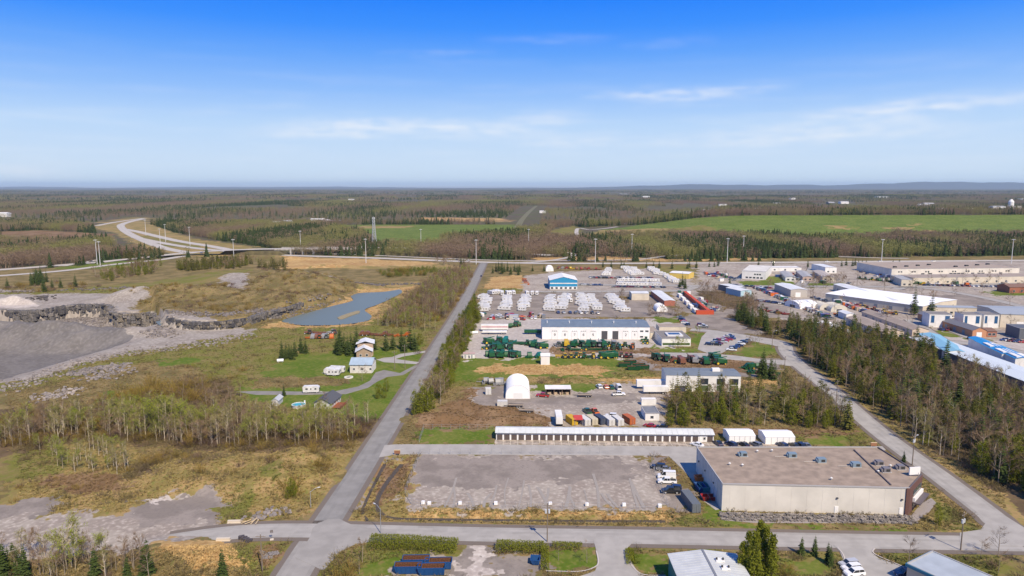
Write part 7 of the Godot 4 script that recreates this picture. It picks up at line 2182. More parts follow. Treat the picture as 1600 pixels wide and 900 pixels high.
	crow.call(Vector2(9.7,-585), Vector2(22.5,-581.5), 3, .1, "short rank beside the showroom gate", 6.0)
	crow.call(Vector2(43.2,-539.3), Vector2(47.6,-574.6), 3, .2, "short column between the big ones", 6.0)
	caravan(Vector2(-85.6,-334.3), 1.45, "white caravan, rear one of three on the house lawn", "", 8.0, true)
	caravan(Vector2(-86.8,-331.3), 1.5, "white caravan, middle one of three on the house lawn", "", 8.0, true)
	caravan(Vector2(-85.9,-329), 1.55, "white caravan, front one of three on the house lawn", "", 6.0, true)
	caravan(Vector2(-88.3,-300.4), -1.5, "white motorhome parked on the gravel house drive", "", 7.0, true, true)
	# farm machinery
	var mrow := func(a: Vector2, e: Vector2, n: int, kinds_: Array, hues_: Array, label: String) -> void:
		for i in n:
			var k: String = kinds_[rng.randi() % kinds_.size()]
			var c: String = hues_[rng.randi() % hues_.size()]
			machine(k, c, a.lerp(e, (i + .5) / n) + Vector2(rv(-.6, .6), rv(-.6, .6)), rv(-.3, .3) + [0.0, 1.57, 3.14][rng.randi() % 3], "%s %s %s" % [c, {"tractor": "tractor", "combine": "combine harvester", "implement": "tillage implement", "baler": "hay baler"}[k], label], "machinery " + label)
	var gr := ["green", "green", "green", "green", "teal"]
	mrow.call(Vector2(-16,-383.3), Vector2(0,-384.9), 9, ["baler", "combine", "tractor"], gr, "in the west corner of the dealer yard")
	mrow.call(Vector2(-14.8,-397.8), Vector2(1.9,-401.2), 8, ["combine", "implement", "baler"], gr, "behind the west corner of the dealer yard")
	mrow.call(Vector2(-13.7,-366.9), Vector2(4.1,-365.5), 9, ["baler", "combine"], gr, "along the lawn edge west of the white hut")
	mrow.call(Vector2(1.8,-397.8), Vector2(18.1,-389.7), 9, ["implement", "implement", "tractor"], gr, "in the middle of the dealer yard")
	mrow.call(Vector2(10.2,-392.9), Vector2(17.2,-384.9), 4, ["combine", "baler"], gr, "in the dense middle group")
	mrow.call(Vector2(24,-391.3), Vector2(65.2,-389.7), 20, ["tractor", "tractor", "tractor", "combine"], ["green", "green", "green", "yellow", "grey"], "in the long rank before the workshop")
	mrow.call(Vector2(25.5,-380.3), Vector2(62.4,-383.3), 9, ["tractor", "implement"], gr, "in the second rank before the workshop")
	mrow.call(Vector2(6.1,-365.5), Vector2(15.6,-364.1), 4, ["implement", "baler"], gr, "beside the white hut")
	mrow.call(Vector2(24.4,-364.1), Vector2(43.9,-362.7), 8, ["tractor", "implement"], ["green", "green", "yellow", "green"], "along the lawn edge east of the white hut")
	mrow.call(Vector2(48,-362.7), Vector2(53.6,-364.1), 3, ["combine"], ["green"], "parked as a group above the green dumpsters")
	mrow.call(Vector2(56.5,-365.5), Vector2(63.8,-364.1), 4, ["implement", "tractor"], ["rust", "red"], "above the green dumpsters")
	mrow.call(Vector2(75.2,-359.9), Vector2(87,-351.9), 8, ["combine", "baler", "tractor"], ["green", "blue", "orange", "green", "rust"], "in the slanting rank above the white block")
	mrow.call(Vector2(90.6,-357.2), Vector2(101,-349.2), 7, ["combine", "tractor"], ["rust", "green", "grey", "green"], "in the second slanting rank")
	mrow.call(Vector2(105.5,-362.7), Vector2(105.9,-347.9), 3, ["combine"], ["green"], "at the end of the slanting rank")
	mrow.call(Vector2(114.1,-334.3), Vector2(127.9,-329.6), 12, ["implement"], ["green", "rust", "green"], "in the field beside the big spruces")
	mrow.call(Vector2(114.9,-341.6), Vector2(128.1,-342.9), 8, ["implement", "baler"], ["green", "grey"], "at the back of the field by the spruces")
	mrow.call(Vector2(-2.1,-444.3), Vector2(5,-450.6), 5, ["combine", "baler"], gr, "beside the striped trailer")
	mrow.call(Vector2(77.4,-406.4), Vector2(76.7,-392.9), 2, ["tractor"], ["green"], "at the corner of the workshop")
	mrow.call(Vector2(66.8,-388.1), Vector2(67.8,-383.3), 2, ["tractor"], ["orange", "green"], "near the corner of the workshop")
	mrow.call(Vector2(-122.3,-411.6), Vector2(-107,-411.6), 7, ["implement", "baler", "tractor"], ["rust", "grey", "rust", "grey", "orange"], "in the scrapyard behind the house")
	mrow.call(Vector2(-126.8,-424.5), Vector2(-108.3,-424.5), 9, ["implement", "tractor"], ["rust", "rust", "grey"], "in the back rank of the scrapyard")
	mrow.call(Vector2(-93.7,-420.8), Vector2(-61.9,-417.1), 9, ["implement", "baler"], ["rust", "grey", "orange", "rust"], "in the scrapyard behind the spruces")
	mrow.call(Vector2(257.4,-521.7), Vector2(271.4,-489.8), 12, ["tractor", "implement"], ["orange", "red", "yellow"], "in the red machinery yard")
	mrow.call(Vector2(228.5,-489.8), Vector2(234.9,-466), 10, ["implement", "tractor"], ["rust", "orange", "yellow"], "beside the canvas tunnels")
	mrow.call(Vector2(338.7,-684), Vector2(381.3,-639), 22, ["implement", "tractor", "baler"], ["green", "green", "grey", "yellow"], "in the green machinery yard by the factory")
	mrow.call(Vector2(176.2,-516.1), Vector2(194.5,-489.8), 14, ["implement", "tractor"], ["red", "rust", "grey"], "in the wrecking yard")
	mrow.call(Vector2(49.3,-770.5), Vector2(97.2,-758.5), 12, ["implement", "baler"], ["rust", "yellow", "grey", "red"], "in the builder's yard by the highway")
	mrow.call(Vector2(11.3,-684), Vector2(14.7,-639), 4, ["implement", "tractor"], ["red", "orange"], "by the caravan dealer gate")
	mrow.call(Vector2(-14.2,-316.2), Vector2(-2.9,-312), 7, ["implement", "baler"], ["grey", "yellow", "grey"], "left of the hoop barn")
	# long green header trailer by the workshop
	var hd := semi_trailer("header_wagon", "long green harvester header wagon at the workshop's left end", Vector2(13,-424.5), PI / 2, M("machine_green", .012, .10, .03, .45), null, 11.0, 1.6)
	hd.set_meta("category", "wagon")
	# dumpsters
	var blue := M("dumpster_blue", .015, .085, .26, .5, "speck", 0, .8)
	var rust := M("dumpster_rust", .22, .085, .035, .9, "rusty", 0, .5)
	for q in [[Vector2(-24.4,-154.6), "open blue dumpster with rusty end, front left of four"], [Vector2(-18.9,-154), "open blue dumpster, front right of four"], [Vector2(-23,-157.7), "open blue dumpster with rusty inside, rear left of four"], [Vector2(-17.5,-156.6), "open blue dumpster, rear right of four"]]:
		skip_bin(q[1], q[0], PI / 2 + .03, blue, rust, 6.4, 2.0)
	skip_bin("small blue dumpster at the hedge by the parking strip", Vector2(5.6,-158.6), 1.5, blue, blue, 2.2, 1.4)
	for q in [[Vector2(56.3,-199.8), "blue dumpster against the warehouse, left one", "blue"], [Vector2(57.4,-199.8), "teal-blue dumpster against the warehouse wall", "teal"], [Vector2(57.6,-206.2), "orange dumpster behind the blue ones at the warehouse", "orange"]]:
		skip_bin(q[1], q[0], .12, blue if q[2] == "blue" else paint_mat(q[2]), blue if q[2] == "blue" else paint_mat(q[2]), 4.2 if q[2] != "orange" else 2.4, 1.7)
	for q in [[Vector2(55.9,-193.3), "red open bin, left of two by the warehouse"], [Vector2(58.1,-193.3), "red open bin, right of two by the warehouse"]]:
		skip_bin(q[1], q[0], 1.57, paint_mat("red"), paint_mat("red"), 2.0, 1.3)
	var gd := M("dumpster_green", .012, .085, .03, .5, "speck", 0, .8)
	for q in [[Vector2(56.8,-345.4), "front left"], [Vector2(60.2,-339.1), "front right"], [Vector2(60.2,-350.5), "rear left"], [Vector2(63.6,-344.1), "rear right"], [Vector2(64.9,-340.4), "far right"]]:
		skip_bin("open green dumpster on the grass, %s of the cluster" % q[1], q[0], 1.6, gd, rust, 6.4, 2.0)
	container("dark_container", "dark grey container standing by the grass near the warehouse", Vector2(50.8,-189.5), .10, M("container_grey", .15, .17, .19, .6, "speck", 0, .4), 9.5, 2.7)
	# shipping containers behind the storage row
	semi_trailer("upright_trailer", "white box trailer standing end-on behind the storage row", Vector2(17.9,-260.1), 0, M("white_metal", .74, .73, .70, .55), M("stripe_yellow", .62, .42, .05, .5), 9.0, 2.7)
	for q in [[Vector2(22.9,-260.1), .35, M("container_yellow", .66, .42, .02, .55, "speck", 0, .3), "yellow shipping container behind the storage row"], [Vector2(27.7,-259.4), .35, M("container_white", .7, .69, .66, .6, "speck", 0, .3), "white shipping container left of the cream one"], [Vector2(30.5,-260.1), .35, M("container_cream", .62, .55, .40, .6, "speck", 0, .3), "cream shipping container behind the storage row"], [Vector2(33.8,-260.9), .35, M("container_navy", .05, .065, .11, .6, "speck", 0, .3), "dark navy shipping container behind the storage row"], [Vector2(37,-259.4), .3, M("container_white", .7, .69, .66, .6), "pale grey-white container right of the navy one"], [Vector2(40.4,-259.4), .3, M("container_white", .7, .69, .66, .6), "white shipping container left of the orange one"], [Vector2(44.9,-260.9), .35, M("container_rust_orange", .50, .13, .035, .6, "speck", 0, .3), "orange shipping container at the row's right end"]]:
		container("shipping_container", q[3], q[0], q[1], q[2])
	var cp := thing("red_canopy", "red canvas canopy between the yellow and white containers", "canopy", v3(Vector2(25.2,-258.7)))
	bx(cp, "canvas", M("canopy_red", .45, .05, .04, .7), Vector3(0, 2.7, 0), Vector3(3.4, .12, 4.2), Vector3(.12, 0, 0))
	for s in [[-1.5, -1.8], [1.5, -1.8], [-1.5, 1.8], [1.5, 1.8]]:
		bx(cp, "post", M("galvanised", .45, .46, .47, .45, "", .6), Vector3(s[0], 1.35, s[1]), Vector3(.1, 2.7, .1))
	container("site_box", "white site box in front of the hoop barn", Vector2(-4,-281.7), 1.57, M("container_white", .7, .69, .66, .6), 4.2, 2.2)
	container("site_box", "upright white site box left of the hoop barn", Vector2(-10.4,-298), .1, M("container_white", .7, .69, .66, .6), 2.6, 2.9)
	for q in [[Vector2(31.5,-294.2), "flat timber trailer right of the open shed"], [Vector2(5.7,-273.3), "low flat trailer on the yard gravel"], [Vector2(1.6,-279.9), "low flat trailer before the hoop barn"]]:
		var ft := thing("flat_trailer", q[1], "trailer", v3(q[0]), 1.5)
		bx(ft, "bed", M("bed_wood", .34, .27, .2, .9), Vector3(0, .8, 0), Vector3(2.2, .16, 6))
		for s in [-1.1, 1.1]:
			bx(ft, "side_rail", M("chassis", .03, .03, .03, .8), Vector3(s, .95, 0), Vector3(.08, .3, 6))
		bx(ft, "drawbar", M("chassis", .03, .03, .03, .8), Vector3(0, .6, -3.9), Vector3(.14, .14, 2))
		wheels(ft, .36, .24, 2.0, [.6, 1.5], M("alloy", .4, .4, .4, .4))

func small_things() -> void:
	# chain-link fence round the gravel lot
	var galv := M("galvanised", .45, .46, .47, .45, "", .6)
	var runs := [[[Vector2(-31,-228.2),Vector2(-31.6,-206.2),Vector2(-31.6,-197.1),Vector2(-28.7,-190.3),Vector2(-25.4,-188.3),Vector2(44,-186.7)], "chain-link fence along the west and south of the gravel lot"], [[Vector2(46,-221.5),Vector2(44.6,-202.5),Vector2(44,-186.7)], "chain-link fence beside the parked cars"], [[Vector2(-31.5,-228.2),Vector2(0,-228.5),Vector2(33,-228.5)], "chain-link fence along the storage driveway"], [[Vector2(-32.9,-239),Vector2(-33,-253),Vector2(-6,-253)], "chain-link fence round the small lawn by the storage row"]]
	for r in runs:
		var f := thing("chain_link_fence", r[1], "fence", v3(r[0][0]))
		for i in r[0].size() - 1:
			var a: Vector2 = r[0][i]
			var e: Vector2 = r[0][i + 1]
			var n := maxi(1, int(a.distance_to(e) / 3.2))
			for k in n:
				var p: Vector2 = a.lerp(e, float(k) / n) - r[0][0]
				var m := MB.new()
				if not meshes.has("fence_post"):
					m.tube(Vector3.ZERO, Vector3(0, 2.0, 0), .05, .05, 6, true)
					meshes["fence_post"] = m.mesh()
				part(f, "post", meshes["fence_post"], galv, v3(p))
			for y in [1.95, 1.0, .12]:
				var m := MB.new()
				m.tube(v3(a - r[0][0], y), v3(e - r[0][0], y), .022, .022, 4)
				part(f, "rail", m.mesh(), galv)
	for q in [[Vector2(-25.4,-190.3), "leftmost"], [Vector2(-23.6,-189.9), "second"], [Vector2(-14.8,-189.9), "third"], [Vector2(-4.6,-189.9), "fourth"], [Vector2(10.9,-189.5), "fifth"], [Vector2(21.3,-189.1), "sixth"], [Vector2(31.8,-188.9), "seventh"], [Vector2(41.8,-188.3), "rightmost"]]:
		var o := thing("white_block", "white block at the south fence of the gravel lot, %s from the west" % q[1] if q[1].length() > 0 and not q[1].ends_with("most") else "white block at the south fence of the gravel lot, %s" % q[1], "block", v3(q[0]))
		var m := MB.new()
		m.box(Vector3(0, .62, 0), Vector3(1.0, .8, .9), Basis(), .94)
		part(o, "body", m.mesh(), M("white_plastic", .8, .8, .79, .5))
		bx(o, "pallet", M("bed_wood", .34, .27, .2, .9), Vector3(0, .09, 0), Vector3(1.2, .16, 1.1))
	# poles
	for q in [[Vector2(9,-168.8), 10.5, .0, "wooden utility pole beside the hedge on the cross road", true, false], [Vector2(112,-164.6), 10.0, .6, "wooden utility pole with transformers behind the corner shop", true, false], [Vector2(130.4,-218.8), 10.5, .7, "wooden utility pole behind the brick corner office", true, true], [Vector2(133.8,-280.8), 11, .7, "wooden utility pole halfway up the east road", false, false], [Vector2(128.4,-322.8), 11, .7, "wooden utility pole where the east road bends", false, false], [Vector2(145.4,-384.9), 11, .4, "wooden utility pole at the dealer lawn corner", false, true], [Vector2(-58.8,-154.6), 9.5, .0, "thin pale pole on the slab corner by the junction", false, false], [Vector2(-58,-339.1), 9.5, .0, "utility pole on the house lawn, left of two", false, false], [Vector2(-53.3,-341.6), 12, .0, "utility pole on the house lawn, right of two", false, false], [Vector2(238.8,-551.6), 10, .5, "utility pole beside the grey workshop", false, false], [Vector2(314.2,-634.9), 11, .5, "utility pole on the park road", false, false]]:
		utility_pole(q[0], q[1], q[2], q[3], q[4], q[5])
	street_lamp(Vector2(-34.3,-173.1), 7.0, 2.4, "street lamp arching over the junction from the hedge")
	street_lamp(Vector2(-56.8,-187.9), 5.0, .6, "short lamp post on the bank west of the junction")
	for q in [[Vector2(-483,-815.4), "leftmost of the near highway masts"], [Vector2(-464.1,-789.1), "close behind the leftmost mast"], [Vector2(-675.5,-1299.6), "far left along the curved highway"], [Vector2(-565.5,-1148.7), "second along the curved highway"], [Vector2(-491.8,-1073.7), "third along the curved highway"], [Vector2(-514.7,-1028.9), "between the curved carriageways"], [Vector2(-326.2,-822.3), "tall one before the overpass"], [Vector2(-294.2,-977.9), "beside the overpass deck"], [Vector2(-172.8,-829.2), "right of the overpass"], [Vector2(-131.8,-1018.3), "before the green field"], [Vector2(-41.7,-815.4), "above the end of the side road"], [Vector2(24.1,-1018.3), "in the wood right of the side road"], [Vector2(98.5,-829.2), "behind the caravan dealer"], [Vector2(156,-914.2), "at the ramp behind the caravan dealer"], [Vector2(256.8,-836.3), "left of the white warehouse"], [Vector2(290.5,-881.4), "in the wood behind the white warehouse"], [Vector2(433.6,-822.3), "left of the long factory"], [Vector2(586.2,-822.3), "right end of the long factory"]]:
		high_mast(q[0], 29.0, "high-mast highway light, " + q[1])
	lattice_tower(Vector2(-199.5,-1018.3), 46.0, "grey lattice radio tower beside the overpass")
	# timber fence, slabs and posts by the junction
	var tan := M("pale_timber", .52, .40, .24, .8)
	for q in [[Vector2(-75,-179.1), 2.6, "pale concrete barrier left of the timber frame"], [Vector2(-74,-169.4), 2.8, "pale concrete barrier at the south verge"]]:
		var o := thing("barrier_block", q[2], "barrier", v3(q[0]), .05)
		bx(o, "body", M("barrier_concrete", .55, .48, .38, .85), Vector3(0, .45, 0), Vector3(3.4, .7, .6)); bx(o, "foot", M("barrier_concrete", .55, .48, .38, .85), Vector3(0, .1, 0), Vector3(3.6, .22, .9))
	var tf := thing("timber_frame", "fallen tan timber frame at the edge of the cross road", "timber", v3(Vector2(-70.7,-179.1)))
	for i in 5:
		bx(tf, "beam", tan, Vector3(-2 + i, .5 + .1 * (i % 2), .3 * (i % 3)), Vector3(2.6, .16, .2), Vector3(0, .4 * i, .25 * (i % 2)))
	var slabs := thing("stone_slabs", "tilted grey stone slabs in the grass by the junction", "stone slab", v3(Vector2(-61.8,-160.9)))
	for i in 7:
		bx(slabs, "slab", M("boulder_grey", .29, .26, .245, .9, "rusty", 0, .5), Vector3(-2.6 + i * .95, .45, .9 * (i % 3) - 1.4), Vector3(1.5, .35, 2.6), Vector3(.2, .5 + .3 * i, .15))
	for q in [[Vector2(-69.3,-170.4), "leftmost cairn of dark boulders at the junction"], [Vector2(-67.5,-169.1), "second cairn of dark boulders at the junction"]]:
		var o := thing("boulder_cairn", q[1], "boulders", v3(q[0]))
		var stn := stone_meshes(3, 50)
		for i in 5:
			part(o, "boulder", stn[i % 3], M("boulder_mauve", .17, .15, .17, .9, "rusty", 0, .5), Vector3(.6 * (i % 3) - .6, .4 + .35 * (i / 3), .4 * (i % 2)), Vector3.ONE * (1.1 - .1 * i))
	var sg := thing("stop_sign", "small dark sign post at the junction's south corner", "sign", v3(Vector2(-61.8,-170.1)), .3)
	bx(sg, "post", galv, Vector3(0, 1.1, 0), Vector3(.08, 2.3, .08)); bx(sg, "plate", M("sign_back", .16, .14, .14, .5), Vector3(0, 2.2, 0), Vector3(.75, .75, .05)); bx(sg, "foot_block", M("barrier_concrete", .55, .48, .38, .85), Vector3(0, .15, .3), Vector3(.9, .3, .6))
	for q in [[Vector2(-38.8,-227.6), "brown box sign at the storage entrance"], [Vector2(125.9,-234.7), "orange box sign at the storage rear entrance"]]:
		var o := thing("entrance_sign", q[1], "sign", v3(q[0]))
		bx(o, "board", M("sign_brown", .26, .12, .06, .7), Vector3(0, 1.1, 0), Vector3(2.0, 1.1, .3)); bx(o, "frame", tan, Vector3(0, 1.75, 0), Vector3(2.2, .16, .4))
		for s in [-.8, .8]: bx(o, "post", tan, Vector3(s, .5, .02), Vector3(.18, 1.0, .2))
	# above-ground pool and fire ring on the house lawn
	var pool := thing("swimming_pool", "round above-ground swimming pool with turquoise water", "pool", v3(Vector2(-87.8,-279.9)))
	var m := MB.new()
	m.tube(Vector3(0, 0, 0), Vector3(0, 1.2, 0), 2.7, 2.7, 18)
	part(pool, "wall", m.mesh(), M("pool_wall", .5, .46, .42, .6))
	var m2 := MB.new()
	m2.tube(Vector3(0, .9, 0), Vector3(0, 1.05, 0), 2.66, 2.66, 18, true)
	part(pool, "water", m2.mesh(), M("pool_water", .06, .36, .42, .1))
	var m3 := MB.new()
	for i in 18:
		m3.tube(Vector3(cos(TAU * i / 18), 0, sin(TAU * i / 18)) * 2.75 + Vector3(0, 1.22, 0), Vector3(cos(TAU * (i + 1) / 18), 0, sin(TAU * (i + 1) / 18)) * 2.75 + Vector3(0, 1.22, 0), .12, .12, 5)
	part(pool, "rim", m3.mesh(), M("white_trim", .72, .71, .69, .6))
	bx(pool, "ladder", M("white_trim", .72, .71, .69, .6), Vector3(1.9, 1.1, -2.1), Vector3(.6, 2.2, .15))
	var fr := thing("stone_ring", "flat white ring of stone on the lawn", "stone ring", v3(Vector2(-77.6,-325)))
	var m4 := MB.new()
	for i in 16:
		m4.box(Vector3(cos(TAU * i / 16) * 1.7, .2, sin(TAU * i / 16) * 1.7), Vector3(.8, .4, .8), Basis(Vector3.UP, -TAU * i / 16))
	part(fr, "stones", m4.mesh(), M("ring_stone", .66, .64, .58, .8))
	bx(fr, "grate", M("chassis", .03, .03, .03, .8), Vector3(0, .3, 0), Vector3(1.2, .08, 1.2))
	for q in [[Vector2(-119.7,-354.5), 1.6, "white propane tank at the spruce clump on the lawn"], [Vector2(-23.6,-424.5), 2.6, "white fuel tank at the corner of the dealer yard"]]:
		var o := thing("storage_tank", q[2], "tank", v3(q[0]), .3)
		var t := MB.new()
		t.tube(Vector3(-q[1], 1.0, 0), Vector3(q[1], 1.0, 0), .8, .8, 12, true)
		part(o, "tank", t.mesh(), M("white_plastic", .8, .8, .79, .5))
		for s in [-1, 1]: bx(o, "saddle", galv, Vector3(s * q[1] * .6, .25, 0), Vector3(.3, .5, 1.2))
	for q in [[Vector2(-25.7,-362.7), "left"], [Vector2(-22.3,-362.7), "right"]]:
		var o := building("small_cabin", "tiny white cabin at the west end of the machinery yard, %s one" % q[1], "cabin", q[0], q[0] + Vector2(2.6, 0), 3, 2.4, M("white_metal", .74, .73, .70), M("pinkish_roof", .36, .26, .25, .8), .5, "x", .2)
		on_wall(o, "f", .6, .05, .9, 1.9, "door", M("grey_door", .3, .32, .35, .6), null)
	# kerbs round the planted strips at the bottom
	for q in [[Vector2(8,-154.9),Vector2(15.8,-154.6),Vector2(19.8,-156.6),Vector2(20.9,-159.2),Vector2(21,-164)], [Vector2(29.3,-164),Vector2(28.6,-159.8),Vector2(28.9,-156.3),Vector2(30.8,-153.2),Vector2(35.8,-152.9)], [Vector2(80,-157.4),Vector2(81.6,-162.2),Vector2(81.8,-165.9)], [Vector2(90.8,-165.2),Vector2(89.5,-163.4),Vector2(90.2,-161.2),Vector2(94.1,-155.7)]]:
		var kb := ribbon(smooth(q, 4), .3, .24)
		var o := struct_mesh("kerb", kb.mesh(), M("kerb_concrete", .46, .42, .38, .85))
		var side := MB.new()
		var s := smooth(q, 4)
		for i in s.size() - 1:
			side.quad(v3(s[i], 0), v3(s[i], .235), v3(s[i + 1], .235), v3(s[i + 1], 0))
		part(o, "face", side.mesh(), M("kerb_concrete", .46, .42, .38, .85))
	# parking lines on the storage apron
	for i in 31:
		var p: Vector2 = (Vector2(-5.7,-241.7)).lerp(Vector2(71.6,-239.5), i / 30.0)
		var m5 := MB.new()
		m5.box(Vector3(0, 0, 2.6), Vector3(.14, .01, 4.6))
		var o := struct_mesh("parking_line", m5.mesh(), M("line_paint", .55, .50, .40, .8))
		o.position = v3(p, .1)

func vegetation() -> void:
	rng.seed = 2024
	zones = ["in the wood west of the side road", "in the brush at the bottom left corner", "in the row along the east side of the side road", "in the wood behind the fabric shelters", "in the big wood right of the east road", "in the thicket beside the north end of the side road", "near the highway", "beside the scrapyard behind the house", "in the strip by the orange containers", "on the verge by the crossroads", "scattered over the quarry slopes", "beside the corner shop", "on the house lawn", "in the industrial park", "on the dealer's lawn"]
	# west wood
	var west := [Vector2(-186.8,-234.1),Vector2(-202.6,-255.1),Vector2(-184.9,-264.7),Vector2(-163.7,-267),Vector2(-142.6,-270.1),Vector2(-117.4,-264.7),Vector2(-91.2,-260.9),Vector2(-64.8,-263.9),Vector2(-52.9,-259.4),Vector2(-55,-241.6),Vector2(-82.3,-234.1),Vector2(-104.5,-234.1),Vector2(-124.1,-237.8),Vector2(-149.6,-242.9),Vector2(-165.3,-235.3)]
	wood(west, 7.0, [["bare", .22], ["birch", .22], ["shrub", .20], ["willow", .18], ["budding", .18]], 0, .8)
	wood(west, 12.0, [["shrub", .6], ["willow", .4]], 0, 1.0)
	wood([Vector2(-162.5,-231.1),Vector2(-135.6,-234.1),Vector2(-123.5,-212.1),Vector2(-142.4,-213.1)], 16, [["birch", .6], ["budding", .4]], 0, .62)
	wood([Vector2(-139.3,-214.6),Vector2(-127.2,-222.6),Vector2(-119.8,-214.6),Vector2(-123,-211.1)], 10, [["birch", .7], ["shrub", .3]], 0, .7)
	wood([Vector2(-156.3,-276.6),Vector2(-135.4,-314.1),Vector2(-116.1,-294.2),Vector2(-111.5,-268.5),Vector2(-141.8,-268.5)], 26, [["shrub", .5], ["bare", .3], ["willow", .2]], 0, .7)
	for q in [Vector2(-132.7,-249.5),Vector2(-130.1,-252.3),Vector2(-125.2,-249.5),Vector2(-127.3,-244.2),Vector2(-120.4,-246.8),Vector2(-131.7,-242.9),Vector2(-124.5,-244.2)]: plant("budding", q, 1.35, 0)
	for q in [Vector2(-98.9,-255.1),Vector2(-95,-252.3),Vector2(-92.9,-255.1),Vector2(-89,-250.9),Vector2(-102.7,-253.7),Vector2(-84.7,-252.3)]: plant("birch", q, .85, 0)
	for q in [Vector2(-152.7,-257.2),Vector2(-148.3,-253.7),Vector2(-144.6,-252.3),Vector2(-167.1,-252.3),Vector2(-170.5,-250.9),Vector2(-169,-252.3),Vector2(-162.1,-255.1)]: plant("birch", q, .9, 0)
	wood([Vector2(-76,-259.4),Vector2(-53.7,-264.7),Vector2(-50,-259.4),Vector2(-54.7,-240.3),Vector2(-63.5,-239)], 7, [["shrub", 1.0]], 0, 1.0)
	wood([Vector2(-103.2,-231.1),Vector2(-54.2,-237.8),Vector2(-56.2,-227.1),Vector2(-82.5,-228.2)], 14, [["willow", .6], ["shrub", .4]], 0, .7)
	wood([Vector2(-178.6,-292.3),Vector2(-169.4,-308.9),Vector2(-138.3,-314.1),Vector2(-129.5,-286.9),Vector2(-160.9,-285.1)], 20, [["willow", .7], ["shrub", .3]], 10, 1.3)
	wood([Vector2(-201.5,-253.7),Vector2(-203.9,-285.1),Vector2(-192.8,-276.6),Vector2(-182.3,-240.3)], 30, [["shrub", .8], ["willow", .2]], 10, .8)
	for q in [Vector2(-168.7,-280.8),Vector2(-167.8,-286.9),Vector2(-164.5,-294.2),Vector2(-159.9,-292.3),Vector2(-150.6,-294.2),Vector2(-137.4,-292.3),Vector2(-139.8,-314.1),Vector2(-132.2,-336.7),Vector2(-131.4,-322.8),Vector2(-145.7,-342.9),Vector2(-160.1,-342.9),Vector2(-60.1,-209.6),Vector2(-65.8,-198.9),Vector2(-63.9,-195.8),Vector2(-66.8,-198)]: plant("willow", q, 1.2, 10)
	for q in [Vector2(-64.8,-195.8),Vector2(-65.1,-193.7),Vector2(-63.5,-194.5)]: plant("cedar", q, .6, 9)
	wood([Vector2(-123,-211.1),Vector2(-122.5,-223.7),Vector2(-117.8,-229.4),Vector2(-110.7,-225.9),Vector2(-113.9,-213.1),Vector2(-115.4,-206.2)], 8, [["shrub", .7], ["willow", .3]], 10, .7)
	wood([Vector2(-118.7,-222.6),Vector2(-82.1,-227.1),Vector2(-64.3,-225.4),Vector2(-65.4,-207.2),Vector2(-96.9,-202.5)], 60, [["shrub", .6], ["willow", .4]], 10, .6)
	wood([Vector2(-164.2,-209.6),Vector2(-137.1,-211.1),Vector2(-120.9,-207.2),Vector2(-117.7,-198),Vector2(-145.8,-189.5)], 40, [["shrub", .6], ["willow", .4]], 10, .5)
	# bottom left corner
	wood([Vector2(-119.5,-149),Vector2(-129.7,-162.8),Vector2(-118.7,-165.2),Vector2(-105.5,-164.6),Vector2(-89.9,-159.2),Vector2(-80.2,-149)], 7, [["bare", .34], ["shrub", .32], ["birch", .2], ["willow", .14]], 1, .62)
	for q in [Vector2(-118.7,-153.5),Vector2(-117.5,-154.9),Vector2(-115.2,-153.2),Vector2(-85.1,-153.5),Vector2(-85.6,-152.4),Vector2(-66.9,-151.6),Vector2(-96.6,-152.1),Vector2(-88.9,-151.6),Vector2(-117.4,-151.3),Vector2(-113.1,-152.4),Vector2(-119.3,-155.7)]: plant("spruce", q, .72, 1)
	for q in [Vector2(-105.1,-156.9),Vector2(-99.3,-156.3),Vector2(-103.2,-155.2),Vector2(-105.5,-155.7)]: plant("budding", q, 1.0, 1)
	# row along the side road
	wood([Vector2(-28.5,-533.3),Vector2(-21.8,-470.6),Vector2(-28.2,-342.9),Vector2(-29.4,-314.1),Vector2(-35.9,-342.9),Vector2(-33.1,-470.6)], 8.0, [["cedar", .8], ["spruce", .06], ["bare", .14]], 2, .95)
	wood([Vector2(-35.9,-342.9),Vector2(-28.2,-342.9),Vector2(-26.6,-308.9),Vector2(-29.1,-280.8),Vector2(-36.5,-267),Vector2(-39.5,-270.1),Vector2(-37,-298.9)], 11.0, [["cedar", .55], ["bare", .30], ["birch", .15]], 2, 1.0)
	for q in [Vector2(-28.3,-494.9),Vector2(-24.4,-470.6),Vector2(-27.6,-459.3)]: plant("spruce", q, .9, 2)
	# wood behind the shelters
	wood([Vector2(58.5,-258),Vector2(62,-276.6),Vector2(66.4,-286.9),Vector2(82.4,-292.3),Vector2(98.9,-292.3),Vector2(116.8,-296.1),Vector2(126.4,-292.3),Vector2(127.4,-264.7),Vector2(126.5,-252.3),Vector2(106.1,-255.1),Vector2(75.2,-256.5)], 15, [["cedar", .28], ["pine", .20], ["bare", .34], ["birch", .08], ["shrub", .10]], 3, .95)
	for q in [Vector2(72.4,-276.6),Vector2(79,-268.5),Vector2(84.4,-276.6),Vector2(87.3,-272.5),Vector2(90.7,-276.6)]: plant("spruce", q, 1.05, 3)
	wood([Vector2(58.2,-256.5),Vector2(67.4,-259.4),Vector2(67.5,-255.1),Vector2(58.1,-253.7)], 8, [["cedar", 1.0]], 3, .9)
	wood([Vector2(117.4,-264.7),Vector2(128.1,-260.9),Vector2(125.2,-249.5),Vector2(109.8,-252.3)], 14, [["cedar", .6], ["shrub", .4]], 3, .9)
	# big wood
	wood([Vector2(160.5,-444.3),Vector2(171.5,-428.3),Vector2(156.7,-369.8),Vector2(152.1,-325),Vector2(201.7,-342.9),Vector2(218.4,-349.2),Vector2(223,-374.2),Vector2(219.1,-392.9),Vector2(203.4,-413.4),Vector2(182.7,-428.3)], 22, [["pine", .52], ["spruce", .22], ["cedar", .10], ["bare", .16]], 4, 1.05)
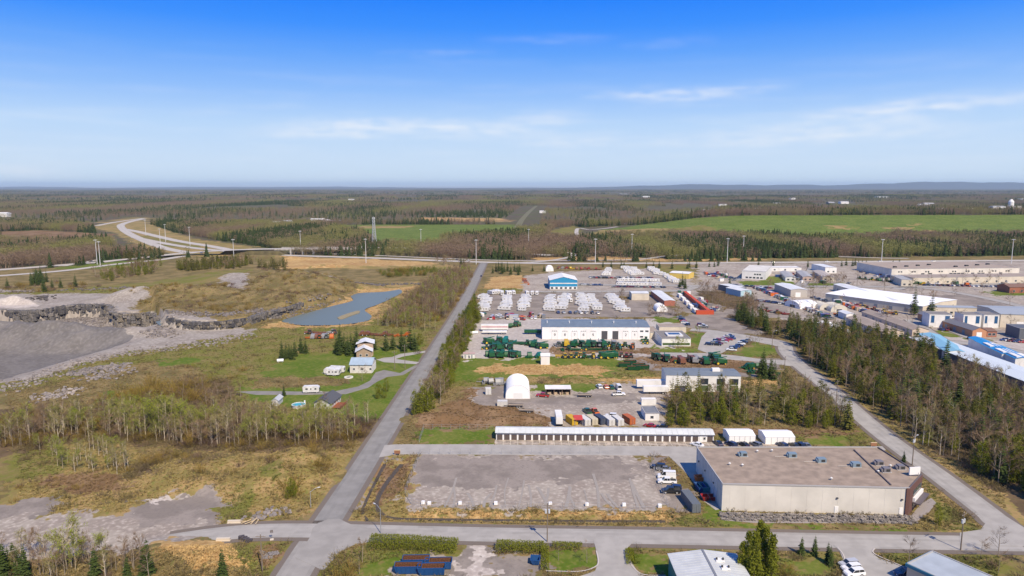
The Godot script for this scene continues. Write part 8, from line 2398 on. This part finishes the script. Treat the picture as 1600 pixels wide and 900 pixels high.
	wood([Vector2(152.8,-354.5),Vector2(151.1,-322.8),Vector2(146.3,-281.7),Vector2(147.9,-260.9),Vector2(179.7,-294.2),Vector2(216.8,-346.7),Vector2(202.8,-362.7)], 18, [["pine", .28], ["spruce", .18], ["bare", .40], ["cedar", .14]], 4, 1.0)
	wood([Vector2(146.3,-258),Vector2(179.1,-292.3),Vector2(216.5,-330.8),Vector2(211.9,-285.1),Vector2(207,-260.9),Vector2(153.1,-189.5),Vector2(147.4,-202.5),Vector2(142.4,-213.1),Vector2(144.1,-237.2)], 12, [["bare", .42], ["birch", .16], ["cedar", .18], ["pine", .10], ["spruce", .06], ["shrub", .08]], 4, 1.0)
	wood([Vector2(198,-276.6),Vector2(212.8,-268.5),Vector2(186.8,-234.1),Vector2(175.5,-240.3)], 18, [["cedar", .7], ["bare", .3]], 4, 1.1)
	wood([Vector2(166.4,-240.3),Vector2(186.8,-234.1),Vector2(153.1,-189.5),Vector2(146.5,-195.8),Vector2(147.5,-214.6)], 16, [["cedar", .6], ["bare", .25], ["spruce", .15]], 4, 1.1)
	for q in [Vector2(158.9,-276.6),Vector2(154.9,-264.7),Vector2(153.2,-268.5),Vector2(166,-286.9),Vector2(161.8,-272.5),Vector2(160.4,-314.1),Vector2(163,-325),Vector2(171.1,-349.2)]: plant("spruce", q, 1.15, 4)
	for q in [Vector2(209.1,-330.8),Vector2(230.8,-392.9),Vector2(211.9,-384.9),Vector2(229.9,-362.7)]: plant("spruce", q, 1.2, 4)
	wood([Vector2(149.3,-489.8),Vector2(165.3,-470.6),Vector2(164,-418.9),Vector2(155.4,-413.4),Vector2(153.6,-448.5)], 22, [["spruce", .5], ["pine", .35], ["bare", .15]], 4, 1.0)
	# thicket by the north end of the side road
	wood([Vector2(-61.7,-444.3),Vector2(-44.1,-477.6),Vector2(-40,-703.8),Vector2(-50,-758.5),Vector2(-72,-714.1),Vector2(-79.8,-578),Vector2(-89.3,-448.5)], 9, [["willow", .36], ["bare", .32], ["shrub", .20], ["budding", .12]], 5, .85)
	for q in [Vector2(-61.7,-438.2),Vector2(-54.7,-434.2),Vector2(-52.7,-444.3),Vector2(-48.7,-438.2)]: plant("budding", q, .85, 5)
	wood([Vector2(-89,-536.3),Vector2(-81.7,-592.2),Vector2(-75.5,-622.6),Vector2(-70,-585),Vector2(-77.8,-527.5)], 14, [["juniper", .6], ["willow", .4]], 5, 1.1)
	wood([Vector2(-142.5,-741.2),Vector2(-84.6,-770.5),Vector2(-72,-714.1),Vector2(-127.2,-693.8)], 22, [["juniper", .7], ["willow", .3]], 5, 1.3)
	# near the highway
	for q in [Vector2(-17.1,-746.9),Vector2(-14.3,-741.2),Vector2(-11.6,-746.9),Vector2(-8.1,-741.2),Vector2(-4.8,-746.9),Vector2(-1.4,-741.2),Vector2(2.7,-746.9),Vector2(5.4,-741.2),Vector2(8.1,-741.2),Vector2(-20.1,-730.1),Vector2(-10,-724.7),Vector2(-1.3,-719.4),Vector2(6.5,-714.1)]: plant("spruce", q, .85, 6)
	for q in [Vector2(21.9,-746.9),Vector2(34.2,-746.9),Vector2(101.7,-782.8),Vector2(110.1,-776.6),Vector2(121.5,-776.6),Vector2(125.3,-782.8),Vector2(150.4,-782.8),Vector2(157,-776.6),Vector2(163.4,-776.6),Vector2(176.2,-770.5),Vector2(193.1,-770.5),Vector2(198.3,-782.8),Vector2(204.6,-776.6),Vector2(222.3,-789.1),Vector2(228.1,-789.1),Vector2(234.2,-795.5),Vector2(296.8,-795.5),Vector2(330.8,-782.8),Vector2(374.7,-795.5),Vector2(382.8,-802.1),Vector2(387,-795.5),Vector2(393.1,-802.1),Vector2(393.6,-795.5),Vector2(397.9,-795.5),Vector2(399.1,-789.1),Vector2(443.7,-802.1),Vector2(439.9,-808.7),Vector2(280.1,-795.5)]: plant("spruce", q, .75, 6)
	wood([Vector2(-90.2,-822.3),Vector2(-48.8,-822.3),Vector2(-46.5,-782.8),Vector2(-83,-789.1)], 60, [["spruce", .4], ["bare", .6]], 6, .9)
	wood([Vector2(-463.8,-665.3),Vector2(-477.2,-703.8),Vector2(-439.4,-665.3),Vector2(-434.1,-639)], 60, [["spruce", .6], ["shrub", .4]], 6, .9)
	wood([Vector2(-422.4,-703.8),Vector2(-432.1,-822.3),Vector2(-399.7,-802.1),Vector2(-371.7,-724.7),Vector2(-384.5,-665.3)], 30, [["cedar", .35], ["shrub", .4], ["bare", .25]], 6, .9)
	wood([Vector2(-373.6,-770.5),Vector2(-318.7,-850.8),Vector2(-300.6,-822.3),Vector2(-303.1,-770.5),Vector2(-348.7,-746.9)], 26, [["pine", .5], ["cedar", .3], ["bare", .2]], 6, .95)
	wood([Vector2(-495.3,-889.4),Vector2(-472,-949.5),Vector2(-444.8,-905.8),Vector2(-466.3,-850.8)], 26, [["pine", .7], ["bare", .3]], 6, .9)
	wood([Vector2(-291,-795.5),Vector2(-258.8,-808.7),Vector2(-239.5,-758.5),Vector2(-270.1,-746.9)], 30, [["pine", .4], ["shrub", .6]], 6, .8)
	wood([Vector2(-465.8,-603.3),Vector2(-454.7,-643.3),Vector2(-427.2,-665.3),Vector2(-370.7,-630.7),Vector2(-402.9,-592.2)], 60, [["shrub", .6], ["willow", .3], ["spruce", .1]], 10, .9)
	wood([Vector2(-264.6,-521.7),Vector2(-268.8,-622.6),Vector2(-217.3,-622.6),Vector2(-158.7,-665.3),Vector2(-133.1,-603.3),Vector2(-150,-508),Vector2(-174,-470.6),Vector2(-212.5,-459.3)], 70, [["willow", .5], ["shrub", .5]], 10, .8)
	wood([Vector2(-349.3,-603.3),Vector2(-320.3,-622.6),Vector2(-254,-551.6),Vector2(-267.2,-508)], 45, [["willow", .9], ["shrub", .1]], 10, .6)
	# by the scrapyard
	for q in [Vector2(-120,-358.6),Vector2(-119.3,-362.7),Vector2(-118.5,-365.5),Vector2(-115.4,-359.9),Vector2(-115.9,-366.9),Vector2(-116.8,-380.3),Vector2(-114.3,-374.2),Vector2(-112.2,-374.2)]: plant("spruce", q, .85, 7)
	for q in [Vector2(-95.5,-374.2),Vector2(-94.5,-378.7),Vector2(-91.3,-374.2),Vector2(-90.9,-380.3),Vector2(-87.5,-374.2),Vector2(-86.7,-378.7),Vector2(-84,-372.7),Vector2(-93,-369.8),Vector2(-87.5,-368.4)]: plant("spruce", q, 1.0, 7)
	for q in [Vector2(-76.4,-381.8),Vector2(-69.7,-380.3),Vector2(-66.3,-383.3),Vector2(-61.6,-384.9),Vector2(-57.1,-386.5),Vector2(-59,-377.2),Vector2(-53.8,-380.3)]: plant("spruce", q, 1.05, 7)
	for q in [Vector2(-52.1,-397.8),Vector2(-53,-392.9)]: plant("cedar", q, .8, 7)
	wood([Vector2(-53.4,-377.2),Vector2(-47.1,-383.3),Vector2(-47.4,-374.2),Vector2(-51.7,-369.8)], 14, [["shrub", 1.0]], 7, .8)
	# lawn trees
	for q in [Vector2(-57.6,-298),Vector2(-54.9,-292.3),Vector2(-57.5,-291.4),Vector2(-55.5,-301.8)]: plant("cedar", q, .72, 12)
	for q in [Vector2(-69.8,-318.4)]: plant("bare", q, .7, 12)
	plant("spruce", Vector2(-98.7,-295.1), .45, 12)
	plant("bare", Vector2(-76.3,-276.6), .6, 12)
	# strip by the containers and the park
	wood([Vector2(96,-494.9),Vector2(120,-500),Vector2(120.9,-484.9),Vector2(95.8,-482.4)], 16, [["bare", .7], ["shrub", .3]], 8, .75)
	wood([Vector2(161,-614.7),Vector2(171.9,-603.3),Vector2(163.1,-536.3),Vector2(159.9,-494.9),Vector2(150,-500),Vector2(152.4,-551.6)], 30, [["bare", .7], ["willow", .3]], 8, .9)
	wood([Vector2(174.1,-527.5),Vector2(185.8,-533.3),Vector2(168.7,-475.2),Vector2(158.8,-470.6)], 18, [["bare", .9], ["pine", .1]], 8, 1.0)
	wood([Vector2(85.7,-564.5),Vector2(98.4,-578),Vector2(91.9,-539.3),Vector2(84.5,-539.3)], 30, [["willow", .7], ["bare", .3]], 8, .8)
	for q in [Vector2(155.1,-634.9),Vector2(149.8,-622.6),Vector2(152.5,-614.7)]: plant("spruce", q, .9, 13)
	for q in [Vector2(284.1,-489.8),Vector2(292,-482.4)]: plant("spruce", q, 1.5, 13)
	for q in [Vector2(247.3,-459.3),Vector2(247.2,-452.7),Vector2(266.3,-466),Vector2(264.3,-457.1),Vector2(293.3,-452.7),Vector2(308.9,-428.3),Vector2(298.3,-630.7),Vector2(299.4,-614.7),Vector2(276.8,-614.7),Vector2(200.1,-470.6),Vector2(209.9,-505.3),Vector2(223.8,-516.1),Vector2(258.1,-639),Vector2(248,-643.3),Vector2(332.8,-551.6)]: plant("bare", q, .9, 13)
	for q in [Vector2(199.5,-639),Vector2(402.1,-674.5),Vector2(399.7,-665.3)]: plant("spruce", q, .7, 13)
	wood([Vector2(158.7,-665.3),Vector2(570,-741.2),Vector2(333.6,-428.3),Vector2(255.1,-444.3),Vector2(200.1,-470.6),Vector2(142.2,-551.6)], 900, [["bare", .8], ["willow", .2]], 13, .85)
	wood([Vector2(283.8,-665.3),Vector2(321.7,-674.5),Vector2(296.5,-614.7),Vector2(265.5,-614.7)], 90, [["bare", 1.0]], 13, .9)
	# dealer lawn
	for q in [Vector2(118,-325),Vector2(119.3,-322.8),Vector2(122.6,-325),Vector2(123,-320.6),Vector2(121.7,-331.9),Vector2(124.8,-329.6)]: plant("spruce", q, .95, 14)
	for q in [Vector2(113.2,-420.8),Vector2(91.7,-386.5),Vector2(93.8,-384.9),Vector2(97,-386.5)]: plant("budding", q, .6, 14)
	for q in [Vector2(132.5,-384.9),Vector2(138.2,-391.3),Vector2(142.1,-396.2)]: plant("bare", q, .7, 14)
	# verge and hedge trees by the crossroads
	for q in [Vector2(71.4,-162.5),Vector2(74.5,-162.2),Vector2(76.1,-158.6),Vector2(76.2,-157.4)]: plant("spruce", q, .48, 11)
	for q in [Vector2(114.3,-178)]: plant("cedar", q, .62, 11)
	plant("bare", Vector2(107,-177.3), .4, 11)
	for q in [Vector2(114.6,-160.9),Vector2(114.4,-154.3),Vector2(95.7,-158.6)]: plant("bare", q, .62, 11)
	wood([Vector2(108,-160.9),Vector2(132.4,-162.2),Vector2(124.4,-151.6),Vector2(112.6,-151.6)], 18, [["shrub", .7], ["bare", .3]], 11, .7)
	for q in [Vector2(52.2,-149),Vector2(54.4,-151.3),Vector2(57.1,-152.1),Vector2(58,-150.5),Vector2(58.4,-147.7),Vector2(54.3,-147.2)]: plant("column", q, 1.0, 11)
	wood([Vector2(60.7,-155.7),Vector2(67.4,-157.1),Vector2(65.9,-151.6),Vector2(59.2,-151.6)], 10, [["willow", .8], ["cedar", .2]], 11, .7)
	for q in [Vector2(11.3,-159.8),Vector2(18.1,-158.6),Vector2(-35.7,-153.5),Vector2(-36.1,-158.6)]: plant("bare", q, .5, 9)
	for q in [Vector2(-38.8,-152.9),Vector2(-37.8,-154.9),Vector2(-40.4,-152.1),Vector2(-37.8,-151.6)]: plant("willow", q, .9, 9)
	for q in [Vector2(30.3,-162.2),Vector2(30.3,-158.6)]: plant("juniper", q, .7, 9)
	wood([Vector2(3.6,-185.2),Vector2(14.2,-184.4),Vector2(14.1,-182.5),Vector2(3.5,-183.2)], 10, [["willow", 1.0]], 9, .55)
	wood([Vector2(-67.8,-222.6),Vector2(-55.8,-225.4),Vector2(-54.3,-202.5),Vector2(-60.8,-198)], 20, [["shrub", .7], ["willow", .3]], 9, .6)
	plant("spruce", Vector2(129.1,-221.5), .42, 11)
	for q in [Vector2(14.2,-316.2),Vector2(20.5,-322.8),Vector2(20.7,-316.2),Vector2(-10.4,-318.4)]: plant("shrub", q, 1.1, 3)
	# clipped hedges
	rng.seed = 60
	for q in [[[Vector2(-35.9,-166.8),Vector2(-25.8,-166.2),Vector2(-13.7,-164.6)], 5.4, 2.7, "long clipped cedar hedge above the blue dumpsters"], [[Vector2(-4,-164.6),Vector2(7.9,-163.7)], 4.0, 2.6, "clipped hedge right of the sandy drive"], [[Vector2(8.3,-165.2),Vector2(7.8,-154.6)], 2.0, 1.9, "narrow hedge running down beside the parking strip"], [[Vector2(10,-165.9),Vector2(17.6,-165.2)], 2.6, 1.6, "short clipped hedge behind the young lawn trees"], [[Vector2(29.1,-164),Vector2(28.5,-157.4)], 2.2, 1.3, "low yellow-green hedge at the shop drive"]]:
		var o := thing("clipped_hedge", q[3], "hedge", v3(q[0][0]))
		var m := MB.new()
		var stem := MB.new()
		var pts: Array = smooth(q[0], 4)
		for i in pts.size() - 1:
			var len_: float = pts[i].distance_to(pts[i + 1])
			for k in int(len_ * q[1] * 75.0):
				var p: Vector2 = pts[i].lerp(pts[i + 1], rv(0, 1)) - pts[0]
				var side: float = rv(-.5, .5) * q[1]
				var nn: Vector2 = (pts[i + 1] - pts[i]).normalized().orthogonal()
				var y: float = q[2] * (1.0 - pow(absf(side) / q[1] * 2.0, 4.0) * .35) * (1.0 - rv(0, 1) * rv(0, 1)) * rv(.85, 1.05)
				leaf(m, v3(p + nn * side, y), rv(.16, .3))
			stem.tube(v3(pts[i] - pts[0], 0), v3(pts[i] - pts[0], q[2] * .7), .05, .03, 4)
		part(o, "foliage", m.mesh(), kinds["cedar"].crown)
		part(o, "stems", stem.mesh(), kinds["cedar"].trunk)
